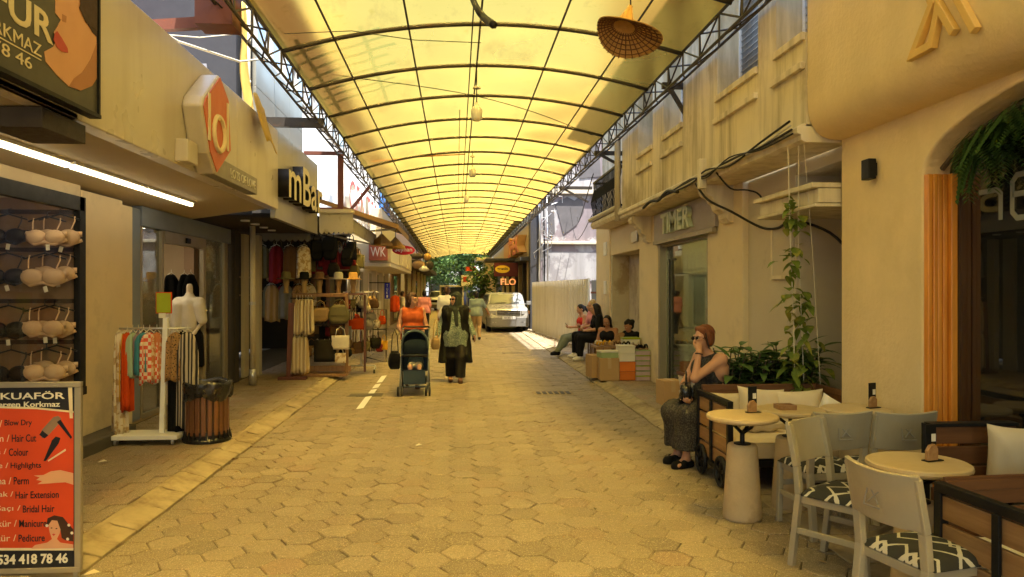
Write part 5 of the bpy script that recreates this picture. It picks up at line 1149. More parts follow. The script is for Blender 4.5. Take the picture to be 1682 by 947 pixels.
for i, (x, y, ln, lb) in enumerate(((-4.28, 12.3, .95, 'dark coat hanging deep inside the clothes shop'), (-4.40, 12.35, 1.0, 'second dark coat hanging behind the first inside the clothes shop'), (-4.55, 12.2, .5, 'short dark jacket hanging behind the mannequin'))): garment(lb, (x, y, 1.9), .42, ln, 'cloth_black', 'coat', 40 + i, R(80), grp='dark coats in the clothes shop')
dp = thing('drain_spout', 'cream drain pipe with grey outlet beside the bag shop', 'pipe', (-3.3, 12.4, .08)); mb = MB(); mb.tube([(-3.36, 12.5, .3), (-3.36, 12.5, 2.7)], .045, 10); mb.build('pipe', 'pvc_pipe', dp, smooth=True); mb = MB(); mb.tube([(-3.36, 12.5, .08), (-3.36, 12.5, .24), (-3.36, 12.5, .34)], [.06, .06, .05], 10); mb.build('outlet', 'alu', dp, smooth=True); mb = MB(); mb.lathe([(.055, 1.4), (.055, 1.45)], (-3.36, 12.5, 0), 10); mb.build('clamp', 'alu', dp)

# ------------------------------------------------------------------ bag shop goods
def bag(lbl, p, wd, ht, dp_, m, ang=0., strap=.25, grp=None, shape=0, seed=0):
    p = Vector(p); T = thing('bag', lbl, 'bag', (p.x, p.y, p.z - ht - strap), ang, grp); r = random.Random(seed)
    mb = MB(); n = 20; vs = []; pr = {0: (.86, 1.0, 1.03, 1.0, .9, .55), 1: (.55, .8, .98, 1.05, 1.0, .7), 2: (1, 1, 1, 1, 1, .97)}[shape]
    for j, s_ in enumerate((0,) + pr):
        z = ht + 0.02 - (j - .6) / (len(pr)) * ht if j else ht + .0
        s_ = s_ if j else pr[0] * .8
        for k in range(n):
            a = 2 * math.pi * k / n; cx_ = math.copysign(abs(math.cos(a)) ** .55, math.cos(a)); sy_ = math.copysign(abs(math.sin(a)) ** .7, math.sin(a))
            vs.append((cx_ * wd / 2 * s_, sy_ * dp_ / 2 * (.55 + .45 * j / len(pr)) + .006 * r.gauss(0, 1), z + strap * 0))
    L_ = len(pr)
    fs = [(j * n + k, (j + 1) * n + k, (j + 1) * n + (k + 1) % n, j * n + (k + 1) % n) for j in range(L_) for k in range(n)] + [tuple(range(n)), tuple(L_ * n + k for k in range(n))[::-1]]
    mb.add(vs, fs); mb.build('body', m, T, local=True, smooth=True)
    mb = MB(); mb.tube([(-wd * .28, 0, ht * .95), (-wd * .2, 0, ht + strap * .7), (0, 0, ht + strap), (wd * .2, 0, ht + strap * .7), (wd * .28, 0, ht * .95)], .008, 5); mb.build('strap', m, T, local=True, smooth=True)
    if shape != 2:
        mb = MB(); mb.prism([(-wd * .4, ht * .5), (wd * .4, ht * .5), (wd * .38, ht * .9), (-wd * .38, ht * .9)], ((0, -dp_ * .42, 0), (1, 0, 0), (0, 0, 1), (0, -1, 0)), 0, .014); mb.build('flap', m, T, local=True, bevel=.006)
    return T
wr = thing('wooden_display_frame', 'light wooden frame with hanging bags at the kerb', 'display rack', (-2.5, 13.7, .08))
mb = MB(); xL, xR = -2.98, -1.98; YR = 13.75
mb.box(xL, xR, YR - .03, YR + .03, 1.52, 1.58); mb.build('top_rail', 'rack_wood', wr, bevel=.004)
for x in (xL + .03, xR - .03): MB().box(x - .03, x + .03, YR - .028, YR + .028, .12, 1.52).build('upright', 'rack_wood', wr, bevel=.004)
MB().box(xL - .05, xR + .05, YR - .02, YR + .02, .16, .26).build('lower_rail', 'rack_wood', wr, bevel=.004); MB().box(xL, xR, YR - .2, YR + .2, .085, .13).build('base_board', 'rack_wood', wr); MB().box(xL + .06, xR - .06, YR - .01, YR + .01, 1.0, 1.03).build('cross_rail', 'shelf_dark', wr)
st = thing('scarf_stand', 'reddish brown wooden post stand with two tiers of scarves', 'stand', (-2.9, 13.2, .08))
MB().bar((-2.92, 13.2, .12), (-2.88, 13.2, 1.42), .10, .06).build('post', 'rack_wood_dark', st, bevel=.005); mb = MB(); mb.box(-3.1, -2.62, 13.12, 13.28, .08, .13); mb.build('foot', 'rack_wood_dark', st, bevel=.005)
mb = MB(); mb.tube([(-2.9, 13.2, 1.50), (-2.52, 13.2, 1.50)], .012, 6); mb.tube([(-2.9, 13.2, .86), (-2.56, 13.2, .86)], .012, 6); mb.build('rail', 'black_metal', st)
patt('scarf_cream', ((.62, .52, .34), (.36, .26, .14)), 5, 'stripe')
for tier, (z, ln, x0, n, lb) in enumerate(((1.48, .62, -2.79, 6, 'cream striped scarf in the upper tier of the brown stand'), (.84, .66, -2.83, 5, 'cream striped scarf in the lower tier of the brown stand'))):
    for k in range(n): garment(lb, (x0 + .05 * k, 13.2 + .01 * (k % 2), z), .13, ln - .02 * (k % 3), 'scarf_cream', 'scarf', 60 + k + 10 * tier, R(75), grp='scarves on the brown stand', flare=.02, dep=.02, nm='scarf')
gb = 'bags hanging at the bag shop'
bag('big black tote hanging on the wooden frame', (-2.38, 13.62, 1.02), .40, .46, .12, 'cloth_black', 0, .3, gb, 2)
bag('cream canvas tote hanging at the right of the wooden frame', (-2.1, 13.6, .98), .32, .30, .08, 'cloth_white', 0, .16, gb, 2)
bag('olive drawstring backpack on the wooden frame', (-2.13, 13.64, 1.5), .38, .40, .16, 'cloth_olive', 0, .1, gb, 1)
bag('pale canvas satchel under the frame top rail', (-2.48, 13.7, 1.5), .34, .30, .14, 'cloth_tan', 0, .14, gb, 0)
for a, b in zip(('big black tote', 'cream canvas', 'olive draw', 'pale canvas'), (.28, .52, .98, 1.02)):
    for o in C.objects:
        if o.get('label', '').startswith(a): o.location.z = b
bag('small white paper bag at the foot of the wooden frame', (-2.1, 13.6, .5), .2, .22, .08, 'cloth_cream_floral', 0, .08, gb, 2).location.z = .28
# steel rack crowded with small bags
r2 = thing('bag_rack', 'wheeled steel rack crowded with small brown bags', 'display rack', (-1.9, 14.9, .0)); YB = 14.9
mb = MB(); mb.tube([(-2.2, YB, .14), (-1.62, YB, .14)], .016, 6); mb.tube([(-1.9, YB, .14), (-1.9, YB, 1.62)], .018, 6); mb.tube([(-2.25, YB, 1.6), (-1.55, YB, 1.6)], .014, 6); mb.tube([(-2.2, YB, .95), (-1.6, YB, .95)], .012, 6); mb.build('frame', 'alu', r2)
for x in (-2.2, -1.62):
    mb = MB(); mb.tube([(x, YB - .15, .06), (x, YB, .14), (x, YB + .15, .06)], .014, 5); mb.build('foot', 'alu', r2); mb = MB(); mb.tube([(x - .015, YB - .15, .04), (x + .015, YB - .15, .04)], .04, 10); mb.build('wheel', 'black_metal', r2)
q = random.Random(11); cols = ['cloth_brown', 'cloth_tan', 'cloth_black', 'cloth_wine', 'cloth_brown', 'cloth_grey', 'cloth_olive', 'cloth_leopard', 'cloth_cream_floral', 'cloth_black_swirl']; cw = dict(cloth_brown='brown', cloth_tan='tan', cloth_black='black', cloth_wine='wine red', cloth_grey='grey', cloth_olive='olive', cloth_leopard='spotted', cloth_cream_floral='cream patterned', cloth_black_swirl='black striped', cloth_red='bright red', cloth_yellow='yellow')
shw = ('round', 'pear shaped', 'boxy'); tiers = (('upper', 1.22, 1.55), ('middle', .90, 1.2), ('lower', .40, .92)); used = set()
def ublabel(c_, sh_, where):
    k = 0
    for ad in ('', 'small ', 'wide ', 'slim ', 'soft ', 'worn ', 'creased ', 'plump ', 'narrow ', 'flat '):
        s_ = '%s%s %s bag %s' % (ad, cw[c_], shw[sh_], where)
        if s_ not in used: used.add(s_); return s_
    return s_
for ti, (tn, z0, z1) in enumerate(tiers):
    for k in range(9):
        c_ = cols[(k * 3 + ti * 4) % len(cols)]; sh_ = q.randrange(3); wd = q.uniform(.16, .26); ht = q.uniform(.16, .26)
        x = -2.24 + .078 * k + q.uniform(-.02, .02); T = bag(ublabel(c_, sh_, 'on the %s tier of the steel rack' % tn), (x, YB - q.uniform(.02, .2), 0), wd, ht, .1, c_, q.uniform(-.8, .8), z1 - z0 - ht + .05, gb, sh_, k); T.location.z = z0 + q.uniform(-.06, .06)
bag('bright red handbag at the middle of the steel rack', (-1.97, 14.62, .9), .34, .26, .12, 'cloth_red', 0, .08, gb, 2).location.z = .83
bag('grey round bag right of the bright red one', (-1.74, 14.66, .9), .24, .24, .1, 'cloth_grey', 0, .08, gb, 1).location.z = .82
r3 = thing('small_bag_rack', 'thin black rack hung with red and orange bags farther down the street', 'display rack', (-1.6, 17, 0)); p0 = OY(628, 505, 17); p1 = OY(641, 590, 17)
mb = MB(); mb.tube([(-2.05, 17, 0), (-2.05, 17, 1.2), (-1.6, 17, 1.2), (-1.6, 17, 0), (-2.05, 17, .12)], .014, 5); mb.tube([(-2.05, 17, .75), (-1.6, 17, .75)], .012, 5); mb.build('frame', 'black_metal', r3); MB().box(-2.0, -1.72, 16.98, 17, 1.22, 1.4).build('card', 'sign_white', r3)
for k, (c_, x, z) in enumerate((('cloth_orange_print', -2.02, .78), ('cloth_red', -1.9, .80), ('cloth_tan', -1.78, .74), ('cloth_red', -1.68, .82), ('cloth_wine', -1.98, .22), ('cloth_black', -1.86, .24), ('cloth_wine', -1.74, .2), ('cloth_yellow', -1.64, .25))):
    sh_ = (k + 1) % 3; bag(ublabel(c_ if c_ != 'cloth_orange_print' else 'cloth_tan', sh_, 'on the thin black rack'), (x, 16.93, 0), .17, .24, .1, c_, .3 * (-1) ** k, .14, gb, sh_, k).location.z = z
# goods under the awning
for k in range(34):
    x = -2.70 + .036 * (k * 7 % 20) + q.uniform(-.01, .01); y = 14.55 + .22 * (k % 7) + q.uniform(-.1, .1); c_ = ['cloth_black', 'cloth_brown', 'cloth_olive', 'cloth_wine', 'cloth_black', 'cloth_tan', 'cloth_grey'][k * 3 % 7]; sh_ = k % 3
    T = bag(ublabel(c_, sh_, 'hanging %s the cream awning' % ('under', 'deep under', 'at the street edge of')[k % 3]), (x, y, 0), q.uniform(.2, .32), q.uniform(.3, .55), .14, c_, q.uniform(-.9, .9), .15, gb, sh_, k); T.location.z = 2.72 - .55 - q.uniform(0, .22) - (.14 if k % 4 == 3 else 0)
for k in range(22):
    x = -2.93 + .043 * k; z = (1.08, .72, .36)[k % 3] + q.uniform(-.05, .05); c_ = cols[(k * 7 + 2) % 10]; sh_ = (k * 5) % 3
    T = bag(ublabel(c_, sh_, 'behind the wooden frame, %s row' % ('upper', 'middle', 'lower')[k % 3]), (x, 14.0 + .1 * (k % 4), 0), q.uniform(.18, .28), q.uniform(.2, .3), .12, c_, q.uniform(-.7, .7), .14, gb, sh_, k); T.location.z = z
gl = (('cloth_olive', 'olive'), ('cloth_tan', 'tan'), ('cloth_wine', 'wine red'), ('cloth_grey', 'grey'), ('cloth_brown', 'brown'), ('cloth_leopard', 'spotted'), ('cloth_cream_floral', 'cream patterned'))
for k in range(14): garment('%s %s hanging at the front of the bag shop, %s row' % (gl[k % 7][1], ('blouse', 'dress')[k // 7], ('inner', 'outer')[k % 2]), (-3.72 + .13 * (k % 7), 14.55 + .35 * (k % 2) + .2 * (k // 7), 2.5 - .75 * (k // 7)), .26, .62 + .05 * (k % 3), gl[k % 7][0], 'clothes', 100 + k, .35, grp='clothes at the bag shop front')
for k in range(9): garment('%s clothes hanging inside the bag shop, %s from the doorway' % (('dark', 'brown', 'olive')[k % 3], ('first', 'second', 'third', 'fourth', 'fifth', 'sixth', 'seventh', 'eighth', 'ninth')[k]), (-3.55 + .07 * k, 15.6 + .2 * k, 2.3), .4, 1.0 + .1 * (k % 3), ('cloth_black', 'cloth_brown', 'cloth_olive')[k % 3], 'clothes', 80 + k, .5, grp='clothes in the bag shop')
for k, (x, y, z, c_) in enumerate(((-3.5, 14.8, 2.0, 'cloth_olive'), (-3.2, 15.0, 2.05, 'cloth_brown'), (-2.95, 14.9, 1.95, 'cloth_olive'), (-2.8, 15.1, 1.9, 'cloth_wine'), (-3.35, 15.4, 1.5, 'cloth_black'))):
    sh_ = k % 3; bag(ublabel(c_, sh_, 'in the bag shop doorway'), (x, y, 0), .34, .45, .16, c_, .4, .2, gb, sh_, k).location.z = z
# hats on stands
def hat(lbl, p, m, r_=.17):
    T = thing('hat_stand', lbl, 'hat stand', p); x, y, z = p; mb = MB(); mb.lathe([(r_, .26), (r_ * .98, .272), (r_ * .52, .285), (r_ * .50, .37), (r_ * .38, .40), (.01, .40)], p, 18); mb.build('hat', m, T, smooth=True); mb = MB(); mb.lathe([(.05, .0), (.045, .02), (.04, .12), (.06, .2), (.055, .28)], p, 12); mb.build('head_form', 'cloth_tan', T, smooth=True)
for k, (px_, c_, lb) in enumerate(((470, 'cloth_olive', 'olive brimmed hat on a stand above the wooden frame'), (500, 'cloth_black', 'black brimmed hat on a stand above the wooden frame'), (525, 'cloth_brown', 'brown brimmed hat on a stand above the wooden frame'), (556, 'cloth_grey', 'grey brimmed hat on a stand at the right end'), (580, 'straw', 'straw hat on a stand nearest the street'))):
    x = OY(px_, 470, 13.9 + .1 * k).x; hat(lb, (x, 13.9 + .1 * k, 1.585), c_)
MB_ = MB().box(-3.02, -1.72, 13.82, 14.5, 1.555, 1.583); tag(rebase(MB_.build('hat_shelf', 'rack_wood_dark', bevel=.004), (-2.4, 14.1, 1.555)), 'brown shelf board carrying the row of brimmed hats', 'shelf')
mb = MB(); 
for x in (-1.75, -3.0): mb.box(x - .02, x + .02, 14.3, 14.34, .08, 1.55)
o = bpy.data.objects['hat_shelf']; mb.build('support', 'rack_wood_dark', o)
# ------------------------------------------------------------------ cafe furniture
mat('chair_paint', (.37, .325, .22), .5, var=.08, bump=.05, scale=7, objvar=.05); mat('cushion_cream', (.62, .52, .34), .85, var=.07, bump=.2, bscale=140, scale=4); mat('cushion_white', (.70, .66, .56), .85, var=.06, bump=.2, bscale=140); mat('table_stone', (.52, .40, .22), .42, var=.14, scale=6, bump=.06, col2=(.42, .29, .14), c2=(.55, .7)); mat('table_base', (.50, .385, .22), .8, var=.2, scale=5, bump=.4, bscale=30, col2=(.34, .25, .13), c2=(.54, .68))
m, t, p, co = base('cushion_pattern')
sx = t.nodes.new('ShaderNodeSeparateXYZ'); t.links.new(co, sx.inputs[0])
wob = mathn(t, 'MULTIPLY', noise(t, co, 30, 2), .06)
tri = mathn(t, 'PINGPONG', mathn(t, 'MULTIPLY', sx.outputs[0], 1.0), .085)
fr1 = mathn(t, 'FRACT', mathn(t, 'ADD', mathn(t, 'MULTIPLY', mathn(t, 'ADD', sx.outputs[1], tri), 8.0), wob))
fr2 = mathn(t, 'FRACT', mathn(t, 'ADD', mathn(t, 'MULTIPLY', mathn(t, 'SUBTRACT', sx.outputs[1], tri), 4.0), wob))
l1 = mathn(t, 'LESS_THAN', fr1, .15); l2 = mathn(t, 'LESS_THAN', fr2, .11)
c = mixc(t, mathn(t, 'MULTIPLY', mathn(t, 'MAXIMUM', l1, l2), .9), (.022, .022, .018), (.55, .52, .42)); t.links.new(c, p.inputs['Base Color']); p.inputs['Roughness'].default_value = .9
def chair(lbl, loc, rz):
    T = thing('cafe_chair', lbl, 'chair', (0, 0, 0), 0, 'grey cafe chairs'); W, Dp = .42, .42      # faces +Y, back at -Y
    for s in (-1, 1):
        mb = MB(); x = s * (W / 2 - .02); pts = [(x, -.25, 0), (x, -.20, .44), (x, -.215, .60), (x + s * .0, -.265, .84)]
        for a, b in zip(pts, pts[1:]): mb.bar(a, b, .036, .044, up=(1, 0, 0))
        mb.build('back_leg', 'chair_paint', T, local=True, bevel=.005)
        mb = MB(); mb.bar((x, .20, 0), (x, .18, .43), .036, .036, up=(1, 0, 0)); mb.build('front_leg', 'chair_paint', T, local=True, bevel=.005)
        mb = MB(); mb.bar((x, -.22, .22), (x, .19, .22), .018, .036, up=(0, 0, 1)); mb.build('stretcher', 'chair_paint', T, local=True, bevel=.003)
    mb = MB(); mb.box(-W / 2 + .02, W / 2 - .02, -.20, .19, .385, .43); mb.build('seat_frame', 'chair_paint', T, local=True, bevel=.005)
    mb = MB(); mb.bar((-W / 2 + .02, .19, .28), (W / 2 - .02, .19, .28), .018, .036); mb.build('stretcher', 'chair_paint', T, local=True, bevel=.003)
    mb = MB()
    def bk(u, v):
        x = (u - .5) * (W - .0); cv = -.045 * (1 - (2 * u - 1) ** 2); z = .60 + .245 * v + .012 * (2 * u - 1) ** 2; return (x, -.215 - (z - .60) * .21 + cv, z)
    mb.grid(bk, 14, 3); br_ = mb.build('backrest', 'chair_paint', T, local=True, solid=.022, bevel=.004)
    o = stroke('emblem', [[(-.03, -.035), (.03, .03)], [(-.03, .03), (.0, 0), (.03, -.035)], [(-.045, .045), (-.05, -.05), (.045, -.05)]], ((0, -.304, .725), (1, 0, 0), (0, .21, .978), (0, -1, .21)), .008, -.002, .0015, 'steel_dark_soft')
    o.parent = br_
    mb = MB()
    def cu(u, v):
        a = (u * 2 - 1); b = (v * 2 - 1); h = max(0, (1 - abs(a) ** 4) * (1 - abs(b) ** 4)) ** .5; return (a * .205, b * .2, .435 + .052 * h)
    mb.grid(cu, 20, 20)
    def cl(u, v): a = (u * 2 - 1); b = (1 - v * 2); return (a * .205, b * .2, .4325)
    mb.grid(cl, 4, 4); mb.build('cushion', 'cushion_pattern', T, local=True, smooth=True)
    T.location = loc; T.rotation_euler = (0, 0, rz); return T
mat('steel_dark_soft', (.27, .255, .21), .6, bump=0)
def facing(dx, dy): return math.atan2(-dx, dy)
C1 = chair('grey chair turned toward the nearest table with its back to the sofa table', (2.30, 4.20, 0), facing(.57, -.82))
def cpl(lbl, loc, rz): return dup(C1, loc, rz, lbl)
cpl('nearest grey chair with its back to the street at the front table', (2.17, 3.27, 0), facing(.97, .23))
cpl('grey chair between the sofa table and the chair facing the front table', (2.50, 4.94, .0), facing(-.08, 1))
cpl('grey chair beside the cafe wall in front of the corner table', (2.93, 4.90, .0), facing(0, 1))
def table(lbl, x, y, r=.255):
    T = thing('cafe_table', lbl, 'table', (x, y, 0), 0, 'round cafe tables')
    mb = MB(); mb.lathe([(.001, .705), (r - .03, .705), (r - .006, .715), (r, .728), (r - .004, .742), (r - .014, .748), (.001, .748)], (0, 0, 0), 48); mb.build('tabletop', 'table_stone', T, local=True, smooth=False, bevel=.0)
    mb = MB(); mb.lathe([(.134, 0), (.138, .02), (.126, .2), (.112, .42), (.106, .52), (.098, .535), (.001, .535)], (0, 0, 0), 36); o = mb.build('base', 'table_base', T, local=True, smooth=True)
    mb = MB(); mb.tube([(0, 0, .53), (0, 0, .63)], .017, 10); mb.lathe([(.06, .535), (.06, .543)], (0, 0, 0), 16)
    for k in range(4):
        a = k * math.pi / 2 + .6; mb.tube([(0, 0, .61), (.075 * math.cos(a), .075 * math.sin(a), .665), (.10 * math.cos(a), .10 * math.sin(a), .704)], .012, 6)
    mb.build('bracket', 'black_metal', T, local=True); return T
T1 = table('round stone table on tapered base nearest the street by the sofa', 2.06, 5.21)
dup(T1, (2.53, 5.45, 0), .5, 'round stone table in the middle of the sofa row'); dup(T1, (3.03, 5.42, 0), 1.1, 'round stone table in the corner by the cafe wall'); dup(T1, (2.42, 3.72, 0), .3, 'front round stone table between two grey chairs')
def holder(lbl, x, y, rz):
    T = thing('menu_holder', lbl, 'menu holder', (x, y, .749), rz, 'menu holders on the tables')
    mb = MB(); mb.box(-.055, .055, -.022, .022, 0, .006); mb.box(-.035, .035, .008, .016, .006, .19); mb.build('plate', 'black_metal', T, local=True, bevel=.002)
    mb = MB(); mb.prism([(-.05, 0), (.02, 0), (.02, .06), (0, .085), (-.03, .08), (-.05, .05)], ((0, 0, .006), (1, 0, 0), (0, 0, 1), (0, -1, 0)), -.004, .018); mb.build('napkin_block', 'slat_wood', T, local=True, bevel=.003)
    MB().box(-.0, .028, .0055, .0075, .10, .14).build('sticker', 'sign_white', T, local=True); return T
holder('black menu holder on the street side table by the sofa', 2.17, 5.28, .15); holder('black menu holder on the corner table by the wall', 3.17, 5.42, .3); holder('black menu holder on the front table', 2.50, 3.72, .25)
tb = thing('wooden_tray', 'small open wooden box on the middle table', 'box', (2.47, 5.42, .749)); mb = MB()
for b in ((2.41, 2.54, 5.36, 5.372, .749, .785), (2.41, 2.54, 5.468, 5.48, .749, .785), (2.41, 2.422, 5.372, 5.468, .749, .785), (2.528, 2.54, 5.372, 5.468, .749, .785), (2.422, 2.528, 5.372, 5.468, .749, .756)): mb.box(*b)
mb.build('side', 'slat_wood', tb, bevel=.002)
def pillow(name, lbl, c, sz, rot, m, cat='cushion'):
    T = Vector(c); mb = MB(); Rm = Euler(rot).to_matrix()
    for sgn in (1, -1):
        def pf(u, v):
            a = u * 2 - 1; b = (v * 2 - 1) * sgn; h = max(0, (1 - a ** 4) * (1 - b ** 4)) ** .6; pin = 1 - .10 * (1 - a * a) * abs(b) ** 3 ; pin2 = 1 - .10 * (1 - b * b) * abs(a) ** 3
            w_ = .012 * math.sin(a * 7 + b * 3 + c[0] * 9) * h
            return T + Rm @ Vector((a * sz[0] / 2 * pin2, sgn * (sz[1] / 2 * h + w_ * .6), b * sz[2] / 2 * pin))
        mb.grid(pf, 22, 22)
    o = rebase(mb.build(name, m, smooth=True), T - Vector((0, 0, sz[2] / 2))); return tag(o, lbl, cat)
def slats(mb_, a, b, zs, h, th):
    for z in zs: mb_.bar(Vector((a[0], a[1], z)), Vector((b[0], b[1], z)), th, h, up=(0, 0, 1))
def sofa(lbl, ox, oy, rz, L, ret=0, wheel=True, arm_z=.74, back_z=.78):
    """bench: local x along its length, back at y=0, seat toward -y, end panel at x=0"""
    T = thing('wooden_sofa', lbl, 'sofa', (ox, oy, 0), rz); D_ = .76
    mb = MB(); P = .045
    for y in (-D_, -.02): mb.box(-P / 2, P / 2, y - P / 2, y + P / 2, .12, arm_z - P)
    mb.box(-P / 2, P / 2, -D_ - P / 2, 0.0, arm_z - P, arm_z); mb.box(-P / 2, P / 2, -D_ + P / 2, -.02 - P / 2, .12, .16); mb.box(-.012 - P / 2, -P / 2 + .006, -D_ / 2 - .02, -D_ / 2 + .02, .16, arm_z - P); mb.build('end_frame', 'black_metal', T, local=True, bevel=.003)
    mb = MB()
    for k in range(4): mb.box(-.012, .012, -D_ + P / 2, -.02 - P / 2, .175 + k * .132, .175 + k * .132 + .112)
    mb.build('end_panel', 'slat_wood', T, local=True, bevel=.004)
    mb = MB()
    for k in range(4): mb.box(P / 2, L, -.022, .0, .175 + k * .15, .175 + k * .15 + .135)
    mb.box(P / 2, L, -.03, .012, back_z - .05, back_z); mb.build('back_panel', 'slat_wood_x', T, local=True, bevel=.004)
    mb = MB(); mb.box(P / 2, L, -D_, -.03, .20, .26); mb.box(.02, L, -D_ - .01, -D_ + .02, .20, .25); mb.build('seat_frame', 'black_metal', T, local=True, bevel=.003)
    if ret:
        mb = MB()
        for k in range(4): mb.box(L - .022, L, -ret, -.03, .175 + k * .15, .175 + k * .15 + .135)
        mb.box(L - .03, L + .012, -ret, -.03, back_z - .05, back_z); mb.build('side_panel', 'slat_wood_x', T, local=True, bevel=.004)
        mb = MB(); mb.box(L - .03, L + .02, -ret - .03, -ret, .0, back_z + .02); mb.build('side_post', 'black_metal', T, local=True, bevel=.003)
        mb = MB(); mb.box(L - .5, L - .04, -ret, -D_, .20, .26); mb.build('side_seat_frame', 'black_metal', T, local=True)
    def cus(nm, x0, x1, y0, y1, z0, z1, par):
        mb = MB()
        def f(u, v):
            a = (u * 2 - 1); b = (v * 2 - 1); h = max(0, (1 - a ** 8) * (1 - b ** 8)) ** .4; return (x0 + (x1 - x0) * u, y0 + (y1 - y0) * v, z1 - .03 + .03 * h + .004 * math.sin(u * 13) * math.sin(v * 9))
        mb.grid(f, 24, 14); mb.box(x0, x1, y0, y1, z0, z1 - .031); return mb.build(nm, 'cushion_cream', par, local=True, smooth=False, bevel=.012)
    cus('seat_cushion', .03, L - .04, -D_ - .01, -.05, .265, .43, T)
    if wheel:
        for y in (-D_ + .12, -.14):
            mb = MB(); mb.tube([(-.05 + .03 * math.cos(a), y + 0, .135) for a in (0, 1)], .01, 5)
            ring = [(-.03, y + .112 * math.cos(a * .2618), .135 + .112 * math.sin(a * .2618)) for a in range(24)]; mb.tube(ring, .022, 8, closed=True)
            for k in range(5):
                a = k * 1.2566 + .4; mb.bar((-.03, y, .135), (-.03, y + .10 * math.cos(a), .135 + .10 * math.sin(a)), .02, .03)
            mb.lathe([(.028, -.02), (.028, .02)], (0, 0, 0), 3) if False else None
            mb.build('wheel', 'black_metal', T, local=True)
    else:
        for y in (-D_, -.02): MB().box(-P / 2, P / 2, y - P / 2, y + P / 2, 0, .12).build('leg', 'black_metal', T, local=True)
    for x in (L * .55, L - .05): MB().box(x - .02, x + .02, -D_ + .02, -D_ + .06, 0, .2).build('leg', 'black_metal', T, local=True)
    return T
sofa('wheeled wooden sofa with cream seat behind three round tables', 2.22, 6.64, 0, 1.12, ret=1.15)
sofa('front wooden slat sofa at the right edge with black end frame', 2.285, 3.36, R(4), 1.0, wheel=False, back_z=.745)
b2 = thing('slat_bench', 'dark slatted bench back beside the cafe window', 'bench', (2.75, 4.12, 0)); mb = MB()
for k in range(4): mb.box(2.76, 3.27, 4.10, 4.125, .40 + k * .118, .40 + k * .118 + .10)
mb.build('back_slats', 'slat_wood_x', b2, bevel=.004); mb = MB()
for x in (2.74, 3.26): mb.box(x - .015, x + .02, 4.13, 4.16, 0, .87)
mb.box(2.74, 3.27, 4.08, 4.16, .855, .875); mb.build('frame', 'black_metal', b2, bevel=.003); MB().box(2.76, 3.27, 3.62, 4.1, .34, .38).build('seat', 'slat_wood_x', b2, bevel=.004)
pillow('back_cushion', 'tall cream cushion leaning on the slat bench at the right edge', (3.14, 3.92, .68), (.34, .16, .44), (.12, 0, -.3), 'cushion_cream')
MB_ = MB().box(2.40, 3.2, 2.75, 3.28, .46, .50); tag(rebase(MB_.build('folded_blanket', 'cushion_white', bevel=.015), (2.8, 3, .43)), 'folded cream blanket on the seat of the front slat sofa', 'blanket')
pillow('back_cushion', 'wide cream cushion at the left end of the wheeled sofa', (2.47, 6.50, .57), (.42, .15, .32), (-.2, 0, .05), 'cushion_cream'); pillow('back_cushion', 'cream cushion leaning in the middle of the wheeled sofa', (2.70, 6.40, .60), (.42, .17, .36), (-.25, .08, -.08), 'cushion_cream'); pillow('back_cushion', 'crumpled cream cushion at the right of the wheeled sofa', (3.02, 6.32, .59), (.44, .18, .36), (-.3, -.06, -.2), 'cushion_cream'); pillow('back_cushion', 'white cushion tipped over in the sofa corner', (3.18, 6.0, .57), (.36, .16, .30), (-.1, .35, -1.0), 'cushion_white'); pillow('back_cushion', 'small flat cream cushion lying on the sofa seat', (2.62, 6.2, .47), (.34, .11, .2), (1.2, 0, .2), 'cushion_cream')

# ------------------------------------------------------------------ plants
def leafmesh(mb, p, d, up, L, W, m=0, droop=.35, seg=5, fold=.25):
    d = Vector(d).normalized(); s = d.cross(Vector(up)); s = s.normalized() if s.length > 1e-4 else Vector((1, 0, 0)); n = s.cross(d)
    vs = []
    for i in range(seg + 1):
        t_ = i / seg; w_ = W * math.sin(math.pi * min(1, t_ ** .8 * .98 + .02)) ** .9 / 2; c = Vector(p) + d * (L * t_) + Vector((0, 0, -droop * L * t_ * t_))
        vs += [c - s * w_ + n * w_ * fold, c, c + s * w_ + n * w_ * fold]
    fs = []
    for i in range(seg): fs += [(3 * i, 3 * i + 1, 3 * i + 4, 3 * i + 3), (3 * i + 1, 3 * i + 2, 3 * i + 5, 3 * i + 4)]
    mb.add(vs, fs, m)
q = random.Random(21); pl = thing('potted_plant', 'bushy leafy plant in a long planter behind the wheeled sofa', 'plant', (2.95, 7.0, .08))
MB().box(2.50, 3.40, 6.86, 7.14, .0, .5).build('planter', 'rack_wood_dark', pl, bevel=.01)
mb = MB(); st_ = MB()
for k in range(90):
    b = Vector((2.55 + .85 * q.random(), 6.9 + .22 * q.random(), .48)); a = q.random() * 6.28; hh = q.uniform(.2, .62); tip = b + Vector((math.cos(a) * .2 * q.random(), math.sin(a) * .14 - .03, hh)); st_.tube([b, (b + tip) / 2 + Vector((0, 0, .04)), tip], .006, 4)
    for j in range(9):
        c = b.lerp(tip, .35 + .65 * j / 8); an = a + j * 2.4 + q.uniform(-.4, .4); leafmesh(mb, c, (math.cos(an), math.sin(an), q.uniform(.1, .9)), (0, 0, 1), q.uniform(.16, .30), q.uniform(.065, .11), 0, q.uniform(.2, .6))
mb.build('leaves', 'leaf_plant', pl, smooth=True); st_.build('stem', 'bark', pl)
vn = thing('climbing_vine', 'yellow green vine climbing strings up to the townhouse cables', 'plant', (3.28, 6.75, .5)); mb = MB(); st_ = MB()
strings = [[(3.16, 6.7, .55), (3.12, 6.66, 1.4), (3.06, 6.6, 2.2), (2.97, 6.45, 3.0)], [(3.30, 6.8, .5), (3.22, 6.7, 1.3), (3.14, 6.6, 2.1), (3.0, 6.3, 3.0)], [(3.36, 6.6, .6), (3.20, 6.45, 2.0), (3.02, 6.25, 2.96)]]
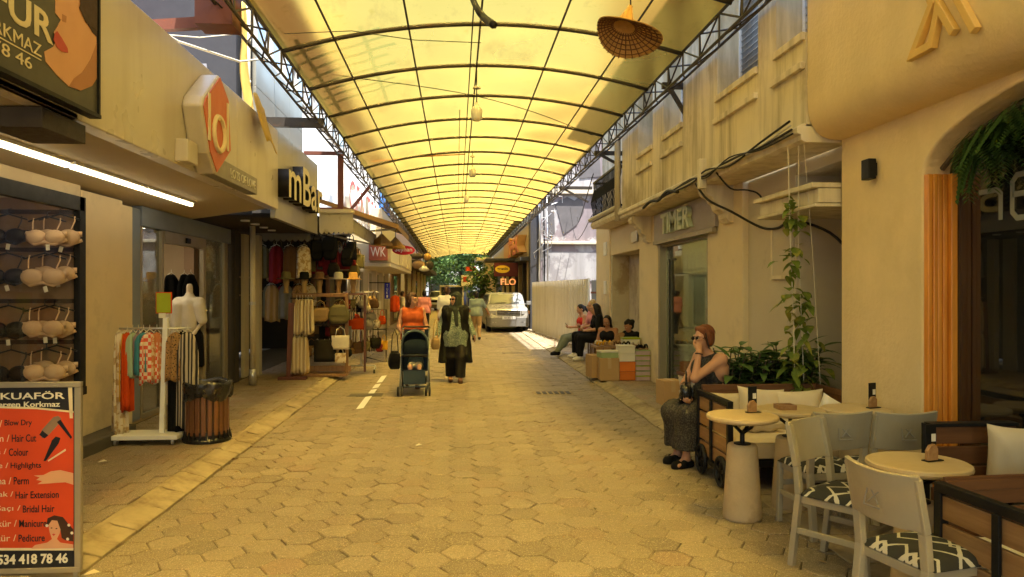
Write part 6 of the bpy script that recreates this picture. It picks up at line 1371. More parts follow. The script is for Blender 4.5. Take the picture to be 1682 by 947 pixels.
for i, s_ in enumerate(strings): st_.tube(s_, .006 if i < 2 else .003, 5)
for k in range(330):
    u = q.random() ** 1.9; s_ = strings[0 if q.random() < .6 else 1]; sg = u * 3 * .86; i = min(2, int(sg)); c = Vector(s_[i]).lerp(Vector(s_[i + 1]), sg - i); sp = .085 * (1 - u) + .016; c += Vector((q.gauss(0, sp), q.gauss(0, sp), q.gauss(0, .06)))
    if u > .3 and math.sin(u * 31) < -.45: continue
    a = q.random() * 6.28; leafmesh(mb, c, (math.cos(a), math.sin(a), q.uniform(-.9, .2)), (0, 0, 1), q.uniform(.08, .17) * (1.15 - .5 * u), q.uniform(.055, .10), 0, q.uniform(.1, .6), 4)
mb.build('leaves', 'leaf_vine', vn, smooth=True); st_.build('stem', 'cable_white', vn)
fe = thing('fern_garland', 'hanging green fern garland over the arched cafe window', 'plant', (3.4, 4.2, 2.4)); mb = MB()
for k in range(110):
    u = q.random(); Yb = 4.80 - 1.9 * u; zb = 2.46 + RI * math.sin(math.acos(min(1, max(-1, (YC + HW - .05 - (4.98 - Yb) - YC) / HW)))) - .05 - q.random() * .06
    b = Vector((3.40 + q.uniform(-.05, .04), Yb, zb)); dv = Vector((q.uniform(-.30, .05), q.uniform(-.8, .15), q.uniform(-.9, -.15))).normalized(); L = q.uniform(.2, .38); N_ = 15
    sd = dv.cross(Vector((0, 0, 1))).normalized()
    for j in range(N_):
        t_ = (j + 1) / N_; c = b + dv * L * t_ + Vector((0, 0, -.22 * L * t_ * t_)); w_ = .095 * (1 - t_ * .7) * min(1, t_ * 5)
        for sg in (-1, 1): leafmesh(mb, c, sd * sg + dv * .55, (0, 0, 1), w_ + .02, .022, 0, .3, 2, .1)
mb.build('fronds', 'leaf_fern', fe)
mb = MB(); mb.tube([(3.42, 4.98 - .19 * i, 2.44 + RI * math.sin(math.acos(min(1, max(-1, (YC + HW - .05 - .19 * i - YC) / HW)))) - .05) for i in range(14)], .02, 5); mb.build('stem', 'bark', fe)

# ------------------------------------------------------------------ street stalls of boxes
mat('cardboard', (.42, .265, .12), .85, var=.1, bump=.05); mat('box_orange', (.62, .17, .025), .5, var=.06, bump=0); mat('box_white', (.62, .58, .48), .6, var=.06, bump=0); mat('box_lilac', (.42, .31, .33), .6, bump=0); mat('box_green', (.26, .33, .16), .6, bump=0); mat('tape', (.48, .33, .17), .35, bump=0)
def carton(lbl, x, y, z, w_, d_, h, m='cardboard', rz=0, grp=None, lid=False, band=None, cat='box', nm='cardboard_box'):
    T = thing(nm, lbl, cat, (x, y, z), rz, grp)
    mb = MB(); mb.box(-w_ / 2, w_ / 2, -d_ / 2, d_ / 2, 0, h * (.78 if lid else 1)); mb.build('carton', m, T, local=True, bevel=.004)
    if lid: MB().box(-w_ / 2 - .006, w_ / 2 + .006, -d_ / 2 - .006, d_ / 2 + .006, h * .78 + .001, h).build('lid', band or m, T, local=True, bevel=.003)
    else:
        mb = MB(); mb.box(-.03, .03, -d_ / 2 - .002, -d_ / 2 - .0005, h * .55, h); mb.box(-.03, .03, -d_ / 2, d_ / 2, h + .0005, h + .002); mb.build('tape', 'tape', T, local=True)
    return T
Z = .08; Y = 13.0
carton('tall cardboard box behind the front one at the street stall', 2.52, 13.2, Z, .30, .4, .40, rz=.1); carton('front cardboard box at the left of the street stall', 2.65, 12.80, Z, .34, .38, .38, rz=-.08)
for k in range(2): carton(('lower', 'upper')[k] + ' orange shoe box beside the cardboard box', 2.955, 12.78, Z + .16 * k, .27, .3, .155, 'box_orange', .02 * k, 'orange shoe boxes', True)
for k in range(2): carton(('white shoe box resting on the orange ones', 'top white shoe box with dark print over the orange ones')[k], 2.95, 12.79, Z + .325 + .14 * k, .28, .3, .135, 'box_white', -.03 * k, 'white shoe boxes', True)
for k in range(6): carton('lilac shoe box with %s lid, %s in the right stack' % (('lime', 'green', 'lime', 'green', 'lime', 'yellow')[k], ('lowest', 'second from below', 'third from below', 'fourth from below', 'fifth from below', 'topmost')[k]), 3.215, 12.72 + .01 * (k % 2), Z + .088 * k, .24, .3, .085, 'box_lilac', 0, 'lilac and green shoe boxes', True, 'lime' if k % 2 == 0 else 'box_green')
MB_ = MB().box(2.48, 3.34, 13.0, 13.6, .60, .64); ts = tag(rebase(MB_.build('stall_board', 'rack_wood', bevel=.004), (3, 13.3, .08)), 'board laid across boxes as a stall top behind the shoe boxes', 'board')
mb = MB(); mb.box(2.52, 2.56, 13.5, 13.56, .08, .6); mb.box(3.28, 3.32, 13.5, 13.56, .08, .6); mb.build('support', 'rack_wood', ts)
carton('pale green flat box on the front cardboard box', 2.66, 12.84, Z + .384, .34, .3, .12, 'box_green', .1, None, True, 'box_white'); carton('yellow lidded box at the back right of the stall top', 3.16, 13.3, .642, .30, .26, .14, 'box_white', 0, None, True, 'lime')
q = random.Random(5); tcol = [('cloth_yellow', 'yellow'), ('cloth_black', 'black'), ('cloth_tan', 'tan'), ('cloth_white', 'cream'), ('cloth_brown', 'brown')]
def sandal(lbl, x, y, z, m, rz, grp, s=1):
    T = thing('sandal', lbl, 'sandal', (x, y, z), rz, grp); mb = MB(); mb.prism([(-.04 * s, -.12 * s), (.0, -.13 * s), (.042 * s, -.09 * s), (.03 * s, .02), (.035 * s, .1 * s), (0, .13 * s), (-.03 * s, .1 * s), (-.028 * s, 0)], ((0, 0, 0), (1, 0, 0), (0, 1, 0), (0, 0, 1)), 0, .022); mb.build('sole', 'interior_brown', T, local=True, bevel=.004)
    mb = MB()
    for yy in (-.06, .05): mb.tube([(-.038 * s, yy, .015), (-.025, yy, .06), (0, yy, .075), (.025, yy, .06), (.038 * s, yy, .015)], .014, 6)
    mb.build('strap', m, T, local=True, smooth=True)
plc = ('at the left end of', 'left of centre on', 'near the middle of', 'right of centre on', 'at the right end of')
for k in range(5):
    for j in range(2): sandal('%s sandal in the %s row, %s the stall board' % (tcol[(k * 2 + j * 3) % 5][1], ('front', 'back')[j], plc[k]), 2.56 + .16 * k + .03 * j, 13.1 + .3 * j, .642, tcol[(k * 2 + j * 3) % 5][0], q.uniform(-1, 1), 'sandals on the stall')
for k in range(3): sandal('dark sandal %s the shoe box stack' % ('on the front of', 'on the back of', 'lying across')[k], 3.17 + .05 * k, 12.68 + .05 * k, Z + .532 , 'cloth_black', k, 'sandals on the stall')
# nearer stall by the seated woman
carton('cardboard box at the street side of the near trinket stall', 2.92, 10.0, Z, .27, .30, .33, rz=.1)
for k in range(4): carton('white box %s of the near trinket stall' % ('at the bottom', 'second from the bottom', 'third from the bottom', 'on the top')[k], 3.17, 9.72, Z + .102 * k, .29, .36, .1, 'box_white', .05 * (k % 2), 'white boxes of the trinket stall', True)
carton('pale box under the trinket tray right of the white ones', 3.2, 9.33, Z, .26, .30, .36, 'box_white', 0, None, True)
MB_ = MB().box(3.0, 3.33, 9.2, 9.92, .50, .515); tr = tag(rebase(MB_.build('trinket_tray', 'rack_wood_dark', bevel=.004), (3.05, 9.65, .49)), 'dark shallow tray of small trinkets on the white boxes', 'tray')
for b in ((3.0, 3.33, 9.2, 9.212, .515, .55), (3.0, 3.012, 9.212, 9.92, .515, .55)): MB().box(*b).build('rim', 'rack_wood_dark', tr)
for k in range(10):
    x = 3.06 + .055 * (k % 5); y = 9.38 + .3 * (k // 5); o = MB(); nl = ('gold bangle', 'dark bracelet', 'tan shell charm', 'black hair clip', 'cream bead string')[k % 5]
    if k % 5 == 2: o.ell((x, y, .535), (.035, .045, .022), 12)
    elif k % 5 == 3: o.prism([(-.05, -.015), (.05, -.02), (.06, .01), (0, .025), (-.05, .015)], ((x, y, .517), (1, 0, 0), (0, 1, 0), (0, 0, 1)), 0, .03)
    else: o.tube([(x + .04 * math.cos(a * .5236), y + .04 * math.sin(a * .5236), .527 + .008 * math.sin(a * 2)) for a in range(12)], .010, 6, closed=True)
    tag(rebase(o.build('trinket', ('cloth_yellow', 'cloth_black', 'cloth_tan', 'cloth_black', 'cloth_white')[k % 5], smooth=True), (x, y, .516)), '%s in the %s row of the trinket tray' % (nl, ('front', 'back')[k // 5]), 'trinket', 'trinkets in the tray')
oc = thing('plywood_chair', 'small rounded tan plywood chair back beside the seated girl', 'chair', (3.16, 14.1, .08)); mb = MB(); mb.prism([(.14 * math.cos(a * .3) * (1 if math.sin(a * .3) > 0 else .8), .18 * math.sin(a * .3)) for a in range(21)], ((3.12, 13.9, .66), (1, 0, 0), (0, 0, 1), (0, -1, 0)), 0, .015); mb.build('backrest', 'slat_wood', oc, bevel=.004); MB().box(2.98, 3.28, 13.92, 14.25, .43, .46).build('seat', 'slat_wood', oc, bevel=.01)
for x in (3.0, 3.26):
    for y in (13.94, 14.22): MB().box(x - .012, x + .012, y - .012, y + .012, .08, .43).build('leg', 'black_metal', oc)

# ------------------------------------------------------------------ hanging lamps and cables under the canopy
mat('lamp_white', (.72, .68, .56), .4, bump=0)
def pend(lbl, px_, py_, Yv):
    p = OY(px_, py_, Yv); T = thing('pendant_lamp', lbl, 'lamp', (p.x, p.y, p.z - .14), 0, 'white pendant lamps'); x, y, z = p
    mb = MB(); mb.lathe([(.001, -.13), (.05, -.125), (.075, -.10), (.08, .02), (.06, .06), (.025, .09), (.02, .13), (.001, .13)], p, 16); mb.build('globe', 'lamp_white', T, smooth=True)
    mb = MB(); mb.lathe([(.06, .33), (.045, .36), (.01, .37)], p, 12); mb.build('ceiling_cup', 'lamp_white', T)
    mb = MB(); mb.tube([(x, y, z + .12), (x, y, cz(x, y))], .008, 5); mb.build('cord', 'cable_black', T)
pend('nearest white pendant lamp under the canopy', 783, 183, 10.4); pend('second white pendant lamp farther along the canopy', 776, 281, 16.8); pend('third white pendant lamp farthest along the canopy', 766, 324, 23.2)
cable('thick black cable end curling down from the nearest canopy bay', [OX(770, -20, .1), OX(782, 10, .12), OX(795, 28, .16), OX(811, 40, .2)], .022)
cable('long thin wire running along the canopy centre line', [(.18, 2 + 7 * i, cz(.18, 2 + 7 * i) - .10 - .05 * (i % 2)) for i in range(8)], .008)
cable('second thin wire beside the centre line wire', [(.05, 12 + 6 * i, cz(.05, 12 + 6 * i) - .22 + .06 * (i % 2)) for i in range(7)], .006)
cable('thin wire crossing the canopy diagonally', [(-1.7, 10.4, 4.62), (0, 11.3, 4.66), (1.3, 12.4, 4.64), (2.5, 13.5, 4.5)], .006)
cable('orange cord tied across the canopy rib', [(-1.9, 16.9, 4.52), (-.9, 16.9, 4.66), (.2, 16.9, 4.74)], .014, 'orange_wood_base')
hl = thing('wicker_lamp', 'wide wicker hat shaped lampshade tilted under the canopy at the right', 'lamp', (1.24, 5.2, 3.4))
P = OY(1024, 47, 5.15); Rm = Euler((R(-17), R(17), R(-8))).to_matrix()
def hatpt(u, v):
    a = 2 * math.pi * u
    if v < .34: k = v / .34; r_ = .012 + .060 * k ** 1.3; z = .20 - .17 * k
    else: k = (v - .34) / .66; r_ = .072 + .165 * k; z = .03 - .085 * k + .035 * math.sin(2 * a + 1.4) * k * k; r_ *= 1 + .22 * k * math.cos(a + .3)
    return P + Rm @ Vector((r_ * math.cos(a), r_ * math.sin(a) * .92, z))
mb = MB(); mb.grid(hatpt, 48, 22); mb.build('lamp_shade', 'straw', hl, smooth=True, solid=.006)
mb = MB()
for j in range(5): mb.tube([Vector(hatpt(a / 24, .42 + .12 * j)) - Rm @ Vector((0, 0, .008)) for a in range(24)], .004, 4, closed=True)
for k in range(30): mb.tube([Vector(hatpt(k / 30, v)) - Rm @ Vector((0, 0, .008)) for v in (.36, .6, .8, 1)], .004, 4)
mb.build('weave', 'straw_dark', hl); mb = MB(); t0 = P + Rm @ Vector((0, 0, .20)); mb.tube([t0, t0 + Vector((0, 0, .10)), Vector((t0.x + .03, t0.y, cz(t0.x, t0.y)))], .006, 5); mb.build('cord', 'cable_black', hl)
# small litter on the pavers
for lb, px_, py_, m_ in (('crumpled white scrap of paper on the pavers in mid street', 688, 731, 'sign_white'), ('white paper scrap on the left pavement by the price board', 168, 758, 'sign_white'), ('dry brown leaf on the left kerb', 382, 755, 'cloth_brown'), ('pale paper scrap by the foot of the price board', 150, 942, 'sign_cream')):
    p = G(px_, py_, .005 if px_ > 300 else .085); mb = MB(); mb.add([p + Vector(v) for v in ((-.03, -.02, .003), (.03, -.015, .012), (.035, .02, .004), (0, .03, .016), (-.03, .015, .004))], [(0, 1, 2, 3, 4)]); tag(rebase(mb.build('litter_scrap', m_, solid=.002), p), lb, 'litter')

mb = MB(); q = random.Random(9)
for k in range(150):
    side = q.random(); y = q.uniform(3.2, 22); x = (kl(y) + abs(q.gauss(0, .18)) if side < .5 else kr(y) - abs(q.gauss(0, .16))) if k > 40 else q.uniform(-2, 2.3); s_ = q.uniform(.008, .022); a = q.random() * 6.28
    mb.add([(x + s_ * math.cos(a) * 1.5, y + s_ * math.sin(a) * 1.5, .009), (x - s_ * math.sin(a) * .7, y + s_ * math.cos(a) * .7, .016), (x - s_ * math.cos(a) * 1.5, y - s_ * math.sin(a) * 1.5, .008), (x + s_ * math.sin(a) * .7, y - s_ * math.cos(a) * .7, .012)], [(0, 1, 2, 3)], k % 3)
tag(mb.build('fallen_leaves', ['cloth_brown', 'cloth_tan', 'cloth_olive']), kind='stuff')
# ------------------------------------------------------------------ people
mat('skin_light', (.50, .27, .165), .5, var=.08, bump=.03, objvar=.04); mat('skin_tan', (.36, .17, .09), .5, var=.08, bump=.03, objvar=.04)
mat('hair_black', (.012, .009, .008), .42, var=.3, scale=14, bump=.5, bscale=60, stretch=(6, 6, .8)); mat('hair_auburn', (.16, .055, .022), .45, var=.3, scale=14, bump=.5, bscale=60, stretch=(6, 6, .8)); mat('hair_blonde', (.55, .40, .20), .5, var=.2, scale=14, bump=.5, bscale=60, stretch=(6, 6, .8)); mat('hair_brown', (.06, .03, .015), .45, var=.3, scale=14, bump=.5, bscale=60, stretch=(6, 6, .8))
mat('top_orange', (.50, .10, .02), .8, var=.12, bump=.2, bscale=120); mat('shirt_white', (.70, .68, .62), .8, var=.06, bump=.15); mat('shirt_pink', (.62, .24, .24), .8, var=.06); mat('hijab_green', (.045, .055, .042), .7, spec=.08, var=.15, bump=.2); mat('vest_black', (.010, .010, .010), .75, spec=.08, var=.2, bump=.1); mat('trousers_black', (.012, .011, .011), .8, spec=.08, var=.2, bump=.1); mat('jeans', (.07, .10, .13), .85, var=.2); mat('trousers_green', (.15, .17, .12), .85, var=.15); mat('shirt_sage', (.20, .25, .20), .8, var=.1); mat('tank_red', (.50, .03, .02), .8); mat('leather_sandal', (.10, .045, .02), .5); mat('shoe_white', (.6, .55, .45), .6)
patt('tunic_print', ((.11, .155, .12), (.32, .36, .27)), 70, 'blob'); patt('skirt_print', ((.014, .013, .012), (.06, .052, .04)), 80, 'blob'); patt('top_print', ((.016, .016, .016), (.05, .045, .04)), 45, 'blob')
A_ = lambda *v: np.array(v, float)
def nrm(v): v = np.array(v, float); return v / np.linalg.norm(v)
class Fig:
    """joints in world space; builds one skin for the body and separate skins for hair and clothes"""
    def __init__(s, base_, face, H=1.65, h=.014, lean=(0, 0), pose=None, look=None, broad=1.0):
        s.h = h; s.k = H / 1.65; s.b = A_(*base_); f = nrm((face[0], face[1], 0)); s.f = f; s.r = A_(f[1], -f[0], 0); s.u = A_(0, 0, 1); s.broad = broad; s.lk = nrm(look if look is not None else f)
        s.J = {}; s.pose(pose or {})
    def P(s, x, y, z): return s.b + s.k * (s.r * x + s.f * y + s.u * z)
    def pose(s, d):
        D = dict(pel=(0, 0, .90), wai=(0, .01, 1.04), che=(0, .01, 1.22), nec=(0, 0, 1.37), hea=(0, .03, 1.52), hipL=(-.085, 0, .86), hipR=(.085, 0, .86), kneL=(-.09, .02, .47), kneR=(.09, .02, .47), ankL=(-.09, -.01, .08), ankR=(.09, -.01, .08), shoL=(-.165, -.01, 1.33), shoR=(.165, -.01, 1.33), elbL=(-.21, -.03, 1.06), elbR=(.21, -.03, 1.06), wriL=(-.22, .05, .84), wriR=(.22, .05, .84))
        D.update(d); s.dfL = D.pop('footL', (0, 1, 0)); s.dfR = D.pop('footR', (0, 1, 0)); s.hdL = D.pop('handL', None); s.hdR = D.pop('handR', None); s.curl = D.pop('curl', .5)
        s.up = D.pop('headup', (0, 0, 1))
        for k_, v in D.items(): s.J[k_] = s.P(*v)
    def V(s, v): return nrm(s.r * v[0] + s.f * v[1] + s.u * v[2])
    def head(s):
        k = s.k; c = s.J['hea']; f = s.lk; up = nrm(s.V(s.up) - f * (s.V(s.up) @ f)); r = np.cross(f, up); Rm = np.stack([r, f, up], 1); s.HM = Rm
        q = lambda x, y, z: c + k * (r * x + f * y + up * z)
        pr = [eli(q(0, -.012, .028), A_(.074, .092, .092) * k, Rm, .02), eli(q(0, .024, -.045), A_(.056, .066, .072) * k, Rm, .02), eli(q(0, .062, -.088), A_(.026, .024, .022) * k, Rm, .02),
              cap(q(0, .080, .012), q(0, .108, -.026), .011 * k, .016 * k, .012), eli(q(0, .086, -.062), A_(.024, .012, .010) * k, Rm, .01),
              eli(q(-.030, .087, .006), A_(.017, .012, .012) * k, Rm, .012, True), eli(q(.030, .087, .006), A_(.017, .012, .012) * k, Rm, .012, True), cap(q(-.05, .074, .026), q(.05, .074, .026), .012 * k, None, .012)]
        for sg in (-1, 1): pr.append(eli(q(sg * .076, -.008, -.008), A_(.012, .022, .033) * k, Rm, .008)); pr.append(eli(q(sg * .042, .062, -.03), A_(.022, .02, .02) * k, Rm, .02))
        s.q = q; return pr
    def hand(s, sd):
        k = s.k; w_ = s.J['wri' + sd]; e = s.J['elb' + sd]; fd = s.hdL if sd == 'L' else s.hdR; d = nrm(w_ - e) if fd is None else s.V(fd); sg = -1 if sd == 'L' else 1
        n = np.cross(d, s.f); n = nrm(n) * sg if np.linalg.norm(n) > .2 else s.r * sg        # across the knuckles is n2
        n2 = nrm(np.cross(d, n)); pr = []
        pal = w_ + d * .085 * k
        for t_ in (-1.2, -.4, .4, 1.2): pr.append(cap(w_ + n2 * t_ * .010 * k, pal + n2 * t_ * .019 * k, .017 * k, .013 * k, .012))
        for i, t_ in enumerate((-1.5, -.5, .5, 1.5)):
            L = (.060, .072, .078, .066)[i] * k; b = pal + n2 * t_ * .0185 * k; cu = s.curl * (1 + .1 * i); d1 = nrm(d * math.cos(cu * .6) - n * math.sin(cu * .6)); d2 = nrm(d * math.cos(cu * 1.7) - n * math.sin(cu * 1.7)); m_ = b + d1 * L * .5
            pr += [cap(b - d * .01, m_, .0092 * k, .0085 * k, .004), cap(m_, m_ + d2 * L * .5, .0085 * k, .007 * k, .004)]
        t0 = w_ + d * .03 * k + n2 * .026 * k * (1 if (n2 @ s.f) > 0 else -1); td = nrm(d * .75 + n2 * .6 * (1 if (n2 @ s.f) > 0 else -1)); t1 = t0 + td * .038 * k
        pr += [cap(t0, t1, .013 * k, .010 * k, .008), cap(t1, t1 + nrm(td + d * .6) * .03 * k, .010 * k, .008 * k, .004)]
        return pr
    def torso(s, g=0., B=None):
        J = s.J; k = s.k; B = B or s.broad; r = s.r; f = s.f
        return [cap(J['hipL'], J['hipR'], .105 * k * B + g, None, .04), cap(J['pel'] - r * .06 * k * B + s.u * .04 * k, J['pel'] + r * .06 * k * B + s.u * .04 * k, .108 * k * B + g, None, .05), cap(J['wai'] - r * .05 * k * B, J['wai'] + r * .05 * k * B, .095 * k * B + g, None, .06), cap(J['che'] - r * .075 * k * B, J['che'] + r * .075 * k * B, .100 * k * B + g, None, .06), cap(J['shoL'], J['shoR'], .052 * k + g * .8, None, .04), cap(J['che'] + s.u * .06 * k, J['nec'] - s.u * .03 * k, .085 * k + g, .05 * k + g, .05)]
    def bust(s, g=0., a=.055):
        J = s.J; k = s.k; return [eli(J['che'] + s.r * sg * .075 * k + s.f * a * k + s.u * -.01 * k, A_(.072, .075, .075) * k + g, None, .04) for sg in (-1, 1)]
    def arm(s, sd, g=0., u1=1.0, low=True):
        J = s.J; k = s.k; pr = [cap(J['sho' + sd], J['sho' + sd] + (J['elb' + sd] - J['sho' + sd]) * u1, .050 * k * s.broad ** .5 + g, (.050 - .012 * u1) * k + g, .03)]
        if low: pr.append(cap(J['elb' + sd], J['wri' + sd], .040 * k + g, .026 * k + g, .02))
        return pr
    def leg(s, sd, g=0., u2=1.0, shin=True):
        J = s.J; k = s.k; pr = [cap(J['hip' + sd], J['kne' + sd], .088 * k * s.broad ** .5 + g, .058 * k + g, .04)]
        if shin:
            a = J['kne' + sd]; b = J['ank' + sd]; e = a + (b - a) * u2; pr.append(cap(a, e, .055 * k + g, (.055 - .02 * u2) * k + g, .03)); bk = np.cross(nrm(b - a), s.r)
            if u2 > .9: pr.append(eli(a + (b - a) * .3 - s.f * .018 * k, A_(.045, .05, .09) * k + g, None, .04))
        return pr
    def foot(s, sd, g=0.):
        J = s.J; k = s.k; a = J['ank' + sd]; d = s.V(s.dfL if sd == 'L' else s.dfR); hl_ = a - d * .035 * k - s.u * .045 * k; tp = a + d * .135 * k - s.u * .052 * k; sd_ = np.cross(d, s.u)
        return [cap(a, hl_, .034 * k + g, .030 * k + g, .02), cap(a - s.u * .01, tp - s.u * .0, .034 * k + g, .020 * k + g, .03), cap(hl_, tp + sd_ * .015 * k, .026 * k + g, .02 * k + g, .02), cap(hl_, tp - sd_ * .018 * k, .026 * k + g, .019 * k + g, .02)]
    def body(s, lbl, m, legs=True, h=None, arms=True):
        pr = s.torso() + [cap(s.J['nec'] - s.u * .03 * s.k, s.J['hea'] - s.u * .05 * s.k, .048 * s.k, .047 * s.k, .02)]
        for sd in 'LR':
            pr += s.arm(sd) + s.hand(sd)
            if legs: pr += s.leg(sd) + s.foot(sd)
        pr += s.head(); s.o = skin('person', pr, h or s.h, m); bp_ = Vector((s.b[0], s.b[1], s.b[2])); rebase(s.o, bp_); tag(s.o, lbl, 'person'); s.face(); return s
    def face(s):
        q = s.q; k = s.k; mb = MB(); Rm = Matrix(s.HM.tolist())
        for sg in (-1, 1): mb.ell(q(sg * .031, .080, .006), (.0125 * k, .006 * k, .0075 * k), 10, 0, Rm)
        mb.build('eyes', 'sign_white', s.o, smooth=True); mb = MB()
        for sg in (-1, 1): mb.ell(q(sg * .031, .0845, .006), (.006 * k, .003 * k, .0065 * k), 8, 0, Rm)
        for sg in (-1, 1): mb.tube([Vector(q(sg * .050, .078, .024)), Vector(q(sg * .032, .088, .030)), Vector(q(sg * .016, .090, .026))], .0035 * k, 5)
        mb.build('brows', 'hair_brown', s.o, smooth=True); mb = MB(); mb.tube([Vector(q(-.022, .086, -.064)), Vector(q(-.008, .0965, -.060)), Vector(q(.008, .0965, -.060)), Vector(q(.022, .086, -.064))], .005 * k, 6); mb.build('lips', 'lip', s.o, smooth=True)
    def cloth(s, nm, pr, m, cuts=(), h=None, fold=None):
        o = skin(nm, pr, h or s.h, m, s.o, cuts); a = (.0055 if nm not in ('hair', 'shoes', 'sandals') else .003) if fold is None else fold
        if a:
            me = o.data; n = len(me.vertices); co = np.empty(n * 3, np.float32); me.vertices.foreach_get('co', co); no = np.empty(n * 3, np.float32); me.vertices.foreach_get('normal', no); co = co.reshape(-1, 3); no = no.reshape(-1, 3)
            st = (16, 16, 5) if nm != 'hair' else (45, 45, 9)
            dz = np.array([mnoise.noise(Vector((p[0] * st[0], p[1] * st[1], p[2] * st[2]))) + .5 * mnoise.noise(Vector((p[0] * st[0] * 2.2 + 7, p[1] * st[1] * 2.2, p[2] * st[2] * 2.4))) for p in co], np.float32)
            me.vertices.foreach_set('co', (co + no * (dz * a * (2 if nm in ('skirt', 'vest') else 1))[:, None]).ravel()); me.update()
        return o
    def hair(s, m, ext=(), full=True, cuts=None):
        q = s.q; k = s.k; Rm = s.HM; pr = [eli(q(0, -.026, .036), A_(.080, .092, .094) * k, Rm, .015), eli(q(0, -.045, -.02), A_(.074, .068, .075) * k, Rm, .02)] + list(ext)
        f = s.HM[:, 1]; up = s.HM[:, 2]
        return s.cloth('hair', pr, m, cuts if cuts is not None else [], min(s.h, .011))
mat('lip', (.36, .08, .06), .45, bump=0)
mat('lens_dark', (.01, .008, .008), .12, bump=0)
def hairpr(F, fringe=True):
    """scalp cap kept off the face"""
    q = F.q; k = F.k; Rm = F.HM
    return [eli(q(0, -.024, .040), A_(.082, .094, .094) * k, Rm, .02), eli(q(0, -.045, -.015), A_(.078, .068, .085) * k, Rm, .02)]
def face_cut(F, y=.058, z=.055):
    f = F.HM[:, 1]; up = F.HM[:, 2]; n = f * .9 - up * .55; return [(F.q(0, y, z), n)]

from mathutils import noise as mnoise
# woman in headscarf walking
F = Fig((-.02, 13.25, 0), (.02, -1), 1.60, .013, pose=dict(kneL=(-.09, .10, .47), ankL=(-.085, .12, .085), kneR=(.09, .04, .47), ankR=(.09, -.10, .10), elbL=(-.26, -.06, 1.08), wriL=(-.33, .08, .88), elbR=(.26, -.06, 1.08), wriR=(.33, .02, .88)), look=(-.75, -.66, -.03), broad=1.16)
F.body('woman in dark headscarf, long black vest and green tunic walking toward the stroller', 'skin_light')
q = F.q
F.cloth('tunic', F.torso(.03) + F.bust(.0, .03) + F.arm('L', .020, 1) + F.arm('R', .020, 1) + [cap(F.P(-.07, .01, .92), F.P(-.09, .02, .60), .15, .13, .05), cap(F.P(.07, .01, .92), F.P(.09, .02, .60), .15, .13, .05)], 'tunic_print', [(F.P(0, 0, .66), (0, 0, -1))])
F.cloth('trousers', sum([F.leg(sd, .035) for sd in 'LR'], []) + [cap(F.P(-.08, 0, .9), F.P(.08, 0, .9), .13)] + [cap(F.J['kne' + sd], F.J['ank' + sd], .095, .085, .03) for sd in 'LR'], 'trousers_black', [(F.P(0, 0, .10), (0, 0, -1))])
vb = F.torso(.046)[1:] + [cap(F.P(sg * .15, -.02, 1.0), F.P(sg * .20, -.02, .36), .10, .115, .06) for sg in (-1, 1)] + [cap(F.P(0, -.10, 1.2), F.P(0, -.12, .36), .13, .15, .06), eli(F.P(0, .24, .86), A_(.105, .22, .62), np.stack([F.r, F.f, F.u], 1), .02, True)]
F.cloth('vest', vb, 'vest_black', [(F.P(0, 0, .36), (0, 0, -1))])
hj = [eli(q(0, -.030, .036), A_(.090, .098, .104), F.HM, .02), eli(q(0, -.03, -.05), A_(.085, .08, .09), F.HM, .03), cap(q(-.070, .035, .02), q(-.055, .045, -.08), .022, .028, .02), cap(q(.070, .035, .02), q(.055, .045, -.08), .022, .028, .02), cap(q(-.03, .05, -.12), q(.03, .05, -.12), .03, None, .03), cap(q(0, -.02, -.08), F.P(0, 0, 1.36), .08, .085, .04), cap(F.P(-.09, .02, 1.34), F.P(.09, .02, 1.34), .075, None, .04), cap(F.P(.0, .11, 1.32), F.P(-.02, .16, 1.06), .055, .03, .04), cap(q(-.06, .05, .085), q(.06, .05, .085), .02, None, .03)]
F.cloth('headscarf', hj, 'hijab_green', [], .011)
mb = MB(); 
for sg in (-1, 1): mb.ell(q(sg * .031, .094, .008), (.026, .010, .02), 12, 0, Matrix(F.HM.tolist()))
mb.tube([Vector(q(-.07, .04, .012)), Vector(q(-.05, .088, .014)), Vector(q(.05, .088, .014)), Vector(q(.07, .04, .012))], .004, 5); mb.build('sunglasses', 'lens_dark', F.o, smooth=True)
F.cloth('sandals', [cap(F.J['ank' + sd] - A_(0, 0, .05) + F.f * -.03, F.J['ank' + sd] + F.f * .13 - A_(0, 0, .052), .045, .045, .02) for sd in 'LR'], 'leather_sandal', [(F.P(0, 0, .065), (0, 0, 1))])
# woman pushing the stroller
F = Fig((-.74, 12.55, 0), (.05, -1), 1.60, .013, pose=dict(kneL=(-.09, .10, .47), ankL=(-.085, .06, .085), kneR=(.09, .02, .47), ankR=(.09, -.16, .12), elbL=(-.24, .02, 1.06), wriL=(-.20, .26, 1.0), elbR=(.24, .02, 1.06), wriR=(.20, .26, 1.0), handL=(.1, 1, -.1), handR=(-.1, 1, -.1), curl=.9), look=(.80, -.60, -.02), broad=1.05)
F.body('woman in sleeveless orange top pushing the dark blue stroller', 'skin_light'); q = F.q
F.cloth('top', F.torso(.018)[1:] + F.bust(.004, .045) + [cap(F.P(-.06, .01, 1.02), F.P(-.06, .02, .84), .135, .15, .04), cap(F.P(.06, .01, 1.02), F.P(.06, .02, .84), .135, .15, .04)], 'top_orange', [(F.P(0, 0, .84), (0, 0, -1)), (F.P(.185, 0, 1.3), F.r + F.u * .1), (F.P(-.185, 0, 1.3), -F.r + F.u * .15), (F.P(0, .07, 1.375), F.u * 1.0 + F.f * .5)])
F.cloth('trousers', sum([F.leg(sd, .02) for sd in 'LR'], []) + [cap(F.P(-.08, 0, .88), F.P(.08, 0, .88), .128)], 'trousers_black', [(F.P(0, 0, .14), (0, 0, -1))])
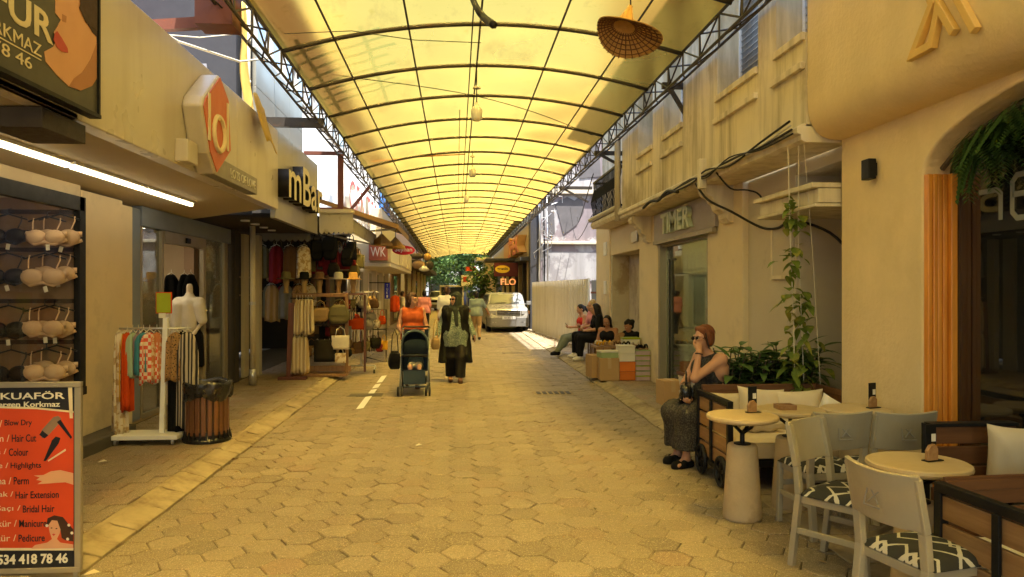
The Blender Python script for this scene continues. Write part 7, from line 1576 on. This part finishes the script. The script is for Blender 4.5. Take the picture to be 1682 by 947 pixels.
F.cloth('sandals', [cap(F.J['ank' + sd] - A_(0, 0, .05) + F.f * -.03, F.J['ank' + sd] + F.f * .13 - A_(0, 0, .052), .045, .045, .02) for sd in 'LR'], 'leather_sandal', [(F.P(0, 0, .065), (0, 0, 1))])
F.hair('hair_brown', [cap(q(0, -.07, .04), q(-.02, -.12, .03), .05, .04, .03), cap(q(-.02, -.1, 0), q(-.03, -.13, -.16), .055, .04, .04), cap(q(.0, -.09, -.1), q(-.01, -.10, -.24), .05, .03, .04), cap(q(.07, 0, .02), q(.075, .01, -.07), .02, .015, .02), cap(q(0, .05, .085), q(0, -.03, .12), .035, .03, .03)])
# stroller
mat('stroller_navy', (.012, .02, .038), .75, spec=.08, var=.1, bump=.1); mat('stroller_rim', (.06, .085, .10), .7); mat('stroller_frame', (.20, .21, .21), .35, metal=.6, bump=0); mat('wheel_grey', (.13, .12, .11), .6, bump=0)
sx_, sy_ = -.66, 11.78
so_ = thing('stroller', 'dark blue hooded stroller with black bag hung at its side', 'stroller', (sx_, sy_, 0)); Q = lambda x, y, z: Vector((sx_ + x, sy_ + y, z))
mb = MB()
def hood(u, v):
    a = math.pi * (u - .5); b = v * 1.9 - .35          # u: side to side, v: from front rim back
    x = .205 * math.sin(a); top = .30 * math.cos(a) ** .7 if math.cos(a) > 0 else 0
    return Q(x, .04 + .34 * v - .05 * math.cos(a) * (1 - v), .72 + top * math.cos((v - .25) * 1.5) + .0 * b)
mb.grid(hood, 20, 10); mb.build('hood', 'stroller_navy', so_, smooth=True, solid=.012)
mb = MB(); mb.tube([hood(i / 20, 0) for i in range(21)], .018, 6); mb.build('hood_rim', 'stroller_rim', so_, smooth=True)
mb = MB()
def seatb(u, v): return Q((u - .5) * .40, .16 + .40 * v, .36 + .30 * v)
mb.grid(seatb, 6, 8)
def seatc(u, v): return Q((u - .5) * .38, -.12 + .28 * v, .385 - .025 * v)
mb.grid(seatc, 6, 4)
def back_(u, v): return Q((u - .5) * .40, .42 + .04 * v, .5 + .50 * v)
mb.grid(back_, 4, 6)
def foot_(u, v): return Q((u - .5) * .34, -.13 - .06 * v, .38 - .2 * v)
mb.grid(foot_, 4, 4)
for s_ in (-1, 1): mb.add([Q(s_ * .2, -.10, .38), Q(s_ * .2, .18, .36), Q(s_ * .2, .52, .98), Q(s_ * .2, .06, .74), Q(s_ * .2, -.06, .5)], [(0, 1, 2, 3, 4)])
mb.build('seat', 'stroller_navy', so_, solid=.02)
for s_ in (-1, 1):
    mb = MB(); mb.tube([Q(s_ * .215, -.22, .10), Q(s_ * .215, -.06, .45), Q(s_ * .215, .24, .80), Q(s_ * .215, .46, 1.02)], .013, 8); mb.tube([Q(s_ * .215, .34, .1), Q(s_ * .215, .12, .5), Q(s_ * .215, -.02, .55)], .012, 8); mb.build('side_frame', 'stroller_frame', so_, smooth=True)
    for (y, r_) in ((-.24, .075), (.36, .085)):
        for dx in ((-.028, .028) if y < 0 else (0.0,)):
            mb = MB(); mb.tube([Q(s_ * .215 + dx - .014, y, r_), Q(s_ * .215 + dx + .014, y, r_)], r_, 18); mb.tube([Q(s_ * .215 + dx - .018, y, r_), Q(s_ * .215 + dx + .018, y, r_)], r_ * .6, 14, 1); mb.build('wheel', ['black_metal', 'wheel_grey'], so_)
mb = MB(); mb.tube([Q(-.215, .46, 1.02), Q(-.2, .50, 1.04), Q(.2, .50, 1.04), Q(.215, .46, 1.02)], .016, 8); mb.build('handle', 'black_metal', so_, smooth=True)
mb = MB(); mb.tube([Q(-.2, .02, .60), Q(-.17, -.16, .62), Q(0, -.20, .625), Q(.17, -.16, .62), Q(.2, .02, .60)], .018, 8); mb.build('bumper_bar', 'black_metal', so_, smooth=True)
mb = MB(); mb.tube([Q(-.21, -.2, .14), Q(.21, -.2, .14)], .012, 6); mb.box(sx_ - .18, sx_ + .18, sy_ - .02, sy_ + .3, .16, .26); mb.build('basket', 'stroller_navy', so_)
T = bag('black handbag hanging on the stroller side', (0, 0, 0), .20, .34, .12, 'cloth_black', .3, .34, None, 1); T.location = (sx_ - .32, sy_ + .06, .34)
T = bag('brown shoulder bag between the stroller and the walking woman', (0, 0, 0), .14, .24, .1, 'cloth_tan', .3, .3, None, 1); T.location = (sx_ + .31, sy_ + .5, .62)
# child in the stroller
F = Fig((sx_, sy_ + .20, .16), (0, -1), .86, .009, pose=dict(pel=(0, 0, .52), wai=(0, -.14, .58), che=(0, -.32, .66), nec=(0, -.46, .72), hea=(0, -.56, .82), hipL=(-.085, .02, .50), hipR=(.085, .02, .50), kneL=(-.14, .44, .54), kneR=(.14, .44, .54), ankL=(-.12, .58, .16), ankR=(.12, .58, .16), shoL=(-.15, -.42, .70), shoR=(.15, -.42, .70), elbL=(-.2, -.2, .58), elbR=(.2, -.2, .58), wriL=(-.12, .0, .56), wriR=(.12, .0, .56), headup=(0, -.6, .8), footL=(-.2, .8, -.5), footR=(.1, .8, -.5)))
F.body('small child sitting in the stroller with legs dangling', 'skin_light')
F.cloth('shorts', [cap(F.J['hip' + sd], F.J['hip' + sd] * .35 + F.J['kne' + sd] * .65, .075, .06, .03) for sd in 'LR'] + [cap(F.J['hipL'], F.J['hipR'], .075)], 'cloth_grey'); F.cloth('shirt', F.torso(.012) + F.arm('L', .012, 1, False) + F.arm('R', .012, 1, False), 'stroller_rim'); F.hair('hair_brown')
F.cloth('shoes', F.foot('L', .009) + F.foot('R', .009), 'shoe_white')
# backs of walkers
def walker(lbl, x, y, shirt, trou, hr, H=1.75, skin_m='skin_tan', face=(0, 1), h=.02, short=True, broad=1.1, extra=None):
    F = Fig((x, y, 0), face, H, h, pose=dict(kneL=(-.09, .12, .47), ankL=(-.09, .14, .085), kneR=(.09, .0, .47), ankR=(.09, -.2, .13), **(extra or {})), broad=broad)
    F.body(lbl, skin_m); F.cloth('shirt', F.torso(.024) + F.arm('L', .022, .9, False) + F.arm('R', .022, .9, False), shirt, [(F.P(0, 0, .82), (0, 0, -1))]); F.cloth('trousers', sum([F.leg(sd, .02) for sd in 'LR'], []) + [cap(F.P(-.08, 0, .88), F.P(.08, 0, .88), .12)], trou, [(F.P(0, 0, .09), (0, 0, -1))]); F.hair(hr); F.cloth('shoes', F.foot('L', .01) + F.foot('R', .01), 'cloth_black'); return F
walker('man in white shirt walking away behind the two women', -.26, 20.2, 'shirt_white', 'cloth_tan', 'hair_brown', 1.76, 'skin_light', broad=1.2)
p = OY(697, 500, 27); walker('person in pink shirt and black trousers walking away past the bag shop', p.x, 27, 'shirt_pink', 'trousers_black', 'hair_black', 1.62, broad=1.1)
p = OY(780, 500, 24); walker('person in sage green shirt half hidden behind the walking woman', p.x + .05, 24, 'shirt_sage', 'cloth_tan', 'hair_black', 1.6, extra=dict(elbR=(.3, .05, 1.1), wriR=(.42, .1, .9)))
p = OY(661, 495, 30); walker('person in cream top standing by the far left shops', p.x, 30, 'cloth_white', 'cloth_tan', 'hair_brown', 1.6, face=(1, .3))
garment('red garment hanging outside the far left doorway', OY(649, 484, 25), .3, .55, 'cloth_red', 'garment', 91, .3)
def sitpose(seat=.42, knee=.46, fwd=.42, **kw):
    d = dict(pel=(0, 0, seat + .10), wai=(0, .0, seat + .24), che=(0, .02, seat + .42), nec=(0, .04, seat + .57), hea=(0, .09, seat + .71), hipL=(-.085, .02, seat + .07), hipR=(.085, .02, seat + .07), kneL=(-.10, fwd, knee), kneR=(.10, fwd, knee), ankL=(-.10, fwd + .02, .08), ankR=(.10, fwd + .02, .08), shoL=(-.165, .03, seat + .53), shoR=(.165, .03, seat + .53), elbL=(-.21, .10, seat + .28), elbR=(.21, .10, seat + .28), wriL=(-.08, .30, seat + .24), wriR=(.08, .30, seat + .24), handL=(.4, 1, .2), handR=(-.4, 1, .2), curl=.9); d.update(kw); return d
def stool(x, y, h, lbl):
    T = thing('low_stool', lbl, 'stool', (x, y, .08)); MB().box(x - .16, x + .16, y - .16, y + .16, h - .03, h).build('seat', 'rack_wood', T, bevel=.006)
    for a in (-.13, .13):
        for b in (-.13, .13): MB().box(x + a - .015, x + a + .015, y + b - .015, y + b + .015, .08, h - .03).build('leg', 'rack_wood', T)
ph = lambda F, nm='phone': None
def phone(lbl, c, m='black_metal', rot=(.9, 0, 0), rz=0):
    mb = MB(); mb.box(-.037, .037, -.075, .075, -.005, .005); o = mb.build('phone', m, bevel=.004); o.location = c; o.rotation_euler = (rot[0], rot[1], rz); return tag(o, lbl, 'phone')
# girl in front on a low stool, looking at her phone
stool(2.98, 14.35, .36, 'low wooden stool under the girl in the tank top')
F = Fig((2.98, 14.35, .08), (-.55, -.83), 1.55, .012, pose=sitpose(.30, .44, .36, ankL=(-.12, .44, .07), ankR=(.10, .30, .07)), look=(-.45, -.75, -.5)); F.body('girl in dark tank top with bare legs looking at a phone by the stall', 'skin_tan'); q = F.q
F.cloth('tank_top', F.torso(.014)[1:4] + F.bust(.014, .05) + [cap(F.P(sg * .09, .02, .62), F.P(sg * .085, .03, .86), .05, .03, .03) for sg in (-1, 1)], 'trousers_black', [(F.P(0, 0, .87), (0, 0, 1))]); F.cloth('shorts', [cap(F.J['hip' + sd], F.J['hip' + sd] * .5 + F.J['kne' + sd] * .5, .11, .085, .03) for sd in 'LR'], 'cloth_navy'); F.hair('hair_black', [cap(q(sg * .06, -.01, 0), q(sg * .075, .01, -.26), .03, .03, .03) for sg in (-1, 1)] + [cap(q(0, -.07, 0), q(0, -.08, -.28), .06, .05, .04)]); phone('phone held by the girl in the tank top', (F.J['wriL'] + F.J['wriR']) / 2 + F.f * .07 + A_(0, 0, .03), 'shoe_white', rz=.6)
# woman in black with long dark hair facing the street
stool(3.16, 16.3, .48, 'low wooden stool under the woman dressed in black')
F = Fig((3.16, 16.3, .08), (-1, -.12), 1.66, .013, pose=sitpose(.42, .50, .44, ankL=(-.1, .46, .08), ankR=(.1, .40, .08)), look=(-.95, .2, -.15)); F.body('woman dressed in black with long dark hair sitting beside the doorway', 'skin_light'); q = F.q
F.cloth('top', F.torso(.02) + F.bust(.015) + F.arm('L', .016, 1, False) + F.arm('R', .016, 1, False), 'vest_black'); F.cloth('trousers', sum([F.leg(sd, .03) for sd in 'LR'], []), 'trousers_black', [(F.P(0, 0, .10), (0, 0, -1))]); F.hair('hair_black', [cap(q(0, -.06, 0), q(0, -.10, -.34), .075, .065, .04), cap(q(-.05, -.03, 0), q(-.07, -.03, -.28), .045, .05, .03), cap(q(.05, -.03, 0), q(.07, -.03, -.28), .045, .05, .03)]); F.cloth('shoes', F.foot('L', .008) + F.foot('R', .008), 'shoe_white')
# blonde woman behind, woman in red top with phone
stool(3.22, 17.1, .5, 'low wooden stool under the blonde woman')
F = Fig((3.22, 17.1, .08), (-1, -.25), 1.68, .014, pose=sitpose(.46, .5, .44), look=(-1, -.1, -.1)); F.body('blonde woman with pinned hair sitting behind the woman in black', 'skin_light'); q = F.q
F.cloth('top', F.torso(.02) + F.bust(.015) + F.arm('L', .016, .8, False) + F.arm('R', .016, .8, False), 'shirt_pink'); F.cloth('trousers', sum([F.leg(sd, .025) for sd in 'LR'], []), 'cloth_black', [(F.P(0, 0, .1), (0, 0, -1))]); F.hair('hair_blonde', [eli(q(0, -.05, .08), A_(.085, .08, .07), F.HM, .03)]); F.cloth('shoes', F.foot('L', .008) + F.foot('R', .008), 'shoe_white')
stool(3.10, 17.9, .46, 'low wooden stool under the woman in the red tank top')
F = Fig((3.10, 17.9, .08), (-1, -.2), 1.62, .014, pose=sitpose(.40, .40, .48, ankL=(-.1, .74, .08), ankR=(.1, .66, .08), wriL=(-.06, .36, .68), wriR=(.06, .34, .66)), look=(-.9, -.2, -.45)); F.body('woman in red tank top and green trousers holding up a phone', 'skin_light'); q = F.q
F.cloth('tank_top', F.torso(.016)[1:4] + F.bust(.014) + [cap(F.P(sg * .09, .02, .72), F.P(sg * .085, .03, .98), .05, .03, .03) for sg in (-1, 1)], 'tank_red', [(F.P(0, 0, .96), (0, 0, 1))]); F.cloth('trousers', sum([F.leg(sd, .03) for sd in 'LR'], []), 'trousers_green', [(F.P(0, 0, .08), (0, 0, -1))]); F.hair('hair_black', [cap(q(0, -.09, .02), q(0, -.14, -.02), .04, .035, .03), cap(q(0, -.13, -.02), q(0, -.15, -.16), .03, .02, .03)]); F.cloth('shoes', F.foot('L', .012) + F.foot('R', .012), 'cloth_black'); phone('phone held up by the woman in the red tank top', (F.J['wriL'] + F.J['wriR']) / 2 + F.f * .09 + A_(0, 0, .05), rz=1.5)
# girl behind the stall
F = Fig((3.32, 13.85, .08), (-.85, -.5), 1.5, .012, pose=sitpose(.26, .40, .30), look=(-.85, -.35, -.35)); F.body('girl with tied dark hair bending over behind the shoe boxes', 'skin_tan'); q = F.q; stool(3.32, 13.85, .30, 'very low stool under the girl behind the shoe boxes')
F.cloth('top', F.torso(.02) + F.arm('L', .02, 1, True) + F.arm('R', .02, 1, True), 'vest_black'); F.cloth('trousers', sum([F.leg(sd, .02) for sd in 'LR'], []), 'cloth_navy'); F.hair('hair_black', [cap(q(0, -.08, .04), q(0, -.12, .05), .05, .045, .03), cap(q(0, .04, .09), q(0, -.03, .12), .04, .03, .03)])
# older woman on the phone beside the sofa
stool(2.47, 7.0, .47, 'low stool under the woman talking on the phone')
F = Fig((2.47, 7.0, .0), (-.93, -.36), 1.62, .0085, pose=sitpose(.48, .50, .40, ankL=(-.12, .42, .085), ankR=(.08, .36, .085), footL=(-.2, 1, 0), footR=(.0, 1, 0), kneL=(-.14, .40, .50), kneR=(.09, .40, .50), wriR=(-.10, .36, .64), elbR=(.18, .2, .74), elbL=(-.10, .30, .83), wriL=(-.075, .225, 1.08), handL=(.42, -.28, .85), handR=(-.5, .8, -.2), hea=(0, .11, 1.205), nec=(0, .05, 1.06), curl=.75), look=(-.95, -.30, -.06), broad=1.18)
F.body('seated woman in black sleeveless top and long skirt talking on a phone', 'skin_light'); q = F.q
F.cloth('top', F.torso(.016)[1:4] + F.torso(.01)[5:] + F.bust(.02, .06) + [cap(F.P(-.1, .02, 1.0), F.P(.1, .02, 1.0), .065, None, .03), cap(F.P(-.06, .02, .62), F.P(.06, .02, .62), .14, None, .04)], 'top_print', [(F.P(0, .06, 1.055), F.u * 1 + F.f * .55), (F.P(.165, 0, .9), F.r), (F.P(-.165, 0, .9), -F.r)])
F.cloth('skirt', [cap(F.P(0, 0, .56), F.P(0, .02, .5), .17, .18, .05)] + [cap(F.J['hip' + sd], F.J['kne' + sd], .12, .10, .06) for sd in 'LR'] + [cap(F.J['kne' + sd] - A_(0, 0, .02), F.J['ank' + sd] + A_(0, 0, .10) + F.f * .0, .105, .125, .07) for sd in 'LR'] + [cap(F.P(-.02, .38, .46), F.P(-.02, .33, .2), .1, .14, .06)], 'skirt_print', [(F.P(0, 0, .17), (0, 0, -1))])
F.hair('hair_auburn', [cap(q(-.045, .03, .085), q(.045, .035, .095), .026, .026, .03), cap(q(.06, .0, .03), q(.066, -.02, -.05), .03, .025, .03), cap(q(-.06, .0, .03), q(-.066, -.02, -.05), .03, .025, .03)])
mb = MB()
for sg in (-1, 1): mb.ell(q(sg * .033, .100, .004), (.028, .007, .021), 14, 0, Matrix(F.HM.tolist()))
for sg in (-1, 1): mb.tube([Vector(q(sg * .058, .092, .008)), Vector(q(sg * .076, .05, .010)), Vector(q(sg * .080, -.01, .008))], .004, 6)
mb.build('sunglasses', 'lens_dark', F.o, smooth=True)
mb = MB(); hr_ = random.Random(3)
for k in range(210):
    a = hr_.uniform(-2.6, 2.6); t0 = hr_.uniform(.0, .5); L = hr_.uniform(.5, .95); pts = []
    for i in range(6):
        th = t0 + L * i / 5 * 1.35; rr_ = 1.035 + .02 * hr_.random() + (.03 * (i / 5) ** 2 if hr_.random() < .3 else 0); an = a + .12 * i / 5
        if abs(an) < .7: th = min(th, .80)
        pts.append(Vector(q(.080 * rr_ * math.sin(th) * math.sin(an), -.026 + .092 * rr_ * math.sin(th) * math.cos(an), .036 + .094 * rr_ * math.cos(th))))
    mb.tube(pts, [.0035, .004, .004, .0035, .003, .001], 4)
mb.build('hair_strands', 'hair_auburn', F.o, smooth=True)
F.cloth('sandals', [cap(F.J['ank' + sd] - A_(0, 0, .055) - F.f * .04, F.J['ank' + sd] + F.V((-.1, 1, 0)) * .13 - A_(0, 0, .058), .046, .046, .02) for sd in 'LR'] + [cap(F.J['ank' + sd] + F.f * .05 - F.r * .04 - A_(0, 0, .035), F.J['ank' + sd] + F.f * .05 + F.r * .04 - A_(0, 0, .035), .028, None, .015) for sd in 'LR'], 'vest_black', [], .007)
mb = MB(); w_ = F.J['wriL']; d_ = nrm(w_ - F.J['elbL']); mb.tube([Vector(w_ - d_ * .02 + .032 * (np.cross(d_, F.r) * math.cos(a * .524) + nrm(np.cross(d_, np.cross(d_, F.r))) * math.sin(a * .524))) for a in range(12)], .005, 5, closed=True); mb.build('wristband', 'black_metal', F.o)
phone('dark phone held to the ear of the seated woman', F.q(-.088, .02, -.02), rot=(1.35, .2, 0), rz=1.2)
T = bag('black quilted handbag on the lap of the seated woman', (0, 0, 0), .34, .20, .14, 'bin_bag', R(70), .12, None, 0); T.location = tuple(F.P(-.02, .34, .565))

# ------------------------------------------------------------------ vehicles
mat('car_silver', (.30, .285, .25), .3, metal=.2, var=.03, bump=0, spec=.6, objvar=0); mat('car_lower', (.16, .155, .145), .5, var=.08, bump=.05, objvar=0); mat('tyre', (.015, .014, .013), .8, bump=.2); mat('headlamp', (.30, .29, .27), .12, var=.15, scale=25, bump=.2, bscale=60, spec=.8); mat('chrome', (.6, .6, .58), .15, metal=.9, bump=0); mat('plate_white', (.7, .7, .68), .4, bump=0); mat('indicator', (.62, .25, .04), .3, bump=0); glass('windshield', (.35, .40, .38), 1.6, .1)
def loft(mb, rings, m=0):
    n = len(rings[0]); vs = [p for r in rings for p in r]; fs = [(i * n + k, i * n + (k + 1) % n, (i + 1) * n + (k + 1) % n, (i + 1) * n + k) for i in range(len(rings) - 1) for k in range(n)]; fs += [tuple(range(n))[::-1], tuple((len(rings) - 1) * n + k for k in range(n))]; mb.add(vs, fs, m)
def car(lbl, cx, cy, sc, paint, rz=0, full=True, nm='parked_car', cat='car', rim='alu'):
    T = thing(nm, lbl, cat, (0, 0, 0)); W = .80
    st_ = [(-.02, .72, .30, .56), (.02, .77, .24, .74), (.08, .80, .22, .88), (.18, .81, .22, .95), (.55, .82, .22, 1.0), (.95, .82, .22, 1.04), (1.6, .83, .22, 1.05), (3.0, .83, .22, 1.05), (3.9, .83, .22, 1.04), (4.15, .80, .28, .98)]
    rings = []
    for y, hw, z0, z1 in st_: rings.append([(-hw + .05, y, z0), (-hw, y, z0 + .1), (-hw, y, (z0 + z1) / 2 + .08), (-hw + .03, y, z1 - .05), (-hw + .12, y, z1), (0, y, z1 + .015), (hw - .12, y, z1), (hw - .03, y, z1 - .05), (hw, y, (z0 + z1) / 2 + .08), (hw, y, z0 + .1), (hw - .05, y, z0)])
    mb = MB(); loft(mb, rings); mb.build('body', paint, T, local=True, smooth=True, bevel=.02)
    cab = [(.92, .76, .75, 1.0, 1.06), (1.12, .755, .70, 1.0, 1.36), (1.24, .75, .665, 1.0, 1.50), (1.5, .75, .655, 1.0, 1.545), (3.4, .75, .655, 1.0, 1.54), (3.85, .74, .65, 1.0, 1.46), (4.05, .74, .68, 1.0, 1.06)]
    mb = MB(); loft(mb, [[(-a, y, z0), (-b, y, z1 - .04), (-b + .08, y, z1), (0, y, z1 + .01), (b - .08, y, z1), (b, y, z1 - .04), (a, y, z0)] for y, a, b, z0, z1 in cab]); mb.build('cabin', paint, T, local=True, smooth=True, bevel=.01)
    mb = MB(); mb.add([(-.69, .945, 1.085), (.69, .945, 1.085), (.60, 1.222, 1.475), (-.60, 1.222, 1.475)], [(0, 1, 2, 3)]); o = mb.build('windshield', 'windshield_dark', T, local=True, solid=.012); o.location = (0, -.012, .012)
    for s in (-1, 1): 
        mb = MB(); mb.add([(s * .755, 1.1, 1.08), (s * .752, 2.3, 1.08), (s * .675, 2.3, 1.46), (s * .69, 1.32, 1.46)], [(0, 1, 2, 3)]); mb.add([(s * .752, 2.38, 1.08), (s * .75, 3.7, 1.08), (s * .67, 3.6, 1.44), (s * .675, 2.38, 1.46)], [(0, 1, 2, 3)]); mb.build('side_window', 'windshield_dark', T, local=True, solid=.03)
        for y in (.78, 3.25):
            mb = MB(); mb.tube([(s * .66, y, .31), (s * .835, y, .31)], .31, 24); w_ = mb.build('wheel', 'tyre', T, local=True, bevel=.03); mb = MB(); mb.tube([(s * .80, y, .31), (s * .842, y, .31)], .19, 16); mb.build('rim', rim, w_, local=True, bevel=.01)
        mb = MB(); mb.obox((s * .615, .07, .78), (.29, .12, .17), Matrix.Rotation(s * .35, 3, 'Z')); mb.build('headlight', 'headlamp', T, local=True, bevel=.025)
        mb = MB(); mb.obox((s * .775, .16, .78), (.05, .12, .13), Matrix.Rotation(s * .8, 3, 'Z')); mb.build('indicator', 'indicator', T, local=True, bevel=.01)
        mb = MB(); mb.obox((s * .92, 1.08, 1.13), (.18, .09, .16)); mb.bar((s * .74, 1.1, 1.08), (s * .86, 1.08, 1.1), .04, .04); mb.build('mirror', 'car_lower', T, local=True, bevel=.02)
        mb = MB(); mb.lathe([(.06, 0), (.06, .02)], (0, 0, 0), 3) if False else mb.obox((s * .56, -.045, .40), (.17, .03, .07)); mb.build('fog_lamp', 'headlamp', T, local=True, bevel=.01)
    mb = MB(); loft(mb, [[(-hw, y, .24), (-hw, y, .58), (hw, y, .58), (hw, y, .24)] for y, hw in ((-.06, .60), (-.05, .70), (.04, .80), (.30, .83))]); mb.build('bumper', 'car_lower', T, local=True, bevel=.03)
    MB().box(-.45, .45, -.02, .06, .68, .87).build('grille', 'black_metal', T, local=True, bevel=.015)
    mb = MB()
    for z in (.72, .78, .84): mb.box(-.44, .44, -.035, -.019, z - .011, z + .011)
    mb.prism([(-.06, .755), (.02, .755), (.06, .80), (-.02, .80)], ((0, -.037, 0), (1, 0, 0), (0, 0, 1), (0, -1, 0)), 0, .008); mb.build('grille_bar', 'chrome', T, local=True)
    o = MB().box(-.26, .26, -.075, -.062, .52, .63).build('number_plate', 'plate_white', T, local=True, bevel=.003)
    if full: text('plate_lettering', '48 BK 31', ((-.2, -.0765, .545), (1, 0, 0), (0, 0, 1), (0, -1, 0)), (.4, .06), 'sign_ink', o, .002, local=True)
    mb = MB(); mb.bar((-.5, .925, 1.10), (-.05, .96, 1.17), .014, .014); mb.bar((.1, .925, 1.10), (.52, .96, 1.17), .014, .014); mb.build('wiper', 'black_metal', T, local=True)
    mb = MB(); mb.tube([(.45, 1.5, 1.53), (.47, 1.4, 1.85)], .006, 4); mb.build('aerial', 'black_metal', T, local=True)
    T.location = (cx, cy, 0); T.rotation_euler = (0, 0, rz); T.scale = (sc, sc, sc); return T
mat('windshield_dark', (.035, .04, .038), .12, bump=0, spec=.05, var=.05)
p = OY(836, 520, 28.6); car('silver white car parked facing the camera by the hoarding', p.x - .02, 28.4, .99, 'car_silver', R(2))
p = OY(714, 490, 56); car('white car parked at the far end behind the pink shirt', p.x, 57, 1.0, 'white_paint', R(-12), False)
p = OY(790, 480, 62); car('dark car crossing at the street end behind the square sign', p.x + 1.5, 64.5, 1.0, 'cloth_navy', R(80), False)
p = OY(742, 490, 52); gc = thing('service_cart', 'boxy cream service cart parked under the trees at the street end', 'cart', (p.x, 52, 0)); x = p.x
mb = MB(); mb.box(x - .85, x + .85, 52, 55, .45, 1.1); mb.build('body', 'house_cream', gc, bevel=.06); MB().box(x - .85, x + .85, 51.9, 55, 1.85, 1.95).build('roof', 'house_cream', gc, bevel=.03); MB().box(x - .72, x + .72, 52.05, 52.08, 1.12, 1.82).build('windshield', 'windshield_dark', gc)
for s in (-.8, .8):
    MB().box(x + s - .04, x + s + .04, 52, 52.1, 1.1, 1.85).build('pillar', 'house_cream', gc); MB().box(x + s - .04, x + s + .04, 54.8, 54.9, 1.1, 1.85).build('pillar', 'house_cream', gc)
    for y in (52.4, 54.4): MB().tube([(x + s - .1, y, .3), (x + s + .1, y, .3)], .3, 16).build('wheel', 'tyre', gc)
    MB().box(x + s * .75 - .1, x + s * .75 + .1, 51.96, 52.0, .75, .9).build('headlight', 'headlamp', gc)
def moped(lbl, x, y, rz, m):
    T = thing('motor_scooter', lbl, 'scooter', (0, 0, 0)); 
    for yy in (-.6, .6): MB().tube([(-.05, yy, .25), (.05, yy, .25)], .25, 18).build('wheel', 'tyre', T, local=True)
    mb = MB(); loft(mb, [[(-w, yy, z0), (-w, yy, z1), (w, yy, z1), (w, yy, z0)] for yy, w, z0, z1 in ((-.62, .06, .35, .55), (-.45, .16, .28, .95), (-.3, .15, .22, .5), (.1, .16, .22, .5), (.3, .17, .3, .75), (.8, .10, .5, .8))]); mb.build('body', m, T, local=True, bevel=.03)
    MB().box(-.14, .14, .0, .75, .76, .86).build('seat', 'black_metal', T, local=True, bevel=.03); mb = MB(); mb.tube([(-.34, -.42, 1.05), (0, -.5, 1.0), (.34, -.42, 1.05)], .018, 6); mb.tube([(0, -.6, .25), (0, -.48, 1.0)], .03, 6); mb.build('handlebar', 'black_metal', T, local=True); MB().obox((0, -.62, .85), (.14, .06, .12)).build('headlight', 'headlamp', T, local=True, bevel=.02)
    T.location = (x, y, 0); T.rotation_euler = (0, 0, rz)
p = OY(801, 500, 36); moped('dark motor scooter parked left of the silver car', p.x, 36, R(20), 'black_metal'); p = OY(794, 492, 44); moped('second dark motor scooter behind the first one', p.x, 44, R(30), 'cloth_wine'); p = OY(813, 490, 40); moped('grey motor scooter tucked beside the hedge tree', p.x, 40.5, R(-10), 'alu')
sg = thing('square_sign', 'white square sign with red mark on a pole at the street end', 'sign', (0, 58, 0)); p = OY(767, 460, 58); MB().box(p.x - .45, p.x + .45, 58, 58.1, p.z - .42, p.z + .42).build('panel', 'sign_white', sg); MB().box(p.x - .3, p.x + .0, 57.98, 58, p.z - .1, p.z + .3).build('mark', 'sign_red', sg); MB().tube([(p.x, 58.05, 0), (p.x, 58.05, p.z)], .05, 8).build('pole', 'alu', sg); MB().box(p.x - .1, p.x + .7, 58.3, 58.4, p.z + .75, p.z + 1.1).build('red_plate', 'sign_red', sg)
